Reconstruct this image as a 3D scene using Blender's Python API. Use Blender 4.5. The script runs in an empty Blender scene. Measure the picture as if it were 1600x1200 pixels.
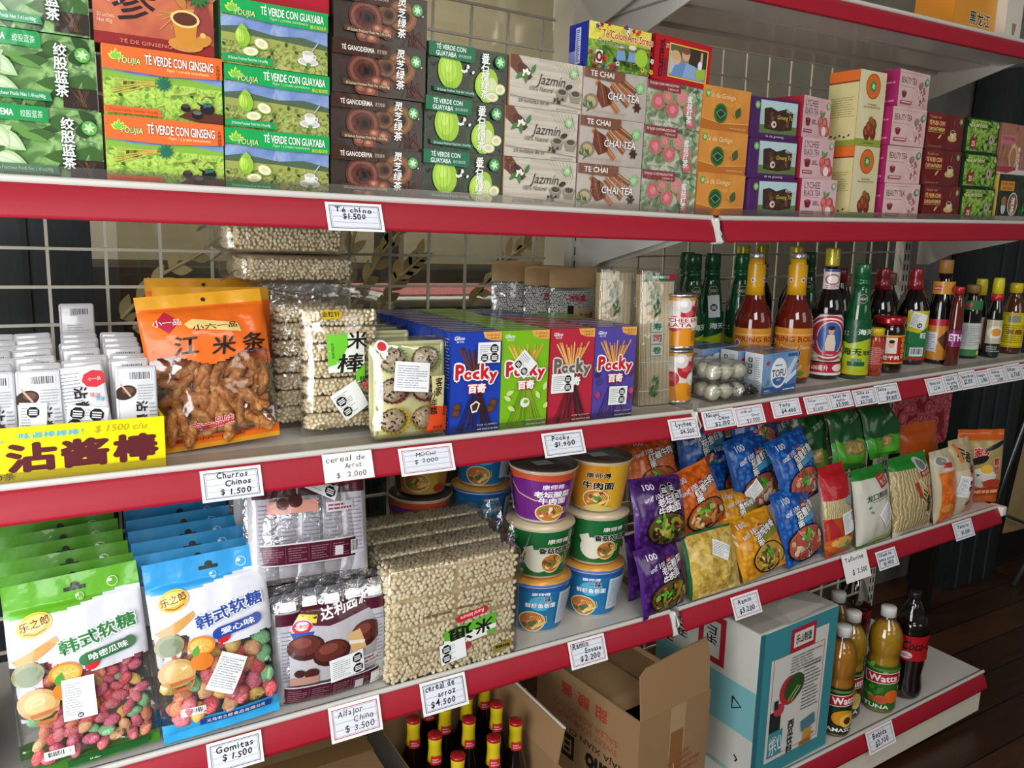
import bpy, bmesh, math, random
from mathutils import Vector, Matrix, noise

scn = bpy.context.scene
COL = scn.collection
rnd = random.Random(7)
PI = math.pi

# ---------------------------------------------------------------- camera
cd = bpy.data.cameras.new('camera')
cd.sensor_width = 36.0
cd.lens = 36.0 * 1255.0 / 1600.0
cd.clip_start = 0.02
cam = bpy.data.objects.new('camera', cd)
cam.location = (-1.1641, -1.2016, 0.8028)
cam.rotation_euler = (1.3838, -0.0372, -0.5409)
COL.objects.link(cam)
scn.camera = cam

# ---------------------------------------------------------------- world, daylight, exposure
scn.view_settings.view_transform = 'Standard'
scn.view_settings.look = 'None'
scn.view_settings.gamma = 1.0
scn.view_settings.use_curve_mapping = False
scn.view_settings.exposure = 0.0
scn.cycles.use_denoising = True
scn.cycles.max_bounces = 8
scn.cycles.transparent_max_bounces = 24
scn.cycles.caustics_reflective = False
scn.cycles.caustics_refractive = False
scn.cycles.sample_clamp_indirect = 4.0
world = bpy.data.worlds.new('shop_daylight')
scn.world = world
world.use_nodes = True
world.node_tree.nodes['Background'].inputs[0].default_value = (0.95, 0.93, 0.90, 1)
world.node_tree.nodes['Background'].inputs[1].default_value = 0.09

def area(name, loc, target, sx, sy, power, color):
    l = bpy.data.lights.new(name, 'AREA')
    l.shape = 'RECTANGLE'; l.size = sx; l.size_y = sy; l.energy = power; l.color = color
    o = bpy.data.objects.new(name, l)
    o.location = loc
    o.rotation_euler = (Vector(target) - Vector(loc)).to_track_quat('-Z', 'Y').to_euler()
    COL.objects.link(o)
    return o
# the shop front: a tall window on the left behind the photographer, another further along, a ceiling lamp
area('shop_front_window_light', (-2.15, -1.0, 0.42), (-0.8, 0.0, 0.42), 1.2, 1.5, 42, (0.94, 0.97, 1.0))
area('far_window_light', (1.5, -3.6, 1.7), (0.8, 0, 0.5), 1.6, 1.4, 16, (1.0, 0.94, 0.86))
area('rail_glare_light', (-1.75, -3.3, 2.15), (-1.1, 0, 0.4), 1.5, 1.3, 56, (0.97, 0.98, 1.0))  # unseen light added high behind the camera for glare on the left rails
area('ceiling_lamp_light', (-0.3, -1.5, 2.55), (-0.2, 0, 0.5), 1.2, 0.3, 11, (1.0, 0.97, 0.92))
area('rear_room_light', (-0.3, 1.0, 1.9), (-0.3, 1.55, 0.6), 1.6, 0.4, 26, (1.0, 0.95, 0.86))

# ---------------------------------------------------------------- materials
def lin(c):
    c /= 255.0
    return c / 12.92 if c <= 0.04045 else ((c + 0.055) / 1.055) ** 2.4
def hx(h):
    return (lin(int(h[0:2], 16)), lin(int(h[2:4], 16)), lin(int(h[4:6], 16)), 1.0)
_M = {}
def _new(name):
    m = bpy.data.materials.new(name); m.use_nodes = True
    nt = m.node_tree
    return m, nt, nt.nodes['Principled BSDF']
def _bump(nt, strength, scale, dist=0.002, stretch=None, detail=2.0):
    tc = nt.nodes.new('ShaderNodeTexCoord')
    tx = nt.nodes.new('ShaderNodeTexNoise'); tx.inputs['Scale'].default_value = scale; tx.inputs['Detail'].default_value = detail
    src = tc.outputs['Object']
    if stretch:
        mp = nt.nodes.new('ShaderNodeMapping'); mp.inputs['Scale'].default_value = stretch
        nt.links.new(src, mp.inputs[0]); src = mp.outputs[0]
    nt.links.new(src, tx.inputs['Vector'])
    b = nt.nodes.new('ShaderNodeBump'); b.inputs['Strength'].default_value = strength; b.inputs['Distance'].default_value = dist
    nt.links.new(tx.outputs[0], b.inputs['Height'])
    return b.outputs[0]
def mat(h, rough=0.5, metal=0.0, coat=0.0, bump=0.0, bs=60.0, spec=0.5, stretch=None, cbump=0.0, sss=0.0, bd=0.002):
    key = ('m', h, rough, metal, coat, bump, bs, spec, stretch, cbump, sss, bd)
    if key in _M: return _M[key]
    m, nt, p = _new('paint_' + h)
    p.inputs['Base Color'].default_value = hx(h)
    p.inputs['Roughness'].default_value = rough
    p.inputs['Metallic'].default_value = metal
    p.inputs['Specular IOR Level'].default_value = spec
    if coat:
        p.inputs['Coat Weight'].default_value = coat; p.inputs['Coat Roughness'].default_value = 0.08
    if sss:
        p.inputs['Subsurface Weight'].default_value = sss; p.inputs['Subsurface Scale'].default_value = 0.006
        p.inputs['Subsurface Radius'].default_value = (1, 0.6, 0.4)
    if bump:
        n = _bump(nt, bump, bs, bd, stretch); nt.links.new(n, p.inputs['Normal'])
        if coat: nt.links.new(n, p.inputs['Coat Normal'])
    elif cbump:
        nt.links.new(_bump(nt, cbump, bs, bd, stretch), p.inputs['Coat Normal'])
    _M[key] = m
    return m
def pc(h):   # printed carton under shrink film
    return mat(h, 0.5, 0, 0.35, 0, 45, 0.25, None, 0.25)
def pz(h):   # same with crinkled film
    return mat(h, 0.45, 0, 1.0, 0, 130, 0.4, None, 1.0, 0, 0.01)
def pb(h):   # printed shiny bag
    return mat(h, 0.36, 0, 0.35, 0.4, 34, 0.4, None, 0, 0, 0.004)
def pp(h):   # plain paper print
    return mat(h, 0.7, 0, 0, 0, 60, 0.3)
def pm(name, stops, scale=80, kind='noise', rough=0.4, detail=3.0, coat=0.4, stretch=None, bump=0.0, dist=1.0):
    key = ('pm', name)
    if key in _M: return _M[key]
    m, nt, p = _new(name)
    tc = nt.nodes.new('ShaderNodeTexCoord'); src = tc.outputs['Object']
    if stretch:
        mp = nt.nodes.new('ShaderNodeMapping'); mp.inputs['Scale'].default_value = stretch
        nt.links.new(src, mp.inputs[0]); src = mp.outputs[0]
    if kind == 'noise':
        t = nt.nodes.new('ShaderNodeTexNoise'); t.inputs['Detail'].default_value = detail; t.inputs['Distortion'].default_value = dist; out = t.outputs[0]
    elif kind == 'wave':
        t = nt.nodes.new('ShaderNodeTexWave'); t.inputs['Distortion'].default_value = dist; t.inputs['Detail'].default_value = detail; out = t.outputs[1]
    else:
        t = nt.nodes.new('ShaderNodeTexVoronoi'); out = t.outputs['Distance']
        if kind == 'cells':
            sp = nt.nodes.new('ShaderNodeSeparateColor'); nt.links.new(t.outputs['Color'], sp.inputs[0]); out = sp.outputs[0]
    t.inputs['Scale'].default_value = scale
    nt.links.new(src, t.inputs['Vector'])
    cr = nt.nodes.new('ShaderNodeValToRGB')
    if kind == 'cells': cr.color_ramp.interpolation = 'CONSTANT'
    el = cr.color_ramp.elements
    while len(el) < len(stops): el.new(0.5)
    for e, (pos, h) in zip(el, stops): e.position = pos; e.color = hx(h)
    nt.links.new(out, cr.inputs[0]); nt.links.new(cr.outputs[0], p.inputs['Base Color'])
    p.inputs['Roughness'].default_value = rough
    if coat: p.inputs['Coat Weight'].default_value = coat; p.inputs['Coat Roughness'].default_value = 0.08
    if bump:
        b = nt.nodes.new('ShaderNodeBump'); b.inputs['Strength'].default_value = bump; b.inputs['Distance'].default_value = 0.003
        nt.links.new(out, b.inputs['Height']); nt.links.new(b.outputs[0], p.inputs['Normal'])
    _M[key] = m
    return m
def film(name='clear_film', gloss=0.10, rough=0.12, bump=0.8, bs=28, tint='FFFFFF', stretch=None, spec='FFFFFF'):
    key = ('film', name)
    if key in _M: return _M[key]
    m = bpy.data.materials.new(name); m.use_nodes = True
    nt = m.node_tree; nt.nodes.clear()
    out = nt.nodes.new('ShaderNodeOutputMaterial'); mix = nt.nodes.new('ShaderNodeMixShader')
    tr = nt.nodes.new('ShaderNodeBsdfTransparent'); tr.inputs[0].default_value = hx(tint)
    gl = nt.nodes.new('ShaderNodeBsdfGlossy'); gl.inputs['Roughness'].default_value = rough; gl.inputs[0].default_value = hx(spec)
    lw = nt.nodes.new('ShaderNodeLayerWeight'); lw.inputs[0].default_value = 0.25
    mr = nt.nodes.new('ShaderNodeMapRange'); mr.inputs['To Min'].default_value = gloss; mr.inputs['To Max'].default_value = min(1, gloss + 0.45)
    n = _bump(nt, bump, bs, 0.006, stretch)
    nt.links.new(n, gl.inputs['Normal']); nt.links.new(n, lw.inputs['Normal'])
    nt.links.new(lw.outputs['Fresnel'], mr.inputs[0]); nt.links.new(mr.outputs[0], mix.inputs[0])
    nt.links.new(tr.outputs[0], mix.inputs[1]); nt.links.new(gl.outputs[0], mix.inputs[2]); nt.links.new(mix.outputs[0], out.inputs[0])
    _M[key] = m
    return m
FILM = film()
FILM2 = film('crinkled_film', 0.11, 0.20, 1.0, 60)
GUARD = film('clear_guard_strip', 0.10, 0.25, 0.1, 8, 'F4F2EE')
GLASSY = film('clear_bottle_wall', 0.06, 0.03, 0.0, 8, 'EFEFEA')

# ---------------------------------------------------------------- text outlines
_T = {}
def glyphs(body, off=0.0, shear=0.0):
    key = (body, off, shear)
    if key in _T: return _T[key]
    c = bpy.data.curves.new('lettering', 'FONT')
    c.body = body; c.offset = off; c.shear = shear; c.resolution_u = 2
    o = bpy.data.objects.new('lettering', c); COL.objects.link(o)
    dg = bpy.context.evaluated_depsgraph_get(); dg.update()
    me = o.evaluated_get(dg).to_mesh()
    vs = [(v.co.x, v.co.y) for v in me.vertices]
    fs = [tuple(p.vertices) for p in me.polygons]
    o.evaluated_get(dg).to_mesh_clear()
    bpy.data.objects.remove(o); bpy.data.curves.remove(c)
    if not vs: vs, fs = [(0, 0)], []
    x0 = min(v[0] for v in vs); x1 = max(v[0] for v in vs); y0 = min(v[1] for v in vs); y1 = max(v[1] for v in vs)
    _T[key] = (vs, fs, x0, x1, y0, y1)
    return _T[key]

# ---------------------------------------------------------------- mesh building
class MB:
    def __init__(s): s.v = []; s.f = []; s.m = []; s.sm = []; s.mats = []
    def mi(s, m):
        if m not in s.mats: s.mats.append(m)
        return s.mats.index(m)
    def add(s, vs, fs, m, smooth=False):
        b = len(s.v); s.v += [tuple(v) for v in vs]; k = s.mi(m)
        for f in fs: s.f.append(tuple(b + i for i in f)); s.m.append(k); s.sm.append(smooth)
    def box(s, x0, x1, y0, y1, z0, z1, m, M=None):
        """m: one material or a dict of front/back/left/right/top/bottom"""
        vs = [Vector(p) for p in ((x0, y0, z0), (x1, y0, z0), (x1, y1, z0), (x0, y1, z0), (x0, y0, z1), (x1, y0, z1), (x1, y1, z1), (x0, y1, z1))]
        if M: vs = [M @ v for v in vs]
        fs = dict(front=(0, 1, 5, 4), right=(1, 2, 6, 5), back=(2, 3, 7, 6), left=(3, 0, 4, 7), top=(4, 5, 6, 7), bottom=(3, 2, 1, 0))
        if isinstance(m, dict):
            for k, f in fs.items(): s.add([vs[i] for i in f], [(0, 1, 2, 3)], m.get(k, m['*']))
        else: s.add(vs, list(fs.values()), m)
        return s
    def rbox(s, x0, x1, y0, y1, z0, z1, m, r=0.004, n=2, M=None, smooth=True):
        bm = bmesh.new()
        bmesh.ops.create_cube(bm, size=1.0)
        for v in bm.verts: v.co = Vector((x0 + (v.co.x + .5) * (x1 - x0), y0 + (v.co.y + .5) * (y1 - y0), z0 + (v.co.z + .5) * (z1 - z0)))
        bmesh.ops.bevel(bm, geom=bm.edges[:], offset=r, segments=n, affect='EDGES', profile=0.5)
        vs = [M @ v.co if M else v.co.copy() for v in bm.verts]
        bm.verts.index_update()
        s.add(vs, [[v.index for v in f.verts] for f in bm.faces], m, smooth); bm.free()
        return s
    def lathe(s, prof, m, seg=24, c=(0, 0), smooth=True, cap=True, sx=1, sy=1):
        """prof: [(r,z)] or [(r,z,mat)] — the mat colours the band below that ring"""
        n = len(prof)
        vs = [(c[0] + p[0] * sx * math.cos(2 * PI * j / seg), c[1] + p[0] * sy * math.sin(2 * PI * j / seg), p[1]) for p in prof for j in range(seg)]
        by = {}
        for i in range(n - 1):
            mm = prof[i + 1][2] if len(prof[i + 1]) > 2 else m
            for j in range(seg): by.setdefault(mm, []).append((i * seg + j, i * seg + (j + 1) % seg, (i + 1) * seg + (j + 1) % seg, (i + 1) * seg + j))
        b = len(s.v); s.v += vs
        for mm, fs in by.items():
            k = s.mi(mm)
            for f in fs: s.f.append(tuple(b + i for i in f)); s.m.append(k); s.sm.append(smooth)
        if cap:
            k0 = s.mi(prof[1][2] if len(prof[1]) > 2 else m); k1 = s.mi(prof[-1][2] if len(prof[-1]) > 2 else m)
            s.f.append(tuple(b + j for j in reversed(range(seg)))); s.m.append(k0); s.sm.append(False)
            s.f.append(tuple(b + (n - 1) * seg + j for j in range(seg))); s.m.append(k1); s.sm.append(False)
        return s
    def tube(s, pts, r, m, seg=8, smooth=True):
        pts = [Vector(p) for p in pts]; n = len(pts); vs = []
        rs = r if isinstance(r, (list, tuple)) else [r] * n
        up = Vector((0.13, 0.21, 0.97)).normalized()
        for i, p in enumerate(pts):
            d = (pts[min(i + 1, n - 1)] - pts[max(i - 1, 0)]).normalized()
            a = d.cross(up)
            if a.length < 1e-3: a = d.cross(Vector((1, 0, 0)))
            a.normalize(); b = d.cross(a)
            vs += [p + (a * math.cos(2 * PI * j / seg) + b * math.sin(2 * PI * j / seg)) * rs[i] for j in range(seg)]
        fs = [(i * seg + j, (i + 1) * seg + j, (i + 1) * seg + (j + 1) % seg, i * seg + (j + 1) % seg) for i in range(n - 1) for j in range(seg)]
        fs += [tuple(range(seg)), tuple((n - 1) * seg + j for j in reversed(range(seg)))]
        s.add(vs, fs, m, smooth); return s
    def blob(s, c, r, m, sub=2, M=None, jit=0.0, seed=0):
        """ellipsoid"""
        bm = bmesh.new(); bmesh.ops.create_icosphere(bm, subdivisions=sub, radius=1.0); bm.verts.index_update()
        vs = []
        for v in bm.verts:
            k = 1 + (jit * noise.noise(v.co * 1.7 + Vector((seed, seed * 1.3, 0))) if jit else 0)
            q = Vector((v.co.x * r[0] * k, v.co.y * r[1] * k, v.co.z * r[2] * k))
            if M: q = M @ q
            vs.append(q + Vector(c))
        s.add(vs, [[v.index for v in f.verts] for f in bm.faces], m, True); bm.free(); return s
    def sheet(s, S, nu, nv, mf, smooth=True):
        """S(u,v)->point for u,v in 0..1; mf: material or function(u,v)"""
        vs = [S(i / nu, j / nv) for j in range(nv + 1) for i in range(nu + 1)]
        b = len(s.v); s.v += [tuple(v) for v in vs]
        for j in range(nv):
            for i in range(nu):
                m = mf((i + .5) / nu, (j + .5) / nv) if callable(mf) else mf
                if m is None: continue
                s.f.append((b + j * (nu + 1) + i, b + j * (nu + 1) + i + 1, b + (j + 1) * (nu + 1) + i + 1, b + (j + 1) * (nu + 1) + i)); s.m.append(s.mi(m)); s.sm.append(smooth)
        return s
    def mesh(s, name='mesh'):
        me = bpy.data.meshes.new(name); me.from_pydata(s.v, [], s.f)
        for m in s.mats: me.materials.append(m)
        me.polygons.foreach_set('material_index', s.m); me.polygons.foreach_set('use_smooth', s.sm)
        me.validate(); me.update(); return me

# the right-hand bay leans a little: its own frame
PVT = Vector((0, 0, 0.45))
RF = Matrix.Translation(PVT) @ Matrix.Rotation(0.0094, 4, 'Z') @ Matrix.Rotation(-0.0298, 4, 'Y') @ Matrix.Translation(-PVT)
FR = {'L': Matrix.Identity(4), 'R': RF}
def tag(o, label, cat, group=None, kind=None):
    if label: o['label'] = label
    if cat: o['category'] = cat
    if group: o['group'] = group
    if kind: o['kind'] = kind
    return o
def T(x, y, z): return Matrix.Translation((x, y, z))
def R(a, ax): return Matrix.Rotation(a, 4, ax)
def put(name, me, M, label, cat, group=None, fr='L', kind=None):
    """a top-level thing that is one mesh (or an Empty when me is None)"""
    if isinstance(me, MB): me = me.mesh(name)
    o = bpy.data.objects.new(name, me)
    if me is None: o.empty_display_size = 0.02
    COL.objects.link(o)
    o.matrix_world = FR[fr] @ (M if isinstance(M, Matrix) else T(*M))
    return tag(o, label, cat, group, kind)
def part(name, me, parent, M=None, label=None, kind=None):
    if isinstance(me, MB): me = me.mesh(name)
    o = bpy.data.objects.new(name, me); COL.objects.link(o); o.parent = parent
    if M is not None: o.matrix_local = M
    if label: o['label'] = label
    if kind: o['kind'] = kind
    return o
def struct(name, mb, fr='L'):
    o = put(name, mb, Matrix.Identity(4), None, None, None, fr, 'structure'); return o
def copy_thing(o, M, label, group=None, fr='L'):
    def cp(a, par):
        c = a.copy(); COL.objects.link(c)
        if par: c.parent = par
        for ch in a.children: cp(ch, c)
        return c
    c = cp(o, None); c.matrix_world = FR[fr] @ (M if isinstance(M, Matrix) else T(*M)); c['label'] = label
    if group: c['group'] = group
    return c
def pose(bl, br, tl):
    """matrix of a panel from its lower left, lower right and upper left corners: x right, z up, -y towards the viewer"""
    bl, br, tl = Vector(bl), Vector(br), Vector(tl)
    x = (br - bl).normalized(); z = (tl - bl); z = (z - x * z.dot(x)).normalized(); y = z.cross(x)
    M = Matrix((x, y, z)).transposed().to_4x4(); M.translation = bl
    return M

# ---------------------------------------------------------------- printing on surfaces
from mathutils.geometry import tessellate_polygon
def finer(P, fs, L):
    """split faces until no edge is longer than L"""
    P = [tuple(p) for p in P]; out = []; todo = []
    for f in fs:
        if max(math.dist(P[f[i]], P[f[i - 1]]) for i in range(len(f))) <= L: out.append(tuple(f)); continue
        if len(f) == 3: todo.append(tuple(f))
        else: todo += [tuple(f[i] for i in t) for t in tessellate_polygon([[Vector((P[i][0], P[i][1], 0)) for i in f]])]
    mid = {}
    while todo:
        a, b, c = todo.pop(); e = max(((a, b, c), (b, c, a), (c, a, b)), key=lambda t: math.dist(P[t[0]], P[t[1]])); i, j, k = e
        if math.dist(P[i], P[j]) <= L: out.append((a, b, c)); continue
        key = (min(i, j), max(i, j))
        if key not in mid: mid[key] = len(P); P.append(((P[i][0] + P[j][0]) / 2, (P[i][1] + P[j][1]) / 2))
        q = mid[key]; todo += [(i, q, k), (q, j, k)]
    return P, [f if (P[f[1]][0] - P[f[0]][0]) * (P[f[2]][1] - P[f[0]][1]) - (P[f[1]][1] - P[f[0]][1]) * (P[f[2]][0] - P[f[0]][0]) >= 0 else f[::-1] for f in out]
class Pr:
    """draws on a face: u right and v up in 0..1 of W x H metres; S(a,b,lift)->point with a,b in metres"""
    def __init__(s, mb, S, W, H, mk=pc, lift=0.0004, step=0.00007, curved=0.0):
        s.mb, s.S, s.W, s.H, s.mk, s.l0, s.st, s.cv, s.n = mb, S, W, H, mk, lift, step, curved, 0
    def m(s, m): return s.mk(m) if isinstance(m, str) else m
    def lift(s): s.n += 1; return s.l0 + s.st * s.n
    def pts(s, P, m, fs):
        h = s.lift()
        if s.cv: P, fs = finer(P, fs, s.cv * 1.3)
        if not s.cv and any(a < 0 or b < 0 or a > s.W or b > s.H for a, b in P):
            Q = []; gs = []
            for f in fs:
                q = [P[i] for i in f]
                for ax, lim, sg in ((0, 0, 1), (0, s.W, -1), (1, 0, 1), (1, s.H, -1)):
                    o = []
                    for i, p in enumerate(q):
                        r = q[i - 1]; dp = (p[ax] - lim) * sg; dr = (r[ax] - lim) * sg
                        if (dp >= 0) != (dr >= 0):
                            t = dr / (dr - dp); o.append((r[0] + (p[0] - r[0]) * t, r[1] + (p[1] - r[1]) * t))
                        if dp >= 0: o.append(p)
                    q = o
                    if not q: break
                if len(q) > 2: gs.append(tuple(range(len(Q), len(Q) + len(q)))); Q += q
            P, fs = Q, gs
            if not fs: return
        s.mb.add([s.S(a, b, h) for a, b in P], fs, s.m(m), bool(s.cv))
    def rect(s, u0, v0, u1, v1, m, rot=0.0, shear=0.0):
        W, H = s.W, s.H; cx, cy = (u0 + u1) / 2 * W, (v0 + v1) / 2 * H; w, h = (u1 - u0) * W, (v1 - v0) * H
        nx = max(1, int(abs(w) / s.cv)) if s.cv else 1; ny = max(1, int(abs(h) / s.cv)) if s.cv else 1
        c, q = math.cos(rot), math.sin(rot); P = []
        for j in range(ny + 1):
            for i in range(nx + 1):
                x, y = (i / nx - .5) * w, (j / ny - .5) * h; x += y * shear
                P.append((cx + c * x - q * y, cy + q * x + c * y))
        s.pts(P, m, [(j * (nx + 1) + i, j * (nx + 1) + i + 1, (j + 1) * (nx + 1) + i + 1, (j + 1) * (nx + 1) + i) for j in range(ny) for i in range(nx)])
    def frame(s, u0, v0, u1, v1, t, m):
        tu = t * s.H / s.W
        s.rect(u0, v0, u1, v0 + t, m); s.rect(u0, v1 - t, u1, v1, m); s.rect(u0, v0, u0 + tu, v1, m); s.rect(u1 - tu, v0, u1, v1, m)
    def ell(s, u, v, ru, rv, m, rot=0.0, n=18, a0=0.0, a1=2 * PI):
        """radii in fractions of H"""
        cx, cy = u * s.W, v * s.H; c, q = math.cos(rot), math.sin(rot)
        rings = (3 if s.cv else 1); P = [(cx, cy)]
        full = abs(a1 - a0 - 2 * PI) < 1e-6; k = n if full else n + 1
        for r in range(1, rings + 1):
            for i in range(k):
                a = a0 + (a1 - a0) * i / n; x, y = math.cos(a) * ru * s.H * r / rings, math.sin(a) * rv * s.H * r / rings
                P.append((cx + c * x - q * y, cy + q * x + c * y))
        fs = []
        for i in range(n): fs.append((0, 1 + i, 1 + (i + 1) % k))
        for r in range(rings - 1):
            for i in range(n): fs.append((1 + r * k + i, 1 + (r + 1) * k + i, 1 + (r + 1) * k + (i + 1) % k, 1 + r * k + (i + 1) % k))
        s.pts(P, m, fs)
    def poly(s, pts, m): s.pts([(a * s.W, b * s.H) for a, b in pts], m, [tuple(range(len(pts)))])
    def line(s, pts, t, m):
        """polyline, t in fractions of H"""
        t *= s.H / 2; P = []; fs = []; q = [Vector((a * s.W, b * s.H)) for a, b in pts]
        for i, p in enumerate(q):
            d = (q[min(i + 1, len(q) - 1)] - q[max(i - 1, 0)]); d = d.normalized() if d.length else Vector((1, 0))
            nn = Vector((-d.y, d.x)) * t; P += [tuple(p + nn), tuple(p - nn)]
        for i in range(len(q) - 1): fs.append((2 * i + 1, 2 * i + 3, 2 * i + 2, 2 * i))
        s.pts(P, m, fs)
    def leaf(s, u, v, L, w, m, rot=0.0):
        """L, w in fractions of H"""
        c, q = math.cos(rot), math.sin(rot); P = []
        for i in range(7): t = i / 6; P.append((t * L, w * math.sin(PI * t ** 0.8) / 2))
        for i in range(5, 0, -1): t = i / 6; P.append((t * L, -w * math.sin(PI * t ** 0.8) / 2))
        s.pts([(u * s.W + (c * x - q * y) * s.H, v * s.H + (q * x + c * y) * s.H) for x, y in P], m, [tuple(range(len(P)))])
    def txt(s, body, u, v, size, m, wid=None, al='c', rot=0.0, bold=0.0, shear=0.0, ol=None, vert=False, gap=1.05):
        """size = height in fractions of H; wid = width in fractions of W; ol = (material, extra weight)"""
        if vert:
            for i, ch in enumerate(body): s.txt(ch, u, v - i * size * gap, size, m, wid, 'c', rot, bold, shear, ol)
            return
        cjk = any(ord(ch) > 0x2000 for ch in body); wt = 0.0
        if cjk or bold > .025: wt, bold = bold, 0.0
        base = glyphs(body, bold, shear)
        ref = glyphs('H') if ord(body[0]) < 0x2000 and not any(ord(ch) > 0x2000 for ch in body) else base
        k = size * s.H / max(1e-6, ref[5] - ref[4]); x0, x1, y0, y1 = base[2:]
        kx = k if not wid else wid * s.W / max(1e-6, x1 - x0)
        cy = (ref[4] + ref[5]) / 2
        cx = {'c': (x0 + x1) / 2, 'l': x0, 'r': x1}[al]
        c, q = math.cos(rot), math.sin(rot)
        def lay(g, mm, wt):
            sh = [(0, 0)] if wt <= 0 else [(wt * math.cos(i * PI / 4), wt * math.sin(i * PI / 4)) for i in range(0, 8, 1 if wt > .035 else 2)]
            st = s.st; s.lift(); s.l0 += s.st * s.n; n0 = s.n; s.n = 0; s.st = .000012
            for dx, dy in sh:
                P = []
                for a, b in g[0]:
                    x, y = (a - cx + dx) * kx, (b - cy + dy) * k
                    P.append((u * s.W + c * x - q * y, v * s.H + q * x + c * y))
                s.pts(P, mm, g[1])
            s.st = st; s.n = n0 + (1 if len(sh) > 4 else 0); s.l0 -= s.st * n0
        if ol: lay(base, ol[0], wt + ol[1] * 1.3)
        lay(base, m, wt)
    def lines(s, u0, v0, u1, v1, n, m, fill=0.55, seed=1):
        """rows of small print"""
        r = random.Random(seed); dv = (v1 - v0) / n
        for i in range(n):
            u = u0
            e = u1 - (u1 - u0) * r.choice((0, 0, .1, .3))
            while u < e - 1e-4:
                w = min((u1 - u0) * r.uniform(.08, .3), e - u)
                s.n -= 1 if (u > u0) else 0
                s.rect(u, v0 + i * dv + dv * (1 - fill) / 2, u + w, v0 + i * dv + dv * (1 + fill) / 2, m); u += w + (u1 - u0) * .03
    def barcode(s, u0, v0, u1, v1, m='111111', bg='F4F4F0', seed=3, horiz=False):
        s.rect(u0, v0, u1, v1, bg); r = random.Random(seed); a = 0.06
        h = s.lift(); P = []; fs = []
        while a < 0.94:
            w = r.choice((.015, .03, .045)); b = len(P)
            if horiz: q = [(u0 + (u1 - u0) * .08, v0 + (v1 - v0) * a), (u1 - (u1 - u0) * .08, v0 + (v1 - v0) * a), (u1 - (u1 - u0) * .08, v0 + (v1 - v0) * (a + w)), (u0 + (u1 - u0) * .08, v0 + (v1 - v0) * (a + w))]
            else: q = [(u0 + (u1 - u0) * a, v0 + (v1 - v0) * .2), (u0 + (u1 - u0) * (a + w), v0 + (v1 - v0) * .2), (u0 + (u1 - u0) * (a + w), v1 - (v1 - v0) * .06), (u0 + (u1 - u0) * a, v1 - (v1 - v0) * .06)]
            P += [s.S(x * s.W, y * s.H, h) for x, y in q]; fs.append((b, b + 1, b + 2, b + 3)); a += w + r.choice((.015, .03, .04))
        s.mb.add(P, fs, s.m(m))
    def octa(s, u, v, r, m='121212'):
        """warning octagon with white lettering, r in fractions of H"""
        s.ell(u, v, r * 1.08, r * 1.08, 'F2F2F0', PI / 8, 8); s.ell(u, v, r, r, m, PI / 8, 8)
        k = s.H / s.W
        for d in (.32, -.05, -.38): s.rect(u - r * .62 * k, v + (d - .1) * r, u + r * .62 * k, v + (d + .1) * r, 'E8E8E8')
def sticker(P, u, v, w, h, rot=0.0, octs=(), text=True, seed=1, paper='EFF0EE', mk=pp):
    """a paper label (w,h in metres) stuck on a surface, rotated"""
    W, H = P.W, P.H; cx, cy = u * W, v * H; c, q = math.cos(rot), math.sin(rot)
    lift = P.lift() + 0.0005; S0 = P.S
    Q = Pr(P.mb, lambda a, b, t: S0(cx + c * (a - w / 2) - q * (b - h / 2), cy + q * (a - w / 2) + c * (b - h / 2), t), w, h, mk, lift, 0.00006, P.cv)
    Q.rect(0, 0, 1, 1, paper)
    if text: Q.lines(.07, .1, (.58 if octs else .93), .9, max(4, int(h / 0.0045)), '9B9FA2', .35, seed)
    for o in octs: Q.octa(o[0], o[1], o[2])
    P.n += 8
    return Q

def face_front(W, D, H): return lambda a, b, t: (a, -t, b)
def face_left(W, D, H): return lambda a, b, t: (-t, D - a, b)
def face_top(W, D, H): return lambda a, b, t: (a, b, H + t)
def face_right(W, D, H): return lambda a, b, t: (W + t, a, b)
def carton(W, H, D, side, draw=None, left=None, top=None, front=None, mk=pc):
    mb = MB(); sm = mk(side) if isinstance(side, str) else side
    fm = (mk(front) if isinstance(front, str) else front) or sm
    mb.box(0, W, 0, D, 0, H, {'*': sm, 'front': fm})
    if draw: draw(Pr(mb, face_front(W, D, H), W, H, mk))
    if left: left(Pr(mb, face_left(W, D, H), D, H, mk))
    if top: top(Pr(mb, face_top(W, D, H), W, D, mk))
    return mb

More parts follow.
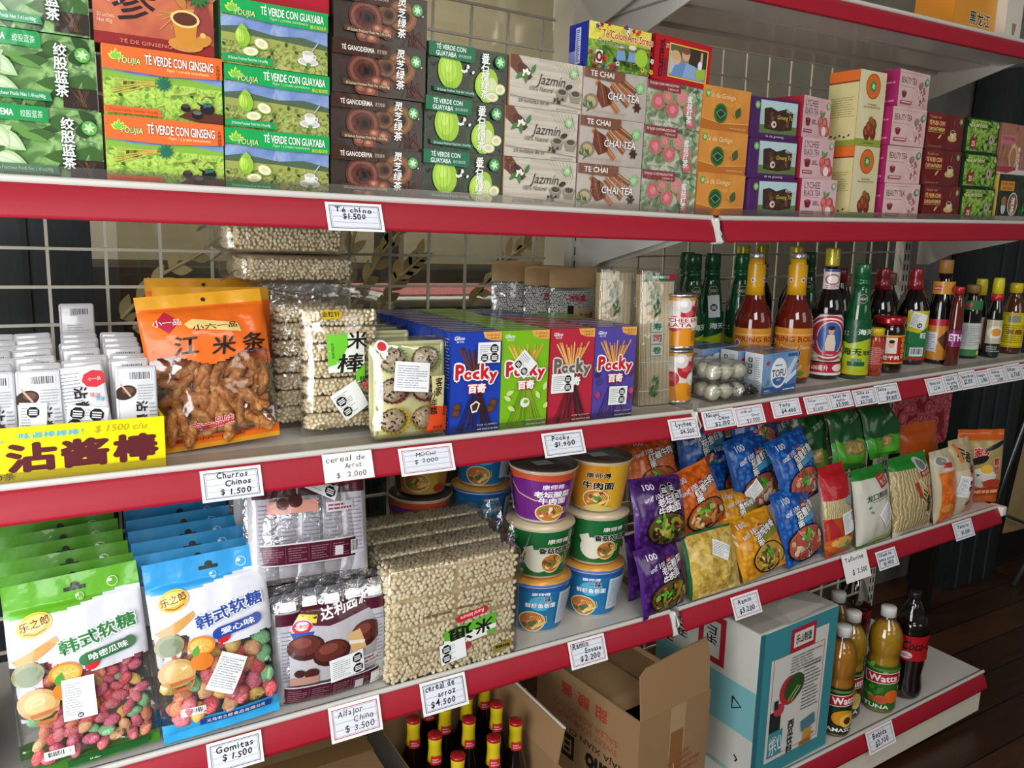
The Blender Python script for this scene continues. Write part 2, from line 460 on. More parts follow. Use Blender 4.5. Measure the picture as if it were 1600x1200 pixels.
class Bag:
    """a pillow of film or foil: W x H, D thick; mf(u,v) picks the front material"""
    def __init__(s, W, H, D, seed=0, wr=.004, seals=(.03, .05), pu=.6, pv=.45, sag=0.0, curl=0.0, wfreq=14.0):
        s.W, s.H, s.D, s.seed, s.wr, s.se, s.pu, s.pv, s.sag, s.curl, s.wf = W, H, D, seed, wr, seals, pu, pv, sag, curl, wfreq
    def off(s, u, v):
        n = noise.noise(Vector((u * s.W * s.wf, v * s.H * s.wf, s.seed * 3.1))) + .5 * noise.noise(Vector((u * s.W * s.wf * 2.6, v * s.H * s.wf * 1.7, s.seed * 5.7)))
        return s.wr * n
    def th(s, u, v):
        a, b = s.se; t = (v - a) / (1 - a - b)
        if t <= 0 or t >= 1: return 0.0
        t = t ** (1 + s.sag * -.4) if s.sag else t
        return s.D / 2 * max(0, math.sin(PI * min(1, max(0, u)))) ** s.pu * math.sin(PI * t) ** s.pv
    def base(s, u, v):
        """bend of the whole bag"""
        return s.curl * ((v - .5) ** 2 * 4 - .3) + (.6 * s.wr * noise.noise(Vector((u * 5, s.seed, v * 2))) if v > 1 - s.se[1] or v < s.se[0] else 0)
    def F(s, a, b, t=0.0):
        u, v = a / s.W, b / s.H; x = a + .5 * s.off(v, u) * (1 if 0.02 < u < .98 else .6)
        return (x, s.base(u, v) - s.th(u, v) - s.off(u, v) * (.4 + min(1, s.th(u, v) / (s.D * .25 + 1e-6))) * .6 - t, b)
    def Bk(s, a, b, t=0.0):
        u, v = a / s.W, b / s.H; x = a + .5 * s.off(v, u) * (1 if 0.02 < u < .98 else .6)
        e = 1 if .001 < u < .999 and .001 < v < .999 else 0
        return (x, s.base(u, v) + (s.th(u, v) + .0004) * e - s.off(u, v) * (.4 + min(1, s.th(u, v) / (s.D * .25 + 1e-6))) * .6 + t, b)
    def shell(s, mb, front, back, nu=20, nv=28):
        mb.sheet(lambda u, v: s.F(u * s.W, v * s.H), nu, nv, front)
        mb.sheet(lambda u, v: s.Bk((1 - u) * s.W, v * s.H), nu, nv, (lambda u, v: back(1 - u, v)) if callable(back) else back)
    def P(s, mb, mk=pb, lift=.0011, step=.00008, cv=.008): return Pr(mb, s.F, s.W, s.H, mk, lift, step, cv)

# ================================================================ the room
def wood_floor():
    m, nt, p = _new('dark_floorboards')
    tc = nt.nodes.new('ShaderNodeTexCoord'); mp = nt.nodes.new('ShaderNodeMapping'); mp.inputs['Rotation'].default_value = (0, 0, 0.0)
    br = nt.nodes.new('ShaderNodeTexBrick'); br.inputs['Scale'].default_value = 1.0; br.inputs['Brick Width'].default_value = 1.6; br.inputs['Row Height'].default_value = 0.13
    br.inputs['Mortar Size'].default_value = 0.003; br.inputs['Color1'].default_value = hx('3E2416'); br.inputs['Color2'].default_value = hx('5E3A22'); br.inputs['Mortar'].default_value = hx('120A06'); br.offset = 0.37
    ns = nt.nodes.new('ShaderNodeTexNoise'); ns.inputs['Scale'].default_value = 6; ns.inputs['Detail'].default_value = 8
    m2 = nt.nodes.new('ShaderNodeMapping'); m2.inputs['Scale'].default_value = (1, 9, 1)
    mx = nt.nodes.new('ShaderNodeMix'); mx.data_type = 'RGBA'; mx.blend_type = 'MULTIPLY'; mx.inputs['Factor'].default_value = 0.6
    nt.links.new(tc.outputs['Object'], mp.inputs[0]); nt.links.new(mp.outputs[0], br.inputs[0]); nt.links.new(tc.outputs['Object'], m2.inputs[0]); nt.links.new(m2.outputs[0], ns.inputs[0])
    nt.links.new(br.outputs[0], mx.inputs['A']); nt.links.new(ns.outputs[0], mx.inputs['B']); nt.links.new(mx.outputs['Result'], p.inputs['Base Color'])
    p.inputs['Roughness'].default_value = 0.35
    return m
FZ = -0.66
b = MB(); b.box(-4, 5, -5, 3.2, FZ - .05, FZ, wood_floor()); struct('floor', b)
WALLM = pm('smoky_plaster', [(.3, '5A564E'), (.7, '757067')], 3, 'noise', 0.7, 4, 0)
b = MB(); b.box(-4, 5, 1.95, 2.05, FZ, 2.6, pm('beige_plaster', [(.3, 'A39C88'), (.7, 'B9B29E')], 2, 'noise', 0.7, 3, 0)); struct('wall_back', b)
DARKW = pm('black_stained_wood', [(.3, '14181A'), (.7, '22282A')], 14, 'noise', 0.45, 6, 0.1, (6, 6, .6))
b = MB(); b.box(-2.6, -1.037, .75, .80, FZ, 2.0, DARKW)
for x in (-2.2, -1.9, -1.6, -1.33, -1.16): b.box(x - .006, x + .006, .742, .75, FZ, 2.0, mat('0B0E10', .5))
struct('wall_left', b)
b = MB(); b.box(1.62, 3.6, .78, .83, FZ, 1.6, pm('grey_mottled_wall', [(.3, '4E4D49'), (.55, '66645F'), (.75, '5A5853')], 5, 'noise', 0.7, 5, 0)); struct('wall_right', b)
b = MB(); b.box(2.17, 2.56, .60, .76, FZ, 1.5, DARKW); b.box(2.56, 3.3, .66, .76, FZ, 1.5, mat('08090A', .6))
for x in (2.25, 2.36, 2.47): b.box(x - .004, x + .004, .594, .60, FZ, 1.5, mat('3A4044', .5))
struct('trim_1', b)
# the glass screen behind the shelving, with golden branches on it
b = MB(); b.box(-1.0, 0.02, .600, .604, -.1, 1.7, film('smoky_glass', 0.05, 0.06, 0.05, 2, 'E9E7DC'))
g = struct('window_1', b)
gold = mat('B5A373', .6); gold2 = mat('9C8A5A', .6)
b = MB(); r = random.Random(5)
def branch(P, n=8):
    for i in range(n):
        t = i / n; k = int(t * (len(P) - 1)); f = t * (len(P) - 1) - k
        p = Vector(P[k]).lerp(Vector(P[min(k + 1, len(P) - 1)]), f)
        for s in (-1, 1):
            a = r.uniform(.2, .7) * s + math.atan2(P[-1][1] - P[0][1], P[-1][0] - P[0][0]); L = r.uniform(.035, .06); w = .011; q = []
            for j in range(9):
                u = j / 8; q.append((u * L, w * math.sin(PI * u)))
            for j in range(7, 0, -1): u = j / 8; q.append((u * L, -w * math.sin(PI * u)))
            b.add([(p.x + math.cos(a) * x - math.sin(a) * y, .599, p.y + math.sin(a) * x + math.cos(a) * y) for x, y in q], [tuple(range(len(q)))], r.choice((gold, gold, gold2)))
    b.tube([(x, .599, y) for x, y in P], .004, gold, 5)
for P in ([(-1.0, .60), (-.92, .69), (-.80, .76), (-.66, .83)], [(-.98, .58), (-.85, .62), (-.74, .70)], [(-.9, .5), (-.8, .56), (-.72, .57)],
          [(-.56, .55), (-.535, .68), (-.50, .80), (-.44, .92), (-.38, 1.02)], [(-.52, .60), (-.44, .74), (-.36, .83)], [(-.46, .58), (-.40, .68), (-.33, .74)],
          [(-.20, .62), (-.12, .72), (-.02, .78)], [(-.42, 1.28), (-.34, 1.20), (-.24, 1.08)], [(-.46, 1.2), (-.36, 1.12), (-.3, 1.04)]): branch(P)
part('branch_decal', b, g)
# what shows through the glass: a sideboard, a table with a pink cloth, a dark post
b = MB(); b.rbox(-1.0, .95, 1.55, 1.9, FZ, .66, mat('24211F', .6), .01)
b.box(-.9, -.2, 1.545, 1.55, -.4, .56, mat('191716', .6)); b.box(-.1, .85, 1.545, 1.55, -.4, .56, mat('191716', .6))
put('sideboard', b, (0, 0, 0), 'long dark sideboard seen through the wire panel behind the left bay', 'sideboard')
t = put('dining_table', None, (0, 0, 0), 'white table under a red-patterned cloth, seen through the wire panel behind the biscuit boxes', 'table')
b = MB(); b.rbox(-.30, .55, .86, 1.40, .585, .61, mat('D9DEE6', .4), .004); part('tabletop', b, t)
b = MB(); b.box(-.25, .52, .93, 1.38, .611, .616, pm('red_cloth', [(.35, 'A8566A'), (.5, 'C4848E'), (.65, '9A4458')], 60, 'noise', .8, 3, 0)); part('tablecloth', b, t, None, 'red and pink patterned cloth')
for x, y in ((-.26, .9), (.51, .9), (-.26, 1.36), (.51, 1.36)):
    b = MB(); b.box(x - .02, x + .02, y - .02, y + .02, FZ, .585, mat('B8B8B4', .5)); part('leg', b, t)
b = MB(); b.box(-.12, -.06, 1.40, 1.46, FZ, 1.6, mat('2A3230', .4)); b.box(-.05, -.03, 1.41, 1.45, FZ, 1.6, mat('77776E', .4))
struct('trim_2', b)

# folding chair at the far right
t = put('folding_chair', None, (0, 0, 0), 'folding chair with cream seat and grey tube legs by the dark post on the right', 'chair')
CH = mat('6E6E70', .3, .8)
b = MB(); b.tube([(2.80, .56, .55), (2.62, .60, .05), (2.50, .61, -.30), (2.405, .62, FZ)], .013, CH, 10); part('leg', b, t)
b = MB(); b.tube([(2.98, .44, .10), (2.72, .47, -.36), (2.52, .49, FZ)], .012, CH, 10); part('leg', b, t)
b = MB(); b.tube([(2.50, .60, -.345), (2.86, .56, -.48)], .008, CH, 8); part('stretcher', b, t)
b = MB(); M = pose((2.50, .69, -.53), (2.98, .62, -.50), (2.62, .69, .25)); b.rbox(0, .42, 0, .035, 0, .72, mat('B79F6E', .55), .015, 3, M); part('seat', b, t, None, 'cream padded panel')

# ================================================================ the shelving
Z1, Z2, Z3, ZB = 0.8411, 0.4507, 0.0, -0.5349
Y1, Y2, Y3, YB0, YB = -0.0283, -0.0170, 0.0, -0.0263, 0.4318
SL, LH = -0.0188, 0.042
WHITE = mat('CFCBC2', .35, 0, .2); CREAM = mat('E4DCC8', .45, 0, .1, .1, 300)
RED = mat('A00D25', .50, 0, 0, .05, 20, .5, (.3, 1, 8))
def prof_extrude(mb, prof, x0, x1, m, smooth=False, cap=True):
    n = len(prof)
    vs = [(x0, y, z) for y, z in prof] + [(x1, y, z) for y, z in prof]
    fs = [(i, (i + 1) % n, n + (i + 1) % n, n + i) for i in range(n)]
    mb.add(vs, fs, m, smooth)
    if cap: mb.add(vs, [tuple(reversed(range(n))), tuple(range(n, 2 * n))], m)
def shelf(fr, x0, x1, y0, z0, label, guard=True, depth=None, ribs=True, kick=None, endcap=False):
    yb = YB - .03
    t = put('gondola_shelf', None, (0, 0, 0), label, 'shelf', 'shelves of the red-edged shelving', fr)
    b = MB(); b.box(x0, x1, y0 + .012, yb, z0 - .022, z0 + .004, WHITE)
    if ribs:
        for a, c, d in ((.02, .10, .034), (.13, .24, .030), (.28, .36, .032)): b.box(x0 + .02, x1 - .02, y0 + a, y0 + c, z0 - d, z0 - .022, WHITE)
    part('shelf_board', b, t)
    b = MB(); prof_extrude(b, [(y0 + .012, z0 - .004), (y0 - .001, z0 - .001), (y0 - .003, z0 + .003), (y0 - .0015, z0 + .0072), (y0 + .0015, z0 + .0085), (y0 + .0045, z0 + .0075), (y0 + .007, z0 + .0042), (y0 + .012, z0 + .0040)], x0, x1, WHITE, True); part('front_edge', b, t, None, 'white rolled edge')
    b = MB(); pr = []
    for i in range(9):
        u = i / 8; pr.append((y0 + SL * u - .0025 * math.sin(PI * u), z0 - .001 - LH * u))
    pr += [(y0 + SL + .006, z0 - LH - .002), (y0 + SL * .5 + .006, z0 - LH * .5), (y0 + .008, z0 - .001)]
    prof_extrude(b, pr, x0 + .004, x1 - .004, RED, True); part('price_rail', b, t, None, 'red plastic price rail')
    if guard:
        b = MB(); b.box(x0, x1, y0 + .0005, y0 + .0020, z0 + .005, z0 + .021, GUARD); part('guard_strip', b, t, None, 'low clear strip')
    if kick is not None:
        b = MB(); b.box(x0 + .02, x1 - .01, y0 - .004, y0 + .02, kick, z0 - .047, CREAM); part('kick_plate', b, t, None, 'cream kick plate')
    if endcap:
        b = MB(); b.rbox(x1 - .004, x1 + .022, y0 + SL + .004, y0 + .03, z0 - .024, z0 + .004, mat('EDE9DF', .4), .003); part('end_cap', b, t, None, 'white end cap')
    for xx in (x0 + .014, x1 - .014):
        if ribs:
            b = MB(); prof_extrude(b, [(yb + .01, z0 - .023), (yb + .01, z0 - .135), (yb - .03, z0 - .135), (yb - .10, z0 - .10), (y0 + .05, z0 - .030), (y0 + .05, z0 - .023)], xx - .002, xx + .002, WHITE); part('bracket', b, t)
    return t
shelf('L', -1.9, -.004, Y1, Z1, 'upper left shelf carrying the wide tea boxes')
shelf('R', .030, 1.42, Y1, Z1, 'upper right shelf carrying the small tea boxes')
shelf('L', -1.9, -.004, Y2, Z2, 'middle left shelf carrying the yellow tray and biscuit boxes')
shelf('R', .014, 1.44, Y2, Z2, 'middle right shelf carrying the sauce bottles')
shelf('L', -1.9, -.006, Y3, Z3, 'lower left shelf carrying gummies and noodle cups', False)
shelf('R', .010, 1.303, Y3, Z3, 'lower right shelf carrying the noodle bags', False, endcap=True)
shelf('R', .0, 1.21, 0.0, 1.2975, 'topmost right shelf whose grey underside shows, orange packet on it', False)
shelf('L', -1.9, -.036, 0.0, 1.355, 'topmost left shelf, only its rear underside corner showing', False)
shelf('R', .02, 1.30, YB0, ZB, 'bottom right shelf with cream kick plate, carrying the drinks', False, ribs=False, kick=FZ)
shelf('L', -1.9, 0.0, YB0, ZB, 'bottom left shelf under the cardboard boxes', False, ribs=False, kick=FZ)
# rail joints: white end clips
for i, (y0, z0, lab) in enumerate(((Y1, Z1, 'upper'), (Y2, Z2, 'middle'), (Y3, Z3, 'lower'))):
    b = MB(); cl = mat('E4E2DC', .22, 0, .4)
    prof_extrude(b, [(y0 - .004, z0 + .003), (y0 - .008, z0 - .01), (y0 - .010, z0 - .028), (y0 + SL - .003, z0 - .042), (y0 + SL + .004, z0 - .047), (y0 + SL + .016, z0 - .046), (y0 + .004, z0 - .02), (y0 + .012, z0 + .002)], -.006, .004 if i else .010, cl, True)
    b.tube([(.002, y0 - .004, z0 + .002), (.012, y0 + .0, z0 - .012), (.016, y0 - .006, z0 - .028), (.012, y0 - .008, z0 - .040)], .003, cl, 6)
    put('rail_clip', b, (0, 0, 0), 'white clip where the two rails of the %s shelves meet' % lab, 'clip', 'white rail clips')
# posts and wire panels
def post(x, fr, label):
    b = MB(); b.box(x - .018, x + .018, YB - .028, YB + .004, FZ, 1.45, WHITE)
    dk = mat('2B2A28', .6)
    for k in range(62):
        z = FZ + .04 + k * .0335
        for s in (-.008, .008): b.box(x + s - .0028, x + s + .0028, YB - .0288, YB - .0275, z, z + .020, dk)
    return put('upright_post', b, (0, 0, 0), label, 'post', 'slotted shelving posts', fr)
post(-.012, 'L', 'slotted white post where the two bays meet')
post(1.335, 'R', 'slotted white post at the right end of the shelving')
def wire(fr, xs, zs, label, m):
    b = MB(); r = .0026
    for x in xs: b.box(x - r, x + r, YB - r, YB + r, zs[0], zs[-1], m)
    for z in zs: b.box(xs[0] - (.03 if fr == 'L' else .10), xs[-1] + .03, YB - 3 * r, YB - r, z - r, z + r, m)
    return put('wire_panel', b, (0, 0, 0), label, 'wire grid', 'wire grid panels behind the shelves', fr)
WIRE = mat('CFC9B8', .4, 0, .3)
wire('L', [-1.1268 + .0914 * k for k in range(-7, 12)], [.7448 + .0668 * k for k in range(-18, 9)], 'cream wire grid behind the left bay', WIRE)
wire('R', [.126 + .0882 * k for k in range(0, 14)], [.747 + .0668 * k for k in range(-18, 9)] + [1.29], 'cream wire grid behind the right bay', WIRE)

# ---------------------------------------------------------------- handwritten price cards
def hand(P, text, u, v, size, m, seed, wid=None, rot=0.0, bold=.0):
    """uneven hand lettering, left edge at u"""
    r = random.Random(seed); adv = []
    for ch in text:
        if ch == ' ': adv.append(.42); continue
        g = glyphs(ch, bold, .08); adv.append((g[3] - g[2]) + .13)
    tot = sum(adv); H = glyphs('H'); k = size * P.H / (H[5] - H[4]); s = (wid * P.W / (tot * k)) if wid else 1.0
    x = 0.0; n0 = P.n
    for ch, a in zip(text, adv):
        if ch != ' ':
            g = glyphs(ch, bold, .08); c, q = math.cos(rot + r.uniform(-.12, .12)), math.sin(rot + r.uniform(-.12, .12)); dy = r.uniform(-.08, .08) * size * P.H; kk = k * r.uniform(.92, 1.1)
            ox = u * P.W + x * k * s; oy = v * P.H + dy
            P.n = n0
            P.pts([(ox + (c * (vx - g[2]) * s - q * vy) * kk, oy + (q * (vx - g[2]) * s + c * vy) * kk) for vx, vy in g[0]], m, g[1])
        x += a
    P.n = n0 + 1
SH = {1: (Y1, Z1), 2: (Y2, Z2), 3: (Y3, Z3), 0: (YB0, ZB)}
def card(fr, sh, x0, x1, zt, zb, lines, col, label, seed, ruled=True, tilt=0.0, ink='17181C', bold=.02):
    y0, z0 = SH[sh]
    yt = min(SL * (-zt / LH) - .0052, -.0060); yl = SL * (-zb / LH) - .0052
    M = pose((x0, y0 + yl, z0 + zb), (x1, y0 + yl, z0 + zb + tilt), (x0, y0 + yt, z0 + zt))
    W = x1 - x0; H = math.hypot(yt - yl, zt - zb)
    b = MB(); b.box(0, W, 0, .0006, 0, H, pp('EFEDEA'))
    P = Pr(b, lambda a, c, t: (a, -t, c), W, H, pp, .0001, .00003)
    if ruled:
        k = H / W
        P.rect(.06, .09, .94, .90, 'E3E6EC')
        P.frame(.055, .085, .945, .905, .022, col); P.frame(.085, .13, .915, .86, .008, col)
        for v in (.30, .50, .70): P.line([(.1, v), (.9, v)], .012, '8C909A')
    for text, u, v, size, wid in lines: hand(P, text, u, v, size, ink, seed, wid, 0, bold); seed += 1
    return put('price_card', b, M, label, 'price card', 'handwritten price cards on the rails', fr)
BL, RD = '22304F', 'A8304A'
card('L', 1, -.783, -.696, -.005, -.0455, [('Té chíno', .16, .66, .17, .66), ('$1.500', .28, .42, .19, .42)], BL, 'blue-framed price card reading Té chíno on the upper rail', 11)
card('L', 2, -.966, -.880, -.003, -.0450, [('Churros', .26, .70, .17, .52), ('Chinos', .38, .45, .17, .44), ('$ 1.500', .30, .17, .18, .52)], BL, 'blue-framed price card reading Churros chinos', 21)
card('L', 2, -.786, -.705, .001, -.0400, [('cereal de', .06, .70, .18, .82), ('Arroz', .42, .44, .18, .36), ('$  2.000', .24, .12, .18, .62)], BL, 'unlined white price card reading cereal de arroz 2.000 on the middle rail', 31, False, bold=0)
card('L', 2, -.659, -.561, -.003, -.0450, [('MOCHI', .30, .64, .14, .38), ('$ 2000', .26, .40, .15, .46)], RD, 'red-framed price card reading Mochi', 41, bold=0)
card('L', 2, -.380, -.289, -.005, -.0460, [('Pocky', .22, .66, .18, .46), ('$1.900', .26, .40, .19, .52)], BL, 'blue-framed price card under the green and red stick boxes', 51)
card('L', 2, -.078, .000, -.006, -.0450, [('Lychee', .22, .60, .22, .56), ('$4.500', .34, .26, .20, .50)], RD, 'red-framed price card reading Lychee, last before the rail joint', 61)
card('R', 2, .014, .106, .001, -.0345, [('Noqui', .12, .66, .20, .42), ('Chino', .48, .42, .20, .36), ('$2.100', .34, .14, .20, .48)], BL, 'dark-framed price card reading Noqui chino, first after the rail joint', 71)
card('R', 2, .107, .195, -.001, -.0385, [('nikol', .22, .66, .16, .40), ('Snal', .55, .42, .14, .28), ('$2.000', .36, .15, .18, .46)], RD, 'red-framed price card next to the right of the Noqui card', 81, bold=0)
card('R', 2, .222, .314, .000, -.0345, [('Tofu', .26, .58, .22, .40), ('$4.400', .30, .22, .22, .52)], RD, 'red-framed price card reading Tofu', 91)
card('R', 2, .330, .412, -.001, -.0375, [('Salsa', .14, .66, .15, .34), ('pimiento', .40, .42, .15, .50), ('$2.600', .28, .14, .17, .44)], RD, 'pink-framed price card under the pale-capped orange sauce, reading Salsa pimiento', 101, bold=0)
card('R', 2, .414, .498, -.002, -.0365, [('Salsa de', .18, .68, .18, .60), ('ostra', .30, .43, .18, .36), ('$5.900', .24, .14, .20, .56)], BL, 'dark-framed price card reading Salsa de ostra', 111)
card('R', 2, .503, .586, -.003, -.0390, [('Salsa de', .18, .68, .18, .58), ('soya', .34, .43, .18, .34), ('$2.700', .24, .14, .20, .56)], BL, 'dark-framed price card reading Salsa de soya', 121)
card('R', 2, .588, .680, .000, -.0420, [('Salsa', .12, .68, .17, .36), ('picante', .46, .43, .17, .42), ('$4.800', .38, .15, .19, .48)], BL, 'dark-framed price card reading Salsa picante, last of its run of four', 131)
TT = [(.797, .873, RD, [('Salsa sin', .2, .6, .18, .6), ('2.700', .35, .28, .18, .4)], 'palest price card starting the far right run on the middle rail'),
      (.874, .946, BL, [('aceite', .2, .66, .2, .5), ('de arroz', .2, .42, .18, .6), ('$2.900', .3, .14, .2, .5)], 'dark-framed price card reading aceite de arroz in the far right run'),
      (.949, 1.026, RD, [('Salsa de ajo', .12, .62, .18, .75), ('$2.200', .2, .32, .22, .5)], 'red-framed price card third in the far right run'),
      (1.027, 1.088, BL, [('vinagre', .12, .62, .18, .6), ('3.900', .3, .25, .22, .5)], 'grey-framed price card fourth in the far right run'),
      (1.089, 1.170, RD, [('Salsa', .2, .66, .16, .5), ('soja', .35, .42, .16, .3), ('2.500', .4, .15, .18, .4)], 'faded red price card fifth in the far right run'),
      (1.172, 1.256, BL, [('Salsa', .15, .6, .2, .5), ('11.700', .3, .22, .24, .55)], 'price card with 11.700 near the right end of the middle rail'),
      (1.258, 1.330, RD, [('chile', .15, .66, .2, .6), ('$2.500', .2, .22, .24, .6)], 'last price card at the right end of the middle rail')]
for i, (a, c, col, ln, lab) in enumerate(TT): card('R', 2, a, c, -.003 + (i % 3) * .002, -.0435, ln, col, lab, 200 + i * 9, tilt=.0005)
card('L', 3, -.968, -.884, .000, -.0445, [('Gomitas', .16, .62, .19, .70), ('$ 1.500', .26, .36, .19, .56)], BL, 'blue-framed price card reading Gomitas', 301)
card('L', 3, -.773, -.682, .004, -.0500, [('AlfaJor', .16, .66, .17, .50), ('Chino', .46, .44, .17, .40), ('$ 3.500', .28, .20, .17, .58)], RD, 'red-framed price card reading Alfajor chino', 311, bold=0)
card('L', 3, -.605, -.514, .002, -.0510, [('cereal de', .10, .70, .17, .66), ('arroz', .36, .46, .17, .40), ('$4.500', .18, .20, .18, .56)], BL, 'blue-framed price card reading cereal de arroz 4.500 on the lower rail', 321)
card('L', 3, -.282, -.192, .002, -.0480, [('Ramin', .10, .70, .18, .44), ('Envase', .42, .46, .17, .46), ('$2.200', .26, .20, .19, .58)], RD, 'red-framed price card reading Ramin envase', 331)
card('R', 3, .158, .246, -.005, -.0520, [('Ramin', .22, .62, .20, .50), ('$3.200', .20, .22, .20, .58)], RD, 'red-framed price card reading Ramin under the yellow noodle bags', 341)
card('R', 3, .552, .652, .010, -.0560, [('Tallarine', .10, .72, .15, .76), ('$  2.500', .30, .24, .17, .60)], BL, 'tall unlined paper price card reading Tallarine', 351, False)
card('R', 3, .689, .774, -.009, -.0530, [('Fideos de', .14, .68, .18, .62), ('pasta arroz', .10, .44, .17, .74), ('$1.900', .26, .18, .18, .50)], BL, 'dark-framed price card reading Fideos de pasta arroz', 361)
card('R', 3, 1.046, 1.142, .001, -.0460, [('Tallarin', .20, .60, .18, .60), ('$1.500', .34, .24, .20, .46)], BL, 'dark-framed price card reading Tallarin by the end of the lower rail', 371)
card('R', 0, .698, .816, .006, -.0500, [('Bebida', .22, .58, .22, .54), ('$2.700', .26, .22, .22, .50)], RD, 'red-framed price card reading Bebida on the bottom rail', 381)

# ================================================================ tea boxes
FOL = pm('printed_foliage', [(.25, '1F3A17'), (.42, '4C7A32'), (.55, '8DB768'), (.68, '3F6B2C'), (.8, 'C9DEB4')], 38, 'noise', .45, 3, .55)
FIELD = pm('printed_tea_field', [(.3, '4E7A20'), (.45, '8DB53A'), (.55, 'B9D65A'), (.7, '5E8C28')], 120, 'noise', .45, 4, .55)
BUSH = pm('printed_tea_bushes', [(.3, '3E4A1C'), (.45, '7A8A34'), (.6, 'B4B868'), (.75, '55642A')], 150, 'noise', .45, 4, .55)
HILLS = pm('printed_hills', [(.35, '6A83B8'), (.55, '93A9CF'), (.7, '4E6A78')], 22, 'noise', .45, 4, .55)
BARK = pm('printed_mushrooms', [(.3, '1E120E'), (.5, '33221A'), (.7, '1A100C')], 50, 'noise', .45, 4, .55)
DEEPG = pm('printed_dark_leaves', [(.3, '0E160C'), (.5, '1C2A16'), (.65, '2C3E20'), (.8, '10180E')], 45, 'noise', .45, 4, .55)
HERB = pm('printed_herbs', [(.3, '2C4A1C'), (.45, '5C8C2E'), (.6, '9CC24C'), (.75, '2A4418')], 70, 'noise', .45, 3, .55)
def logo(P, u, v, s, m='7CC04A', txt=True):
    k = P.H / P.W
    for a in (2.6, 2.1, 1.57, 1.0, .5): P.leaf(u, v, s * (1.0 if a != 1.57 else 1.2), s * .5, 'D8E84A', a)
    for a in (2.6, 2.1, 1.57, 1.0, .5): P.leaf(u, v + s * .03, s * (.8 if a != 1.57 else 1.0), s * .34, m, a)
    if txt: P.txt('YOUJIA', u + s * 1.35 * k, v - s * .02, s * .62, 'E4F0A0', s * 2.4 * k, shear=.15, ol=('2E7A3A', .035))
def seal(P, u, v, r, m='7CC46A', bg='DDF0D0'):
    P.ell(u, v, r, r, m)
    for i in range(6): P.leaf(u, v, r * .8, r * .35, bg, i * PI / 3 + .3)
def cup(P, u, v, s, body='E9E6E2', drink='8A4A20', saucer=None):
    k = P.H / P.W
    P.ell(u, v - s * .42, s * .95, s * .36, saucer or body); P.ell(u, v - s * .40, s * .8, s * .26, 'C9C4BE' if not saucer else saucer)
    P.ell(u + s * .55 * k, v + .02 * s, s * .24, s * .22, body); P.ell(u + s * .57 * k, v + .02 * s, s * .13, s * .12, 'A8A49C')
    P.poly([(u - s * .52 * k, v + s * .32), (u - s * .44 * k, v - s * .2), (u - s * .2 * k, v - s * .42), (u + s * .2 * k, v - s * .42), (u + s * .44 * k, v - s * .2), (u + s * .52 * k, v + s * .32)], body)
    P.ell(u, v + s * .32, s * .52, s * .2, body); P.ell(u, v + s * .31, s * .44, s * .15, drink)
def pot(P, u, v, s, m='17181A'):
    k = P.H / P.W
    P.ell(u, v + s * .62, s * .52, s * .55, '6E5A3A', 0, 18, .25, PI - .25); P.ell(u, v + s * .6, s * .45, s * .48, FIELD, 0, 18, .1, PI - .1)
    P.poly([(u - s * .5 * k, v + s * .25), (u - s * .95 * k, v + s * .55), (u - s * .85 * k, v + s * .58), (u - s * .4 * k, v + s * .4)], m)
    P.ell(u, v + s * .1, s * .62, s * .48, m); P.ell(u, v + s * .42, s * .4, s * .16, '2E6A5C'); P.ell(u, v + s * .52, s * .08, s * .07, '1C4038')
    P.ell(u - s * .2 * k, v + s * .25, s * .14, s * .06, '5A5C60', .4)
def small(P, u, v, m, wid, s=.045, body='20 Sachets Fraicheur Poids Net 1.41oz/40g'): P.txt(body, u, v, s, m, wid)
def guava(P, u, v, s, rot=0.0, m='9CC63A'):
    P.ell(u, v, s * .8, s, m, rot, 22); P.ell(u - .02, v + s * .1, s * .5, s * .72, 'B4D84E', rot, 18); P.ell(u - .03, v + s * .25, s * .22, s * .35, 'C8E66A', rot, 14)
    for d in (-.45, -.15, .2): P.line([(u + d * s * .5 * P.H / P.W, v + s * .8), (u + d * s * .8 * P.H / P.W, v), (u + d * s * .5 * P.H / P.W, v - s * .85)], .008, '7EA82C')
def guavahalf(P, u, v, rx, ry, rot=0.0): P.ell(u, v, rx, ry, 'A8C860', rot); P.ell(u, v, rx * .88, ry * .85, 'EDE8C8', rot); P.ell(u, v, rx * .5, ry * .5, 'D8CFA0', rot)

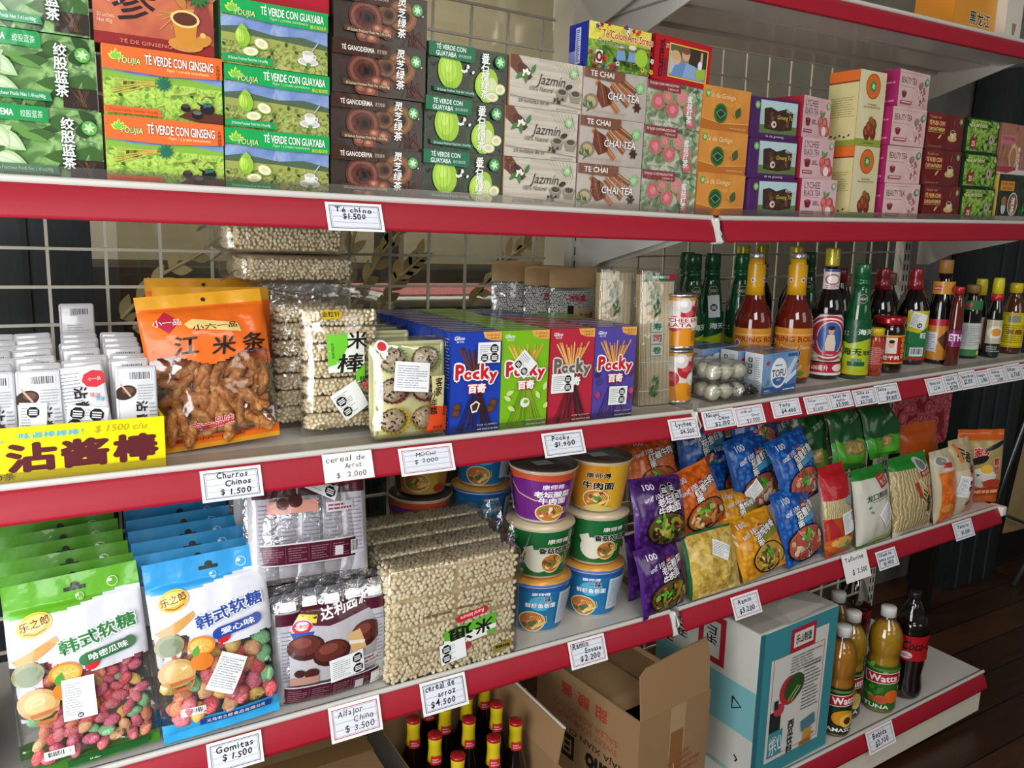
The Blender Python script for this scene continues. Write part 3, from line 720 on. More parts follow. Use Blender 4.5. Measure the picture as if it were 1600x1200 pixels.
def dA(P):
    P.rect(0, 0, 1, 1, FOL); r = random.Random(3)
    for i in range(26): P.leaf(r.uniform(.02, 1), r.uniform(0, .9), r.uniform(.2, .5), r.uniform(.1, .24), r.choice(('5E8E40', '86B060', '3A5E28', 'A9C98A', '2C4820')), r.uniform(0, 6.3))
    for u, v, a in ((.12, .5, .5), (.22, .62, -.6), (.08, .35, -1.1), (.3, .42, 2.2), (.2, .3, -.3)):
        P.leaf(u, v, .42, .24, 'A9C68E', a); P.leaf(u, v, .36, .15, 'C9DDB4', a); P.line([(u, v), (u + .2 * math.cos(a), v + .35 * math.sin(a))], .006, '8FB070')
    P.rect(.74, .02, 1, .3, '2C1E16')
    for i in range(10): P.line([(.78 + r.uniform(0, .18), .28), (.8 + r.uniform(0, .18), .05)], .012, r.choice(('4A3424', '6A4A30')))
    P.poly([(0, 1), (0, .79), (.60, .79), (.60, .97), (.58, 1)], '17904A'); P.txt('TÉ GYNOSTEMA', .18, .89, .085, 'F2F6F0', .34, bold=.015); P.txt('绞股蓝茶', .48, .89, .10, 'CFE4D0', .16)
    P.txt('绞股蓝茶', .735, .80, .165, 'F4F6F2', None, vert=True, gap=1.12, ol=('3A4A34', .03), bold=.02)
    seal(P, .9, .76, .1, '5EA84A', 'BEE0A4')
    P.poly([(0, .2), (0, .08), (.66, .08), (.64, .2)], '2C8A54'); small(P, .36, .14, 'EAF4EA', .5, .05)
def dB(P):
    P.rect(0, 0, 1, 1, FIELD); P.rect(0, .55, 1, .70, HILLS); P.poly([(0, .55), (0, .66), (.3, .60), (.7, .64), (1, .58), (1, .52)], '7FAE3E'); r = random.Random(5)
    for i in range(18): P.leaf(r.uniform(.05, .95), r.uniform(.12, .45), .09, .05, r.choice(('2E5A1C', 'C4DC5A', '6C9A30')), r.uniform(0, 6.3))
    for i in range(9): P.line([(.42, .5 + i * .006), (.2 - r.uniform(0, .15), .42 + r.uniform(-.1, .12))], .012, 'C8A84A')
    for i in range(12): P.leaf(.49, .52, .13, .03, '1F6A54', i * .53)
    P.line([(.55, .36), (.8, .42)], .012, 'A8784A')
    P.poly([(.6, .06), (.74, .2), (1, .15), (1, 0), (.8, 0)], '5A2C20'); pot(P, .86, .2, .18)
    P.ell(.67, .2, .075, .06, '1A1614'); P.ell(.67, .235, .06, .03, '4A3E38'); P.ell(.77, .11, .085, .06, '1A1614'); P.ell(.77, .145, .065, .03, '6A6A58')
    P.poly([(0, 1), (0, .66), (.5, .63), (1, .68), (1, 1)], 'EE6A2C'); logo(P, .11, .80, .13); P.txt('TÉ VERDE CON GINSENG', .63, .84, .13, 'FAF4EA', .58, bold=.015, ol=('8A3A14', .03))
    P.txt('Pague 1 y pruebe naturalmente', .70, .73, .045, 'F8E0A0', .36, shear=.2); P.txt('人参绿茶', .96, .88, .06, '3A1A0A', None, vert=True)
    P.poly([(0, .13), (0, .03), (.46, .03), (.45, .13)], 'E8622A'); small(P, .23, .08, '7A2A0C', .4, .042)
def dRed(P):
    P.rect(0, 0, 1, 1, '8A1E1C'); P.rect(0, .16, 1, 1, pm('printed_red_glow', [(.35, 'A8442C'), (.55, 'C4663A'), (.7, '8E2C24')], 12, 'noise', .45, 2, .55)); r = random.Random(6)
    P.txt('参', .33, .62, .55, '2A1410', None, bold=.01, shear=.1); P.txt('人', .52, .86, .28, '2A1410', None)
    P.txt('Korean red', .1, .86, .08, 'F0E0D0', .17, al='c'); P.txt('Té natural', .1, .74, .08, 'F0E0D0', .17); P.txt('Raíz de ginseng', .12, .62, .07, 'F0E0D0', .2); P.txt('20 sachets', .1, .38, .05, 'E8C8A8', .14); P.txt('Net 40g', .09, .31, .05, 'E8C8A8', .12)
    for i in range(16): P.line([(.7, .55), (.56 + r.uniform(-.05, .2), .3 + r.uniform(-.1, .3))], .012, 'C89048')
    P.leaf(.68, .45, .3, .16, 'C8924E', .6); P.leaf(.76, .6, .3, .12, 'B8783A', 2.1)
    for i in range(14): P.leaf(.87, .82, .2, .05, '2E6A34', i * .45)
    P.ell(.75, .12, .24, .1, 'C88A34'); P.poly([(.64, .46), (.665, .2), (.71, .1), (.79, .1), (.835, .2), (.86, .46)], 'C88428'); P.ell(.75, .47, .2, .12, 'E8C878'); P.ell(.75, .47, .165, .09, '5A2A18'); P.ell(.9, .2, .13, .08, 'C4842E', .4); P.ell(.9, .28, .04, .035, 'E4B45A')
    P.txt('TÉ DE GINSENG ROJO', .5, .06, .05, 'D88A6A', .6)
def dC(P):
    P.rect(0, 0, 1, 1, BUSH); P.rect(0, .42, 1, .74, HILLS); P.poly([(0, .42), (0, .56), (.15, .60), (.5, .52), (.75, .56), (1, .48), (1, .40)], '4E6248'); P.poly([(0, .36), (0, .48), (.5, .46), (1, .40), (1, .32)], '9AA052'); r = random.Random(9)
    for i in range(22): P.leaf(r.uniform(0, .98), r.uniform(.1, .38), .08, .05, r.choice(('3C4A1E', 'A6B060', '6E8034')), r.uniform(0, 6.3))
    guava(P, .19, .43, .15, .1, '8CBE3A'); P.poly([(.14, .55), (.19, .64), (.24, .55)], '8CBE3A'); guavahalf(P, .36, .36, .12, .085, -.3); guavahalf(P, .26, .22, .13, .075, .1)
    cup(P, .80, .26, .19, 'E4E0DC', 'C8BEB0'); P.line([(.84, .36), (.9, .5)], .02, 'B8B8B8'); P.leaf(.78, .12, .09, .07, '4C9A3C', .3)
    P.poly([(0, 1), (0, .76), (.5, .70), (1, .70), (1, 1)], '0FA04E'); logo(P, .10, .80, .14); P.txt('TÉ VERDE CON GUAYABA', .655, .875, .12, 'F6F8F2', .6, bold=.015)
    P.txt('Pague 1 y pruebe naturalmente', .62, .775, .045, 'C8ECC0', .36, shear=.25); P.txt('番石榴绿茶', .90, .745, .06, 'E8E04A', .16)
    P.poly([(0, .14), (0, .03), (.47, .03), (.45, .14)], '159A50'); small(P, .23, .085, 'E8F6E8', .36, .042)
def dD(P):
    P.rect(0, 0, 1, 1, BARK); r = random.Random(4)
    for i in range(16): P.line([(.75 + r.uniform(0, .2), .3 + r.uniform(-.05, .1)), (.72 + r.uniform(0, .28), .04)], .018, r.choice(('4A2018', '6A2E22', '2A1410')))
    for u, v, s, m, m2 in ((.72, .6, .30, '7A5030', '8E6440'), (.56, .58, .2, '5E3C28', '7A5238'), (.33, .46, .33, '5A2E26', '7E4A3C')):
        P.ell(u, v, s * 1.1, s, m); P.ell(u, v, s * .95, s * .84, m2); P.ell(u, v, s * .75, s * .64, m); P.ell(u + .01, v, s * .5, s * .42, '3A1C16'); P.ell(u + .02, v - .01, s * .26, s * .22, '140A08')
    for u, v in ((.30, .12), (.46, .26), (.56, .22), (.40, .06)): P.ell(u, v, .15, .13, '6E3A2C'); P.ell(u - .01, v + .02, .1, .08, '9A5A44'); P.ell(u - .015, v + .03, .05, .035, 'C08A6C')
    P.poly([(0, 1), (0, .72), (.58, .72), (.60, 1)], '3C2216'); P.txt('TÉ GANODERMA', .26, .85, .09, 'F0ECE4', .34, bold=.012); P.txt('灵芝绿茶', .51, .85, .075, 'C8B8A0', .11)
    P.txt('灵芝绿茶', .71, .86, .175, 'F6F4EE', None, vert=True, gap=1.12, bold=.02, shear=.1)
    seal(P, .88, .76, .115, '4EA05A', 'CBE8C0'); P.ell(.94, .66, .014, .014, 'F0F0F0')
    P.poly([(.10, .26), (.10, .16), (.62, .12), (.62, .2)], '5A3A20'); small(P, .36, .19, 'E6D8B8', .46, .05)
def dE(P):
    P.rect(0, 0, 1, 1, DEEPG); r = random.Random(8)
    for i in range(30): P.leaf(r.uniform(0, 1), r.uniform(0, .9), r.uniform(.06, .16), .04, r.choice(('22301A', '344A26', '101810', '4A5A34')), r.uniform(0, 6.3))
    guava(P, .27, .50, .34, .1); P.ell(.75, .32, .22, .34, '9CC63A', -.2); guava(P, .70, .33, .27, -.2, 'A4CC44'); P.ell(.78, .25, .15, .24, 'D6DEA0', -.2); guavahalf(P, .90, .28, .13, .11, .2); guavahalf(P, .80, .12, .15, .1)
    for i in range(6): P.ell(.4 + r.uniform(0, .2), .6 + r.uniform(-.15, .1), .035, .025, 'E6EAD8', r.uniform(0, 3))
    P.poly([(0, 1), (0, .74), (.52, .70), (.57, .74), (.57, 1)], '0A6A44'); P.txt('TÉ VERDE CON', .27, .92, .085, 'F4F6F0', .36, bold=.012); P.txt('GUAYABA', .21, .80, .085, 'F4F6F0', .25, bold=.012); P.txt('番石榴绿茶', .44, .80, .06, 'B8D8C0', .16)
    P.txt('番石榴绿茶', .70, .84, .17, 'F6F6F2', None, vert=True, gap=1.02, bold=.02, shear=.12); seal(P, .89, .80, .12, '3E9A50', 'CBE8C0')
    P.poly([(.06, .2), (.06, .1), (.58, .06), (.6, .15)], '0C5A3C'); small(P, .33, .13, 'E0F0E4', .46, .045)
def dF(P):
    P.rect(0, 0, 1, 1, pm('printed_pale_wood', [(.35, 'B5AA98'), (.55, 'C9BFAE'), (.7, 'A89C88')], 9, 'noise', .45, 5, .55, (1, 1, 9))); r = random.Random(2)
    for i in range(7): P.line([(.6 + i * .05, .98), (.75 + i * .035, .68), (.62 + i * .05, .55)], .012, 'A59A86')
    P.poly([(0, 1), (0, .76), (.14, .58), (.26, .55), (.3, .62), (.2, .8), (.1, 1)], '6A3A22'); P.ell(.19, .70, .2, .12, '4A2818', -.7)
    for a in (.3, 1.3, 2.4, 3.6, 4.6): P.leaf(.21, .66, .12, .08, 'F0EEE4', a)
    P.ell(.21, .66, .035, .03, 'E8C850')
    for a, u in ((1.1, .28), (3.9, .16), (4.8, .2)): P.leaf(u, .68, .22, .1, '3E7A3A', a)
    P.txt('Jazmín', .55, .60, .20, '2A241E', .4, shear=.35); P.txt('100% Natural', .42, .40, .09, '5A5248', .33, shear=.3)
    for u in (.71, .90): P.poly([(u - .09, .40), (u - .06, .22), (u + .06, .22), (u + .09, .40)], '8E8876'); P.ell(u, .40, .135, .075, 'A69E8C'); P.ell(u, .40, .11, .055, '4A4030')
    for i in range(9): P.ell(.6 + r.uniform(0, .12), .14 + r.uniform(0, .12), .035, .02, '2A221C', r.uniform(0, 3))
    P.ell(.8, .52, .09, .05, '2E261E', .3)
    P.line([(0, .20), (.35, .17), (.7, .14), (1, .10)], .012, '6A6054'); P.txt('20 bolsitas de té', .32, .13, .07, '3A342C', .42); small(P, .78, .05, '6A6054', .3, .035)
    seal(P, .86, .80, .1, '8CC07A', 'C9D8B4')
def dG(P):
    P.rect(0, 0, 1, 1, pm('printed_beige', [(.4, 'B3A79C'), (.6, 'C4B9AE')], 6, 'noise', .45, 3, .55)); r = random.Random(4)
    for (a, b), (c, d), m in (((.55, .86), (.82, .62), '7A4A30'), ((.5, .78), (.8, .45), 'A0623C'), ((.42, .7), (.7, .3), '8A5434'), ((.2, .74), (.55, .14), 'A86A44')): P.line([(a, b), (c, d)], .13, m); P.line([(a, b + .03), (c, d + .03)], .03, 'C48A5E')
    P.poly([(.22, .74), (.4, .62), (.45, .3), (.3, .2), (.2, .4)], '6E3A26'); P.line([(.26, .7), (.34, .25)], .03, '9A5A3C'); P.line([(.33, .66), (.4, .3)], .03, '4A2418')
    P.ell(.12, .30, .2, .17, '8E7E62'); P.ell(.12, .30, .14, .11, 'B8A680')
    for i in range(9): P.leaf(.03 + r.uniform(0, .1), .2 + r.uniform(-.05, .15), .16, .03, '2E6A34', r.uniform(0, 6.3))
    for i in range(6): P.leaf(.84, .30, .13, .07, '4A2A1C', i * 1.05)
    P.poly([(0, 1), (0, .80), (.5, .76), (.62, .82), (.62, 1)], '7A4E3A'); P.txt('TE CHAI', .27, .89, .11, 'F4F0EA', .36, bold=.012)
    P.txt('CHAI TEA', .62, .47, .15, 'F8F4EC', .5, shear=.1, bold=.01, ol=('5A3A2A', .02)); seal(P, .87, .72, .12, '7CC07A', 'B4D4A4'); small(P, .4, .12, 'C89070', .5, .045)
def dH(P):
    P.rect(0, 0, 1, 1, pm('printed_peach_leaves', [(.3, '4A5C3C'), (.5, '8A9A78'), (.65, 'C8CBB8'), (.8, '586E44')], 60, 'noise', .45, 3, .55)); r = random.Random(2)
    for i in range(16): P.leaf(r.uniform(.4, 1), r.uniform(.5, 1), .22, .08, r.choice(('5A8A54', '86AE7C', '3E6A40')), r.uniform(0, 6.3))
    for u, v, s, m in ((.2, .55, .20, 'C4606A'), (.46, .40, .19, 'CC5E68'), (.76, .45, .19, 'B87868'), (.62, .70, .2, 'B89080'), (.36, .68, .17, 'A88468'), (.8, .14, .14, 'C05A66')): P.ell(u, v, s * 1.05, s, '9A8A5E'); P.ell(u, v, s * .92, s * .86, m); P.ell(u, v, s * .5, s * .45, 'DC8088')
    P.poly([(0, 1), (0, .82), (.58, .78), (.58, 1)], '8A2E34'); P.txt('TE ROJO CON MELOCOTON', .28, .93, .05, 'F0DCD8', .52, bold=.01); P.txt('水蜜桃红茶', .44, .84, .05, 'E8C8C4', .2)
    P.txt('蜜桃红茶', .76, .68, .16, 'F2F2EE', None, vert=True, gap=1.0, bold=.02, shear=.1); small(P, .3, .14, 'F0E0DC', .5, .045)
def dI(P):
    P.rect(0, 0, 1, 1, pm('printed_amber', [(.35, 'C87E2E'), (.55, 'D8923C'), (.75, 'BE7426')], 8, 'noise', .4, 2, .7))
    P.poly([(0, .25), (.4, .16), (1, .22), (1, 0), (0, 0)], 'B86C2A'); P.line([(0, .26), (.4, .17), (1, .23)], .012, 'E8B86A')
    P.txt('Té de Ginkgo', .4, .80, .11, 'F0D8A8', .55, shear=.1); P.txt('Ginkgo Tea', .6, .63, .10, 'E0B44E', .36, shear=.25); seal(P, .1, .82, .09, '5E9A4A', 'C4CE8A')
    P.ell(.38, .40, .22, .23, '3E6A30'); P.ell(.38, .40, .17, .18, '28502A'); P.poly([(.28, .40), (.38, .28), (.49, .40), (.38, .50)], '7AA870'); P.poly([(.30, .40), (.38, .30), (.47, .40), (.38, .48)], '1E3C24')
    P.leaf(.72, .34, .28, .2, '3E5A34', 1.2); P.line([(.62, .42), (.70, .32), (.74, .36)], .01, '5A6A3A'); small(P, .75, .09, 'F0D0A0', .35, .04)
def dJ(P):
    P.rect(0, 0, 1, 1, '4A2458'); P.rect(.16, .12, 1, .95, '5E3A6A'); P.rect(.18, .14, .99, .94, 'A8C0BC'); P.rect(.18, .14, .99, .34, '5E7A3C'); P.rect(.18, .7, .99, .94, 'B4CCCE')
    P.poly([(.28, .24), (.26, .74), (.4, .78), (.55, .7), (.75, .78), (.9, .68), (.88, .26), (.6, .2)], '3A2A20'); r = random.Random(1)
    for i in range(16): P.ell(.36 + r.uniform(0, .45), .32 + r.uniform(0, .34), .08, .06, r.choice(('5A3A2A', '2A1C16', '6E4A34', '4A3024')), r.uniform(0, 3))
    P.ell(.47, .36, .1, .09, 'D8C0B8'); P.ell(.48, .36, .04, .035, '2A1A16'); P.txt('枸杞红茶', .84, .72, .09, 'DDE6E0', .22); P.txt('Ginseng Tea', .72, .55, .1, 'D8C04A', .36, shear=.2)
    seal(P, .1, .80, .1, '5E9A5E', 'B8C8A0'); P.txt('té de ginseng', .5, .06, .06, 'D8C4DC', .4)
def dK(P):
    P.rect(0, 0, 1, 1, pm('printed_pink', [(.4, 'D8B0B4'), (.6, 'E0BEC0')], 6, 'noise', .45, 2, .7)); P.txt('LYCHEE', .30, .84, .16, '4A1C22', .44); P.txt('BLACK TEA', .31, .65, .14, '4A1C22', .46); P.line([(.08, .55), (.5, .54)], .006, '8A5A5E')
    P.poly([(.1, .46), (.12, .34), (.15, .28), (.24, .28), (.27, .34), (.29, .46)], '7A2028'); P.ell(.195, .46, .1, .03, 'A8484E'); P.rect(.06, .12, .36, .2, '8A2A3A'); P.rect(.08, .145, .34, .175, 'D8B0B4')
    for u, v, s, m in ((.66, .42, .14, 'C4505A'), (.82, .40, .15, 'B84A52'), (.72, .24, .15, 'C86A6A'), (.9, .22, .14, 'B8484E')): P.ell(u, v, s, s, m); P.ell(u - .02, v + .03, s * .6, s * .5, 'D87878')
    P.ell(.78, .20, .12, .12, 'ECE2DA'); P.leaf(.7, .55, .2, .1, '5E8A54', .8); P.leaf(.7, .55, .2, .1, '6E9A60', 2.2); P.lines(.33, .34, .52, .46, 3, '9A6A6E'); seal(P, .9, .84, .09, '7AA87A', 'D8D8C0')
def dL(P):
    P.rect(0, 0, 1, 1, pm('printed_cream_gold', [(.4, 'D8CDA0'), (.6, 'E2D8B0')], 8, 'noise', .45, 3, .5)); P.rect(0, 0, 1, .1, '8FA03C'); P.ell(.52, .80, .17, .17, '9A4A20'); P.ell(.52, .80, .155, .155, 'DE6A2A'); P.ell(.52, .80, .075, .075, '3E8A4A'); seal(P, .52, .80, .06, '3E8A4A', 'C8D8A0')
    P.txt('TE VEGANO', .52, .56, .022, '6A5A30', .34); P.txt('GRAN NATURAL DETOX TEA', .52, .525, .022, '6A5A30', .62)
    for u, v, s, m in ((.4, .18, .10, '6A2E1C'), (.62, .20, .11, '7A2A1E'), (.55, .32, .09, '8E6A30'), (.48, .24, .1, '8A3A24'), (.66, .3, .08, '5E4A20')): P.ell(u, v, s * .7, s, m, .4); P.ell(u - .03, v + .02, s * .3, s * .5, 'A85A3A', .4)
    P.txt('20 bolsas', .5, .05, .025, '4A5A20', .4)
def dLs(P):
    P.rect(0, 0, 1, 1, 'D8CD92'); P.rect(0, 0, 1, .08, '8FA03C'); P.poly([(0, .86), (1, .86), (1, 1), (0, 1)], 'E2702E'); P.poly([(0, .86), (0, .84), (1, .84), (1, .86)], '8A3A1C'); P.lines(.1, .38, .9, .66, 9, 'A89A50', .3, 4)
    for i in range(5): P.ell(.2 + i * .15, .14 - (i % 2) * .02, .018, .012, '2A2A1A', i)
def dM(P):
    P.rect(0, 0, 1, 1, pm('printed_rose', [(.4, 'D8B4AC'), (.6, 'E2C4BC')], 7, 'noise', .45, 2, .7)); P.line([(.02, .93), (.98, .93)], .012, 'C08A88')
    P.txt('BEAUTY TEA', .32, .74, .16, '3A2424', .5); P.line([(.05, .58), (.5, .57)], .008, '8A6060'); P.poly([(.1, .44), (.12, .34), (.15, .28), (.22, .28), (.25, .34), (.27, .44)], '7A2A34'); P.ell(.185, .44, .1, .03, 'A8545A'); r = random.Random(6)
    for i in range(34): P.ell(.58 + r.uniform(0, .36), .12 + r.uniform(0, .5), .035, .025, r.choice(('B86A74', '8A4A54', 'E0A8A8', 'A85A64', 'F0D8D0')), r.uniform(0, 3))
    P.ell(.7, .66, .1, .1, '9A7A72'); P.rect(.06, .12, .42, .2, 'B04A5A'); P.rect(.09, .145, .39, .175, 'E6C8C8'); seal(P, .88, .78, .1, '4E8A5A', 'C4CEB0')
def dN(P):
    P.rect(0, 0, 1, 1, pm('printed_oxblood', [(.35, '5A1416'), (.6, '7A2020'), (.75, '4A1012')], 6, 'noise', .45, 2, .6)); P.ell(.3, .5, .6, .4, '6A1A1A'); P.rect(.02, .62, .5, .8, '8A2424'); P.txt('TÉ PUER CON', .25, .72, .11, 'E8C878', .42, bold=.02); P.txt('CHRYSANTHEMUM', .25, .55, .1, 'E8C878', .44, bold=.02); P.line([(.02, .47), (.48, .46)], .012, 'D8A848'); P.txt('Youjia tea', .2, .88, .07, 'D8A870', .3, shear=.2)
    cup(P, .70, .44, .25, 'D8C898', '6A2418', 'C8B070'); P.leaf(.3, .28, .24, .07, 'C8B88A', .7); P.leaf(.7, .66, .24, .06, '8A4A3A', 1.4); seal(P, .90, .82, .09, '6A8A5A', 'B8B08A'); small(P, .22, .08, 'C88A70', .36, .045)
def dO(P):
    P.rect(0, 0, 1, 1, '17301C'); P.rect(.04, .05, .97, .95, HERB); r = random.Random(3)
    for i in range(26): P.leaf(r.uniform(.05, .9), r.uniform(.1, .85), .24, .1, r.choice(('3E6A2A', '8CB84A', '1E3C1A', 'A8CC68')), r.uniform(0, 6.3))
    P.txt('Té de Noni', .35, .80, .12, 'E8E4A8', .5, shear=.2, bold=.02, ol=('2A3A1A', .02)); P.txt('Noni Tea', .35, .62, .11, 'D0C868', .36, shear=.2); P.ell(.76, .42, .14, .19, '9A8478'); P.ell(.76, .42, .1, .14, 'B8A498'); P.ell(.76, .42, .035, .06, '2A1A1A'); P.rect(.14, .12, .3, .44, '9A2420'); P.txt('25', .22, .26, .14, 'F0E8E0', .1, bold=.02); P.ell(.6, .2, .1, .1, '8CAE54'); seal(P, .92, .82, .08, '7AA86A', 'C4CEA8')
def dP1(P):
    P.rect(0, 0, 1, 1, pm('printed_roots', [(.3, '7A4A38'), (.5, 'B07A60'), (.7, '8A5644')], 30, 'noise', .45, 3, .6, (4, 1, 1))); P.rect(0, .6, .5, .78, 'C4707A'); P.txt('TE ANTI STRESS', .25, .70, .06, '3A1A1A', .42); P.ell(.45, .36, .18, .26, 'D8B088'); P.ell(.45, .34, .13, .2, 'A87850'); P.txt('养生红茶', .62, .5, .12, 'F0ECE4', None, vert=True, bold=.02); P.rect(0, 0, 1, .1, 'D8CCC8'); P.poly([(0, .04), (.3, .02), (.6, .1), (.5, .16), (0, .14)], 'A83A4A')
def dP2(P):
    P.rect(0, 0, 1, 1, DEEPG); P.rect(0, 0, 1, .12, 'DDD8D0'); P.rect(.06, .66, .5, .86, 'D8902E'); P.txt('TE PARA LIMPIAR', .28, .80, .055, '3A2A10', .38); P.txt('INTESTINOS', .28, .71, .055, '3A2A10', .3); r = random.Random(4)
    P.ell(.5, .38, .23, .25, 'CFCFC8'); P.ell(.5, .38, .2, .22, '8A5A30'); P.txt('清茶', .5, .44, .17, 'F4F2EC', None, vert=True, bold=.02, shear=.1)
    for i in range(12): P.leaf(.8 + r.uniform(0, .2), .2 + r.uniform(-.05, .1), .25, .05, r.choice(('2E8A34', '4CB04A', '1E5A24')), r.uniform(0, 3.1))
    P.ell(.2, .3, .1, .14, 'C8C4B8'); P.ell(.2, .44, .12, .1, '9A6A4A')
def dColon(P):
    P.rect(0, 0, 1, 1, 'E8DC5A'); P.rect(0, 0, 1, .62, HERB); r = random.Random(11)
    for i in range(42):
        u, v = r.uniform(0, 1), r.choice((r.uniform(.84, 1), r.uniform(0, .25), r.uniform(0, .5)))
        if .3 < v < .8 and .15 < u < .85: continue
        c = r.choice(('C8242A', 'E8C81E', '3A4C9A', 'E86A1E', 'F0F0F0', 'B81E3A'))
        for k in range(5): P.leaf(u, v, .07, .05, c, k * 1.26 + u)
        P.ell(u, v, .02, .02, '4A3A1A')
    for u in (.42, .6): P.poly([(u - .07, .2), (u - .05, .42), (u + .06, .42), (u + .08, .2)], '7A9ACC'); P.ell(u, .48, .08, .08, '8A6A4A'); P.ell(u, .52, .12, .05, 'DDDCC8')
    P.ell(.75, .32, .2, .2, '9CC83A'); P.txt('Té Colon Anti Stress', .52, .72, .16, 'B8241E', .82, bold=.02, ol=('F6EEC8', .03)); P.txt('Desinflamante', .28, .55, .1, '16301A', .44, bold=.02, ol=('E8F0C8', .02)); P.rect(.03, .06, .13, .34, 'EDE8E0'); P.ell(.08, .2, .1, .12, '6A2A20'); P.ell(.08, .2, .04, .06, 'E0D0C8')
def dColonL(P): P.rect(0, 0, 1, 1, '1E2E8A'); P.rect(0, 0, .5, .4, '8A9AD0'); P.txt('Té Colon', .5, .5, .5, 'E8ECF8', .7, rot=PI / 2) if False else P.rect(.35, .1, .62, .9, 'C8D0EC'); P.lines(.4, .14, .58, .86, 16, '1E2E8A', .5)
def dCol(P):
    P.rect(0, 0, 1, 1, 'B01420'); P.rect(.25, .12, .94, .87, 'E8C84A'); P.rect(.265, .145, .925, .845, '8A8A6A'); P.rect(.27, .6, .92, .845, '5A5A3A'); P.rect(.6, .45, .92, .845, '3A3024'); P.rect(.27, .2, .42, .7, 'A8BCC8')
    P.poly([(.3, .16), (.36, .4), (.5, .52), (.66, .42), (.8, .16)], '6A8AB8'); P.poly([(.5, .16), (.56, .5), (.72, .46), (.86, .16)], '8AA4C8'); P.ell(.38, .56, .14, .15, 'D8A888'); P.ell(.36, .63, .14, .1, 'C8A470'); P.ell(.54, .68, .13, .15, 'D0A084'); P.ell(.54, .76, .14, .08, '7A4A3A'); P.rect(.74, .2, .9, .42, '9AB83A'); P.rect(.8, .5, .84, .8, 'B8A88A'); P.ell(.8, .5, .07, .1, 'E0E0E8')
    P.txt('COLESTEROL', .12, .5, .12, '3A0A10', .46, rot=PI / 2, bold=.02)
    P.txt('TÉ', .21, .78, .08, 'F0E8E0', .06, rot=PI / 2); P.rect(.185, .12, .21, .5, '2A3A6A')

ORD = {2: ('bottom', 'top'), 3: ('bottom', 'middle', 'top'), 4: ('bottom', 'second-lowest', 'third-lowest', 'top')}
def stack(fr, x, W, z, H, n, me, label, group, dx=(0, 0, 0, 0), dy=(0, 0, 0, 0), rz=(0, 0, 0, 0), y=Y1 + .010, meshes=None, last=None):
    for i in range(n):
        M = T(x + dx[i], y + dy[i], z + i * (H + .0006)) @ R(rz[i], 'Z')
        m = (meshes or {}).get(i, me)
        lab = (last if (last and i == n - 1) else label).replace('@', ORD[n][i] if n > 1 else '')
        put('tea_box', m, M, lab, 'tea box', group, fr)
def mk(draw, W, H, D, side, left=None, top=None, kind=pc): return carton(W, H, D, side, draw, left, top, None, kind).mesh('tea_box')
ZT = Z1 + .0045
g = 'tea boxes on the upper shelf'
stack('L', -1.214, .147, ZT, .0865, 3, mk(dA, .147, .0862, .07, '1C5A34'), '@ green leafy tea box in the far left column of the upper shelf', g, (0, -.003, -.008), (0, .004, .002), (0, .01, -.01))
stack('L', -1.064, .145, ZT, .0850, 2, mk(dB, .145, .0848, .07, 'D8602A'), '@ orange ginseng tea box with black teapot, second column from left', g, (0, .001), (0, .002), (0, .01))
stack('L', -1.070, .143, ZT + .1712, .0900, 1, mk(dRed, .143, .09, .07, '7A1A1A'), 'dark red ginseng tea box with a brass cup on the orange boxes', g, (0,), (.003,), (-.015,))
stack('L', -.917, .146, ZT, .0830, 3, mk(dC, .146, .0828, .07, '108A46', lambda P: P.rect(0, 0, 1, 1, '0A7A40')), '@ bright green guava tea box with white teacup', g, (0, .002, -.001), (0, .003, 0), (0, .008, 0))
b = carton(.14, .08, .06, 'B0142A', None, None, None); put('tea_box', b, T(-.905, Y1 + .022, ZT + .2507), 'plain red tea box cropped at the top edge above the bright green boxes', 'tea box', g)
b = carton(.15, .085, .06, '6A3A2A', None, None, None); put('tea_box', b, T(-.765, Y1 + .10, ZT + .2545), 'brown box standing behind at the very top, over the mushroom tea', 'tea box', g) if False else None
stack('L', -.768, .147, ZT, .0735, 4, mk(dD, .147, .0733, .07, '2A1A12'), '@ dark brown mushroom tea box', g, (0, .002, .003, .006), (0, .004, .001, .003), (0, .01, -.006, .01))
stack('L', -.621, .142, ZT, .0795, 3, mk(dE, .142, .0793, .07, '12301C'), '@ dark green guava tea box with big green fruit', g, (0, .003, .008), (0, .002, .004), (0, .01, .01))
F_me = mk(dF, .146, .0797, .07, 'B58E68'); stack('L', -.474, .146, ZT, .0800, 3, F_me, '@ pale wood-look jasmine tea box', g, (0, .001, .008), (0, .002, .004), (0, .01, .012), meshes={0: mk(dF, .146, .0797, .07, 'B58E68', kind=pz)})
G_me = mk(dG, .143, .0797, .07, 'A8887A'); stack('L', -.325, .143, ZT, .0800, 3, G_me, '@ beige cinnamon-stick chai tea box', g, (0, .002, .006), (0, .002, .004), (0, .01, .01), meshes={0: mk(dG, .143, .0797, .07, 'A8A098', kind=pz)}, last='top beige chai tea box, a flowery box standing on it')
H_me = mk(dH, .135, .0785, .07, '7A6A5A'); stack('L', -.180, .135, ZT, .0790, 3, mk(dH, .135, .0787, .07, '7A6A5A', kind=pz), '@ peach tea box, red banner and halved peaches', g, (0, .001, .003), (0, .002, .004), (0, .01, 0), meshes={2: H_me})
stack('L', -.043, .128, ZT + .0044, .0796, 3, mk(dI, .128, .0802, .07, 'B8742E'), '@ amber ginkgo tea box', g, (0, -.001, .001), (0, .002, .004), (0, .0, .01), y=Y1 + .008)
put('tea_box', carton(.14, .074, .055, '1E2E8A', dColon, dColonL), T(-.313, Y1 + .014, ZT + .2418) @ R(.02, 'Z'), 'flowery blue-edged tea box titled Té Colon Anti Stress', 'tea box', g)
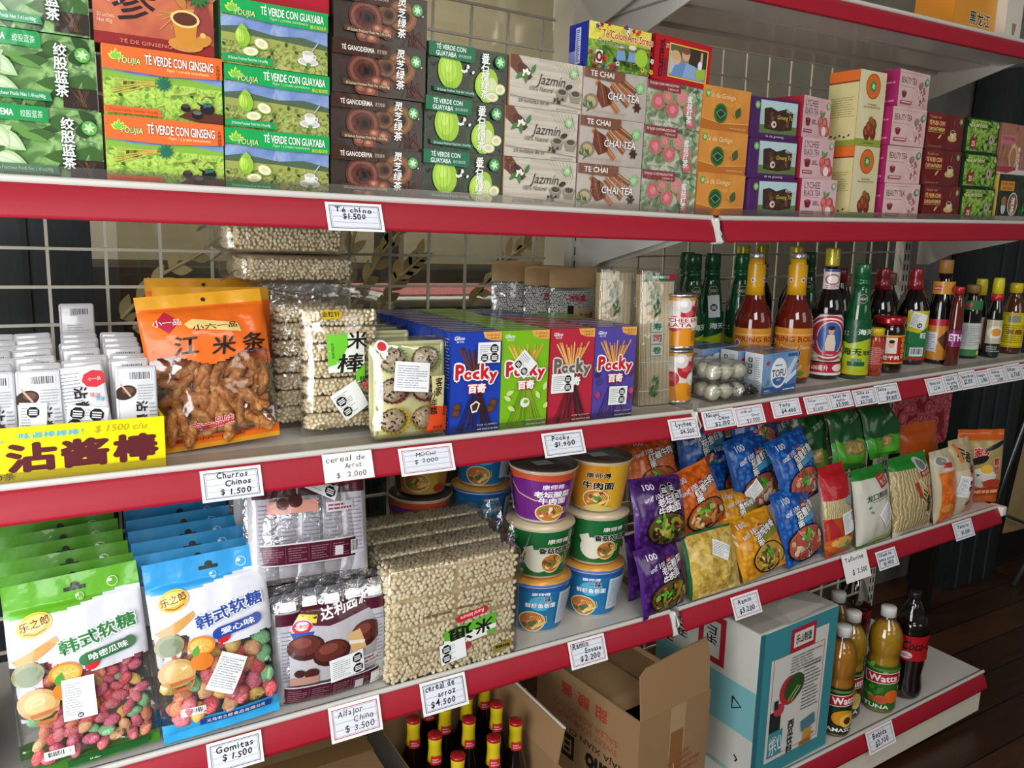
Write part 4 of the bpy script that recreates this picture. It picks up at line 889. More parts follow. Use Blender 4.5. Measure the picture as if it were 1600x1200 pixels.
put('tea_box', carton(.140, .078, .05, '9A1420', dCol), T(-.169, Y1 + .012, ZT + .2392) @ R(.03, 'Y') @ R(.01, 'Z'), 'red tea box with a photo of a couple, reading Colesterol up its side', 'tea box', g)
# right bay
stack('R', .118, .140, ZT, .0785, 3, mk(dJ, .140, .0783, .09, '4A2458', lambda P: P.rect(0, 0, 1, 1, '6A3A80')), '@ purple tea box with dark fruit picture', g, (0, -.004, -.006), (0, .002, .004), (0, .02, .03))
stack('R', .272, .120, ZT, .0840, 3, mk(dK, .120, .0837, .10, '9A2A3A', lambda P: P.rect(0, 0, 1, 1, 'A8283C')), '@ pink lychee black tea box', g, (0, -.004, -.002), (0, .004, .010), (.03, .10, .20))
tall = mk(dL, .098, .160, .075, 'D86A2A', dLs)
for i in (0, 1): put('tea_box', tall, T(.440 + .003 * i, Y1 + .012 + .005 * i, ZT + i * .1606) @ R(.06 - .02 * i, 'Z'), '%s tall orange-topped cream tea carton' % ('lower', 'upper')[i], 'tea box', g, 'R')
stack('R', .560, .138, ZT, .0838, 4, mk(dM, .138, .0835, .085, 'B03060', lambda P: (P.rect(0, 0, 1, 1, 'A82A62'), P.lines(.1, .1, .9, .9, 5, 'D88AA8', .3))), '@ pale pink beauty tea box', g, (0, .0, .0, .030), (.002, .004, .0, .012), (.0, .02, .04, .10), last='top pale pink beauty tea box, set askew with its magenta side showing')
stack('R', .712, .153, ZT, .0835, 3, mk(dN, .153, .0832, .07, '5A1416'), '@ dark red tea box with a cream cup and saucer', g, (0, -.006, -.009), (.0, .003, .004), (0, .01, .01))
stack('R', .872, .150, ZT, .0835, 3, mk(dO, .150, .0832, .07, '17301C'), '@ dark green noni tea box full of leaves', g, (0, -.003, -.006), (.0, .003, .004), (0, .0, .01))
put('tea_box', carton(.17, .122, .08, '2A2420', dP2, lambda P: P.rect(0, 0, 1, 1, 'C8A84A')), T(1.034, Y1 + .008, ZT) @ R(.05, 'Z'), 'black tea box with an orange tag and round emblem at the right end', 'tea box', g, 'R')
put('tea_box', carton(.17, .126, .08, '8A5A48', dP1), T(1.022, Y1 + .012, ZT + .1226) @ R(.05, 'Z'), 'reddish brown root tea box on top of the black one at the right end', 'tea box', g, 'R')
# packets on the topmost right shelf
b = carton(.20, .11, .10, 'D88A2A', lambda P: (P.rect(0, 0, 1, 1, 'D8902E'), P.txt('黑龙江', .62, .35, .28, '2A1A10', .5, bold=.02, ol=('F0E0C0', .03))))
put('packet', b, T(.83, .03, 1.302) @ R(.05, 'Z'), 'orange packet at the top right edge of the picture', 'packet', 'packets on the topmost right shelf', 'R')
b = carton(.09, .12, .06, 'D8D0C0', lambda P: (P.rect(0, 0, 1, 1, 'DDD6C8'), P.poly([(.4, .35), (.45, .12), (.6, .12), (.68, .35)], '9A8058')))
put('packet', b, T(1.035, .015, 1.302) @ R(.1, 'Z'), 'cream packet beside the orange one at the top right edge', 'packet', 'packets on the topmost right shelf', 'R')
b = carton(.10, .20, .10, 'B08858'); put('packet', b, T(1.09, .11, 1.302), 'brown carton behind the cream packet at the top right corner', 'packet', 'packets on the topmost right shelf', 'R')

# ================================================================ middle shelf, left bay
ZM = Z2 + .0046
# ---- yellow display tray and its sachets
YEL = mat('EFDC08', .4, 0, .3); KRAFT = mat('9A7A52', .8)
t = put('display_tray', None, (-1.47, Y2 + .008, ZM), 'open yellow card tray with big maroon Chinese lettering, holding the white sachets', 'tray')
b = MB(); W, D, H = .462, .40, .075
b.box(0, W, 0, .003, 0, H, {'*': YEL, 'back': KRAFT}); b.box(0, W, D - .003, D, 0, H, YEL); b.box(0, .003, .003, D - .003, 0, H, YEL); b.box(W - .003, W, .003, D - .003, 0, H, {'*': YEL}); b.box(.003, W - .003, .003, D - .003, 0, .003, KRAFT)
P = Pr(b, face_front(W, D, H), W, H, lambda h: mat(h, .4, 0, .3))
for i, ch in enumerate('沾酱棒'): P.txt(ch, .648 + i * .135, .45, .48, '5A1C22', .115, bold=.05)
P.txt('沾着吃，', .53, .80, .11, '4AB4D8', .10, bold=.01); P.txt('味道棒棒棒！', .70, .84, .11, '4AB4D8', .16, bold=.01); P.txt('30条', .575, .14, .13, '6A5A20', .06); P.txt('$ 1500 c/u', .88, .86, .12, 'B8A41A', .14, shear=.2)
part('tray', b, t)
SW = mat('D9D9DA', .25, 0, .6, 0, 40, .5, None, .5); 
def sachet(full, dark=False):
    W, H, D = .053, .142, .011; b = MB()
    b.rbox(0, W, 0, D, 0, H, SW, .004, 2)
    P = Pr(b, lambda a, c, q: (a, -q, c), W, H, lambda h: mat(h, .35, 0, .4), .0003, .00006)
    P.frame(.04, .02, .96, .985, .008, 'BFBFC2'); P.barcode(.3, .85, .86, .945, bg='D9D9DA', seed=4)
    if full:
        P.ell(.22, .74, .10, .07, '3A2420', .3); P.ell(.28, .76, .055, .035, '6A4634'); P.line([(.1, .83), (.34, .70)], .018, 'C8A890')
        P.lines(.5, .66, .9, .82, 6, 'A8A8AC', .35, 5)
        for i, ch in enumerate('沾酱棒'): P.txt(ch, .60, .60 - i * .13, .10, '1E1416', None, rot=-PI / 2, bold=.03)
        P.lines(.78, .20, .95, .64, 12, '8E8E92', .35, 2)
    else: P.lines(.2, .55, .85, .76, 7, 'B0B0B4', .3, 3)
    return b, P
b, P = sachet(True); sticker(P, .30, .50, .032, .056, -.08, ((.5, .78, .14),), True, 3); s_a = b.mesh('sachet')
b, P = sachet(True); s_b = b.mesh('sachet')
b, P = sachet(False); s_c = b.mesh('sachet')
W, H, D = .060, .142, .011; b = MB(); b.rbox(0, W, 0, D, 0, H, SW, .004, 2); P = Pr(b, lambda a, c, q: (a, -q, c), W, H, lambda h: mat(h, .35, 0, .4), .0003, .00006)
P.ell(.78, .86, .11, .085, 'C8303A', .1, 8); P.txt('小一品', .78, .86, .035, 'F4ECEA', .26); P.lines(.1, .55, .5, .95, 12, '9A9A9E', .3, 5)
for i, ch in enumerate('沾酱'): P.txt(ch, .46, .74 - i * .14, .11, '1E1416', None, rot=-PI / 2, bold=.03)
P.txt('味道', .74, .70, .05, 'D0506A', .2, rot=-.3); P.txt('棒棒', .84, .66, .05, '4AA8C8', .18, rot=-.3); sticker(P, .50, .48, .050, .036, -.25, ((.25, .7, .26), (.72, .7, .26), (.22, .25, .26))); s_d = b.mesh('sachet')
g = 'white sachets in the yellow tray'
cols = [-1.405, -1.350, -1.293, -1.237, -1.182, -1.122, -1.067]
nth = ('front', 'second', 'third', 'fourth', 'fifth', 'sixth', 'back')
colname = ('leftmost', 'second', 'third', 'fourth', 'fifth', 'sixth', 'rightmost')
r = random.Random(12)
for j in range(7):
    for i, x in enumerate(cols):
        if i < 2 and j > 3: continue
        yy = Y2 + .016 + j * .046 + (.0 if j else 0); z = ZM + .0036 + j * .0022
        me = (s_a if i in (3, 4) else s_d if i == 5 else s_b) if j == 0 else s_c
        if j == 0 and i == 5: lab = 'white sachet with a red emblem and a sticker of black octagons, front of the tray'
        elif j == 0 and i == 4: lab = 'white front sachet with one white sticker, left of the red-emblem sachet'
        elif j == 0 and i == 6: lab = 'white front sachet at the right end of the tray'
        else: lab = 'white sachet, %s row and %s column of the yellow tray' % (nth[j], colname[i])
        put('sachet', me, T(x - (.004 if me is s_d else 0), yy + r.uniform(0, .008), z) @ R(r.uniform(-.05, .05) - (.05 if (j == 0 and i == 5) else 0), 'Y') @ R(-.10 + r.uniform(-.03, .01), 'X'), lab, 'sachet', g)
put('sachet', s_c, T(-1.255, Y2 + .100, ZM + .045) @ R(.75, 'Y') @ R(-.1, 'X'), 'white sachet stuck in crosswise behind the front row', 'sachet', g)
put('sachet', s_c, T(-1.118, Y2 + .345, ZM + .060) @ R(-.08, 'X'), 'single white sachet standing higher than the rest at the back', 'sachet', g)

# ---- fried dough sticks in orange bags
CAR = pm('sugared_fried_dough', [(.3, '8A4E22'), (.5, 'B87438'), (.62, 'C98E50'), (.75, 'E0BE90')], 90, 'noise', .6, 5, 0, None, .3)
sticks = []
for k in range(5):
    r = random.Random(k + 40); L = r.uniform(.042, .070); a = r.uniform(-.5, .5); b = MB(); pts = []; n = 9
    for i in range(n): u = i / (n - 1) - .5; pts.append((u * L, r.uniform(-.0008, .0008), a * .02 * (1 - 4 * u * u) + r.uniform(-.0008, .0008)))
    b.tube(pts, [.0080 * (max(.02, 1 - abs(2 * (i / (n - 1)) - 1) ** 5)) ** .5 * (1 + .10 * math.sin(i * 1.6 + k)) for i in range(n)], CAR, 10); sticks.append(b.mesh('dough_stick'))
ORF, ORT = pb('E86A14'), pb('D89A1C')
def churro_bag(full, seed):
    W, H, D = .182, .236, .055; B = Bag(W, H, D, seed, .006, (.07, .10), .55, .4, 0, .012)
    b = MB()
    def fm(u, v):
        e = .57 - .035 * math.cos((u - .5) * 9)
        if v > .915: return ORT
        if v > e: return ORF
        if v < .028: return ORT
        if v < .085 + .01 * math.sin(u * 7): return ORF
        return FILM
    B.shell(b, fm, lambda u, v: ORT if v > .915 or v < .028 else ORF if v > .5 or v < .085 else FILM, 60 if full else 26, 96 if full else 44)
    P = B.P(b)
    P.ell(.52, .955, .013, .013, '2A1A10'); P.poly([(.10, .82), (.20, .89), (.30, .82), (.20, .75)], 'B01838'); P.txt('小一品', .2, .82, .04, 'F4E0D8', .22, bold=.01)
    P.poly([(.33, .80), (.40, .83), (.76, .78), (.78, .72), (.70, .73), (.36, .77)], 'E8C878'); P.txt('小六一品', .57, .772, .035, '1E120A', .36, bold=.02)
    for ch, u, v in (('江', .31, .665), ('米', .60, .645), ('条', .86, .65)): P.txt(ch, u, v, .115, '1A100C', .19, bold=.02, shear=.15)
    P.txt('小六一品味', .40, .155, .06, 'C8243A', .42, bold=.02, rot=.1, shear=.2, ol=('F4E8E0', .03)); P.line([(.16, .10), (.4, .14), (.62, .16), (.38, .12)], .008, 'C8243A')
    P.txt('鹤岗市小六一品食品厂', .45, .062, .022, '2A1208', .6, bold=.01)
    return b, B
pts = ((-1.003, .082 - .02, .4565), (-.826, .082 - .02, .4565), (-1.030, .128, .690))
t = put('snack_bag', None, pose((-1.010, .050, .4570), (-.837, .050, .4700), (-1.045, .095, .690)), 'front orange bag of fried dough sticks with a clear window', 'snack bag', 'orange bags of fried dough sticks')
b, B = churro_bag(True, 3); part('pouch', b, t); r = random.Random(17)
for v, n in ((.12, 6), (.175, 7), (.23, 6), (.285, 7), (.34, 6), (.395, 7), (.45, 6), (.51, 6)):
    for i in range(n):
        u = (i + .5) / n * .80 + .10 + r.uniform(-.03, .03); y = -max(0.0, B.th(u, v) - .011) * r.uniform(.3, 1.0)
        part('dough_stick', r.choice(sticks), t, T(u * B.W, y, (v + r.uniform(-.015, .015)) * B.H) @ R(r.choice((.5, -.6, 1.2, -1.3, .1, 2.0, .9)) + r.uniform(-.3, .3), 'Y') @ R(r.uniform(0, 6), 'X'))
b2, _ = churro_bag(False, 8); me = b2.mesh('snack_bag')
put('snack_bag', me, pose((-.990, .165, .4570), (-.823, .165, .4570), (-.987, .190, .70)) @ T(0, 0, .004), 'second orange bag of dough sticks, behind the front one', 'snack bag', 'orange bags of fried dough sticks')
put('snack_bag', me, pose((-.992, .250, .4570), (-.819, .250, .4570), (-.991, .265, .72)) @ T(0, 0, .012), 'rearmost orange bag of dough sticks, hole punched in its golden top', 'snack bag', 'orange bags of fried dough sticks')

# ---- puffed rice sticks
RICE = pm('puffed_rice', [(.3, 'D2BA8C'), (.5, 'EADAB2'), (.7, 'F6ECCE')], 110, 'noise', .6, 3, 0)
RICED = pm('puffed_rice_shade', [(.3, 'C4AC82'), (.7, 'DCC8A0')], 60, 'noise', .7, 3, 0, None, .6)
def puffs(b, S, W, H, s, r, sub=1, fill=1.0):
    """grains over a surface S(a,c)->(point, normal side y)"""
    nx, nz = int(W / s), int(H / (s * .86))
    bm = bmesh.new(); bmesh.ops.create_icosphere(bm, subdivisions=sub, radius=1.0); bm.verts.index_update()
    bv = [v.co.copy() for v in bm.verts]; bf = [[v.index for v in f.verts] for f in bm.faces]; bm.free()
    vs = []; fs = []
    for j in range(nz):
        for i in range(nx):
            if r.random() > fill: continue
            a = (i + .5 + .5 * (j % 2) + r.uniform(-.3, .3)) * s; c = (j + .5 + r.uniform(-.3, .3)) * s * .86
            if a > W or c > H: continue
            p = Vector(S(a, c)); M = Matrix.Rotation(r.uniform(0, PI), 3, 'Y') @ Matrix.Rotation(r.uniform(-.5, .5), 3, 'Z'); o = len(vs)
            L, w = s * r.uniform(.54, .70), s * r.uniform(.45, .54)
            vs += [p + M @ Vector((q.x * L, q.y * w, q.z * w)) for q in bv]; fs += [[o + k for k in f] for f in bf]
    b.add(vs, fs, RICE, True)
def rice_sticks(full, seed):
    W, H, D = .130, .222, .046; r = random.Random(seed); b = MB(); n = 7; p = (H - .02) / n
    for k in range(n):
        z = .006 + p * (k + .5)
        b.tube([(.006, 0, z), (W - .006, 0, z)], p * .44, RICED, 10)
        puffs(b, lambda a, c: (.006 + a, -math.cos((c / (p * .95) - .5) * 2.2) * p * .47, z + math.sin((c / (p * .95) - .5) * 2.2) * p * .47), W - .014, p * .95, .0075, r)
        if full:
            puffs(b, lambda a, c: (.004, -.012 + a, z - p * .4 + c), .03, p * .8, .008, r)
    return b, W, H, D
def rice_film(W, H, D, full, seed):
    B = Bag(W + .010, H + .022, D + .006, seed, .004, (.03, .09), .32, .25); b = MB(); B.shell(b, FILM2 if not full else FILM, FILM, 16, 26)
    if full:
        P = B.P(b, pp)
        P.ell(.30, .83, .038, .034, 'C8A818', .1); P.ell(.40, .83, .04, .032, 'C8A818'); P.txt('金粒轩', .34, .832, .036, '3A2A10', .2, bold=.015)
        P.poly([(.27, .70), (.72, .70), (.72, .38), (.62, .36), (.60, .44), (.27, .44)], 'E6EAE0'); P.poly([(.27, .70), (.52, .70), (.52, .62), (.40, .50), (.27, .48)], '6CC22E'); P.poly([(.60, .44), (.72, .50), (.72, .38), (.60, .37)], '6CC22E')
        P.txt('米', .63, .655, .115, '14120E', .26, bold=.02, shear=.1); P.txt('棒', .54, .50, .125, '14120E', .32, bold=.02, shear=.1); P.txt('香酥脆', .71, .385, .04, '18220E', .12, bold=.01); P.txt('蛋黄味', .78, .345, .038, 'D8404A', .2, bold=.02)
        P.txt('非油炸食品', .33, .63, .02, '2A6A18', None, vert=True); P.lines(.12, .05, .34, .09, 2, '8A7A50'); P.lines(.7, .07, .92, .12, 2, '8A7A50')
        sticker(P, .53, .24, .050, .052, .55, ((.22, .66, .17), (.22, .26, .17)))
    return b
g = 'clear packs of puffed rice sticks'
t = put('rice_stick_pack', None, pose((-.780, .082, .4600), (-.649, .082, .4600), (-.788, .094, .684)), 'front clear pack of puffed rice sticks with a green label', 'rice snack', g)
b, W, H, D = rice_sticks(True, 5); part('rice_bars', b, t, T(0, -.0, 0)); part('wrapper', rice_film(W, H, D, True, 6), t, T(-.005, 0, -.004), 'clear film with green printed label')
b, W, H, D = rice_sticks(False, 9); me_r = b.mesh('rice_bars'); me_w = rice_film(W, H, D, False, 12).mesh('wrapper')
b, W, H, D = rice_sticks(True, 10); me_r2 = b.mesh('rice_bars')
for i, (x, y) in enumerate(((-.810, .150), (-.816, .203), (-.822, .256), (-.828, .309), (-.834, .362))):
    t = put('rice_stick_pack', None, T(x, y, ZM + .005), '%s clear pack of rice sticks standing behind the labelled front pack' % ('first', 'second', 'third', 'fourth', 'fifth')[i], 'rice snack', g)
    part('rice_bars', me_r2 if i < 2 else me_r, t); part('wrapper', me_w, t, T(-.005, 0, -.004))
for i, (x, y, z, a) in enumerate(((-.845, .185, .704, .05), (-.872, .17, .7555, -.03))):
    t = put('rice_stick_pack', None, T(x, y, z) @ R(a, 'Z'), ('lower', 'upper')[i] + ' rice stick pack lying flat on the standing packs', 'rice snack', g)
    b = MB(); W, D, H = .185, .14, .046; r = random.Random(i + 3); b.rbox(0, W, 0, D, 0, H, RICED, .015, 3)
    puffs(b, lambda a, c: (a + .004, -.002, c + .004), W - .006, H - .006, .0068, r); puffs(b, lambda a, c: (-.001, a, c + .004), D * .5, H - .006, .0068, r); part('rice_bars', b, t)
    b = MB(); b.rbox(-.012, W + .012, -.012, D + .01, -.002, H + .004, FILM2, .014, 3)
    b.sheet(lambda u, v: (-.012 - .03 * v, -.012 + u * .10, .004 + .04 * u + .012 * math.sin(u * 9 + v * 3)), 8, 4, FILM2); part('wrapper', b, t)

# ---- sesame mochi trays
TRAY = mat('E6E3A8', .4, 0, .3)
SES = pm('sesame_crust', [(0, '1C1814'), (.13, 'B9A283'), (.55, 'CBB695'), (.8, 'A58D6C')], 260, 'cells', .7, 2, 0, None, .5)
def mochi_tray(W=.140):
    W, H, D = W, .160, .036; b = MB(); b.rbox(0, W, -.004, .0, 0, H, TRAY, .0019, 1); b.rbox(.004, W - .004, 0, D, .004, H - .004, TRAY, .012, 3)
    b.rbox(0, W, -.007, -.003, 0, .007, TRAY, .003); b.rbox(0, W, -.007, -.003, H - .007, H, TRAY, .003); b.rbox(0, .007, -.007, -.003, 0, H, TRAY, .003); b.rbox(W - .007, W, -.007, -.003, 0, H, TRAY, .003)
    return b, W, H, D
t = put('mochi_tray', None, pose((-.692, .004, .4605), (-.566, .004, .4605), (-.687, .010, .615)), 'front tray of sesame mochi in coloured paper cups', 'mochi tray', 'trays of sesame mochi')
b, W, H, D = mochi_tray(.126); part('tray', b, t)
for j in range(3):
    for i in range(2):
        x, z = .034 + i * .058, .030 + j * .050; col = (('D8B818', 'D8B818'), ('8A2E24', '8A2E24'), ('B8CC8A', '9AB45A'))[j][i]
        b = MB(); n = 40; vs = []
        for k, (rr, yy) in enumerate(((.016, .012), (.021, -.002), (.0272, -.012))):
            for a in range(n): q = rr + (.0011 if a % 2 else -.0011) * (k > 0); vs.append((x + q * math.cos(2 * PI * a / n), yy, z + q * .80 * math.sin(2 * PI * a / n)))
        b.add(vs, [(k * n + a, k * n + (a + 1) % n, (k + 1) * n + (a + 1) % n, (k + 1) * n + a) for k in range(2) for a in range(n)] + [tuple(range(n))], mat(col, .6)); part('paper_cup', b, t)
        b = MB(); b.blob((x, -.006, z), (.0235, .014, .019), SES, 3, None, .08, i + j * 2); part('mochi', b, t)
B = Bag(.135, .172, .052, 4, .003, (.02, .02), .3, .3); b = MB(); B.shell(b, FILM, FILM, 14, 16); P = B.P(b, pp, .001, .0001)
P.rect(.72, .24, .92, .62, 'E8DC9A'); P.poly([(.68, .06), (.99, .06), (.99, .30), (.72, .34)], 'E8501E'); P.txt('客家', .83, .56, .085, '141010', None, vert=True, bold=.02); P.txt('小年糕', .76, .44, .075, '141010', None, vert=True, bold=.02); P.txt('红豆味', .93, .32, .04, '2A100A', None, vert=True); P.txt('净含量', .84, .11, .03, '3A140A', .16)
P.ell(.12, .92, .06, .06, 'E6E2DC'); P.ell(.12, .92, .042, .042, 'C02A30'); sticker(P, .46, .63, .060, .048, -.10, ()); part('wrapper', b, t, T(-.005, -.004, -.004), 'clear film with cream and orange label and white sticker')
b, W, H, D = mochi_tray(.086); me_t = b.mesh('tray'); b = MB(); B = Bag(.092, .172, .042, 5, .002, (.02, .02), .3, .3); B.shell(b, film('smoky_wrapper', .14, .15, .9, 50, 'B8B8BC'), FILM, 10, 10); me_w = b.mesh('wrapper')
for i in range(5):
    t = put('mochi_tray', None, T(-.655 - .001 * i, .150 + i * .048, ZM + .005), '%s tray in the row behind the front sesame mochi' % ('first', 'second', 'third', 'fourth', 'fifth', 'sixth', 'seventh')[i], 'mochi tray', 'trays of sesame mochi')
    part('tray', me_t, t); part('wrapper', me_w, t, T(-.003, .012, -.004))

# ---- biscuit stick boxes
def sticks_fan(P, u, v, spread, tipc, n=15, low=False, m2=None):
    r = random.Random(5)
    for i in range(n):
        a = (i / (n - 1) - .5) * spread + r.uniform(-.03, .03); L = (.30 if not low else .36) * r.uniform(.8, 1.05); d = -1 if low else 1; s = .30 if low else .1
        P.line([(u + a * s, v), (u + a * 1.2, v + d * L)], .016, tipc if i % 3 else (m2 or tipc))
def pocky(main, dark, tip, tip2, lowc, draw=None, txtc='C81E30', olc='F6F2EA', sub='C81E30', side=None):
    W, H, D = .098, .178, .024
    def front(P):
        P.rect(0, 0, 1, 1, main); P.poly([(.62, 1), (.66, .94), (.78, .915), (1, .905), (1, 1)], 'E8A852'); P.txt('分享快乐', .83, .965, .022, '8A3A18', .28); P.txt('1盒更多', .85, .935, .018, '8A3A18', .2)
        P.txt('Glico', .16, .945, .035, 'F4F4F4', .2, bold=.02, shear=.2); P.txt('格力高', .17, .91, .02, 'F4F4F4', .14)
        sticks_fan(P, .5, .55, .62, tip, 17, False, tip2); sticks_fan(P, .5, .40, .62, lowc, 17, True, dark)
        if draw: draw(P)
        for i, ch in enumerate('Pocky'): P.txt(ch, .16 + i * .165, .60 + (.02 if i in (0, 3, 4) else 0) - (.035 if i == 4 else 0), .135 if i in (0, 3) else .10, txtc, .145 if i == 0 else .14, bold=.05, ol=(olc, .07))
        P.txt('百奇', .5, .455, .085, 'F6F2EC', .34, bold=.05, ol=(sub, .06)); P.lines(.52, .03, .95, .06, 1, 'E8E8F0', .5); P.txt('净含量 55g 装饰饼干', .72, .085, .02, 'F0F0F4', .42)
    def left(P):
        P.rect(0, 0, 1, 1, side or main)
        P.lines(.15, .45, .85, .95, 16, 'B8C0E0' if main[:2] < '50' else 'E4E8C8', .35, 7)
        P.rect(.12, .12, .75, .3, 'F0F0F0') if side else P.lines(.15, .05, .85, .3, 8, 'A8B0D8', .35, 9)
    def top(P): P.rect(0, 0, 1, 1, main); P.rect(.0, .0, 1, .16, dark); P.rect(.06, .30, .94, .44, 'DCD6C4'); P.rect(.0, .86, 1, 1, dark)
    return lambda st=None: carton(W, H, D, main, lambda P: (front(P), st and st(P)), left, top)
def choc(P):
    for u, v, a in ((.12, .28, .3), (.85, .30, -.4), (.8, .24, .2), (.1, .22, -.2)): P.rect(u - .07, v - .035, u + .07, v + .035, '5A3420', a); P.rect(u - .05, v - .02, u + .05, v + .02, '6E4228', a)
    P.poly([(.38, .29), (.5, .33), (.58, .30), (.52, .22), (.42, .21)], 'F0ECE0'); P.poly([(.41, .285), (.5, .315), (.55, .295), (.51, .235), (.43, .23)], '4A2A1A')
def matcha(P):
    for u, v, a in ((.1, .36, .4), (.9, .38, 1.2), (.82, .30, 2.1), (.14, .24, -.5), (.9, .2, .6), (.2, .3, 2.6)): P.leaf(u, v, .1, .05, 'CFE08A', a)
    P.ell(.5, .27, .055, .05, 'E8EAD8'); P.ell(.52, .28, .03, .02, '7AAE3A')
def berry(P):
    for u, v, m in ((.08, .5, '3A2A6A'), (.13, .42, '4A3A8A'), (.9, .5, '6A2A5A'), (.1, .28, 'B83A6A'), (.92, .3, 'C8466A'), (.86, .22, '8A2A5A'), (.06, .56, '5A8A3A')): P.ell(u, v, .035, .035, m)
F = {'blue': pocky('1C3FA8', '14286E', '4A2A1E', '6A3A26', '3A2018', choc), 'green': pocky('7CB81E', '5E9414', 'D8A040', 'E8BC5A', '8AA02A', matcha, side='94C83A'),
     'red': pocky('B82A3C', '8A1C2C', 'E0A050', 'ECC078', '3A2A2A', None, '6A6258', 'D8D0C0', '7A6A60'), 'purple': pocky('56489E', '3A3078', 'D89048', 'E8AE60', '6A4A7A', berry)}
def two(P, u, v, w, h, rot, octs): sticker(P, u, v, w, h, rot, octs)
fm = {'blue': F['blue'](lambda P: two(P, .72, .80, .044, .036, 0, ((.72, .68, .24), (.72, .26, .24), (.28, .26, .2)))).mesh('stick_box'),
      'green': F['green'](lambda P: two(P, .44, .665, .038, .038, -.78, ((.25, .28, .19), (.72, .26, .19), (.70, .72, .01)))).mesh('stick_box'),
      'red': F['red'](lambda P: two(P, .27, .44, .050, .036, 0, ((.72, .70, .22), (.72, .28, .22)))).mesh('stick_box'),
      'purple': F['purple'](lambda P: two(P, .58, .26, .044, .036, -.03, ((.70, .70, .22), (.70, .28, .22)))).mesh('stick_box')}
bm_ = {}
for c, (m, d) in {'blue': ('1C3FA8', '14286E'), 'green': ('7CB81E', '5E9414'), 'red': ('B82A3C', '8A1C2C'), 'purple': ('56489E', '3A3078'), 'slate': ('5A6488', '3A4468')}.items():
    bm_[c] = carton(.098, .178, .024, m, None, None, lambda P, m=m, d=d: (P.rect(0, 0, 1, 1, m), P.rect(0, 0, 1, .16, d), P.rect(.05, .26, .95, .46, 'DCD6C4' if m != '7CB81E' else 'C8CE9A'), P.rect(0, .86, 1, 1, d))).mesh('stick_box')
g = 'boxes of chocolate-coated biscuit sticks'
cnt = {}
ordn = ('first', 'second', 'third', 'fourth', 'fifth', 'sixth', 'seventh', 'eighth', 'ninth', 'tenth', 'eleventh', 'twelfth', 'thirteenth', 'fourteenth')
r = random.Random(31)
for cname, x, seq in (('blue', -.5575, ['blue'] * 15), ('green', -.458, ['green'] * 15), ('red', -.356, ['red'] * 8 + ['blue'] * 6), ('purple', -.256, ['purple'] * 2 + ['slate'] * 2 + ['red'] * 2 + ['green'] * 4)):
    for k, c in enumerate(seq):
        desc = {'slate': 'grey-blue'}.get(c, c)
        lab = 'front %s box of biscuit sticks with a white warning sticker' % cname if k == 0 else '%s stick box, %s one behind the front %s box' % (desc, ordn[k - 1], cname)
        put('stick_box', fm[c] if k == 0 else bm_[c], T(x + (r.uniform(-.003, .003) if k else 0), Y2 + .010 + k * .0252, ZM) @ R(r.uniform(-.015, .015) if k else 0, 'Z'), lab, 'biscuit box', g)

# ---- bags of white pearls behind
PEARL = mat('DEDCD6', .35, 0, .3)
for i, (x, y, W, H) in enumerate(((-.288, .335, .125, .283), (-.225, .300, .130, .275), (-.185, .262, .135, .272))):
    t = put('pearl_bag', None, T(x, y, ZM + .002) @ R(.06 * (i - 1), 'Z'), ('clear bag of white pearls at the back, furthest left of the three', 'clear bag of white pearls, middle of the three behind the stick boxes', 'clear bag of white pearls with red print, nearest of the three')[i], 'dry goods bag', 'kraft-topped bags of white pearls')
    B = Bag(W, H, .036, i + 20, .004, (.02, .05), .5, .3); b = MB(); rr = random.Random(i)
    bmx = bmesh.new(); bmesh.ops.create_icosphere(bmx, subdivisions=1, radius=.0028); bmx.verts.index_update(); bv = [v.co.copy() for v in bmx.verts]; bf = [[v.index for v in f.verts] for f in bmx.faces]; bmx.free(); vs, fs = [], []
    for jj in range(int(H * .62 / .0046)):
        for ii in range(int(W * .92 / .0052)):
            a, c = .004 + ii * .0052 + .0026 * (jj % 2), H * .22 + jj * .0046
            if B.th(a / W, c / H) < .003: continue
            p = Vector(B.F(a, c, -.0035)) + Vector((rr.uniform(-.001, .001), 0, rr.uniform(-.001, .001))); o = len(vs); vs += [p + q for q in bv]; fs += [[o + k for k in f] for f in bf]
    b.add(vs, fs, PEARL, True); part('pearls', b, t, None, None, 'stuff')
    b = MB(); KB = mat('B08C5E', .6, 0, .3); B.shell(b, lambda u, v: KB if v > .86 else FILM, lambda u, v: KB if v > .86 else mat('C8C6BE', .5), 14, 26); P = B.P(b, pp)
    if i: P.txt('西米露', .5, .76, .05, 'B8283A', .34, bold=.02)
    if i == 2: P.rect(.3, .60, .42, .70, '1A1614'); P.rect(.42, .56, .95, .68, 'B89A78'); P.txt('净含量', .7, .62, .04, '1A1614', .3)
    part('pouch', b, t)

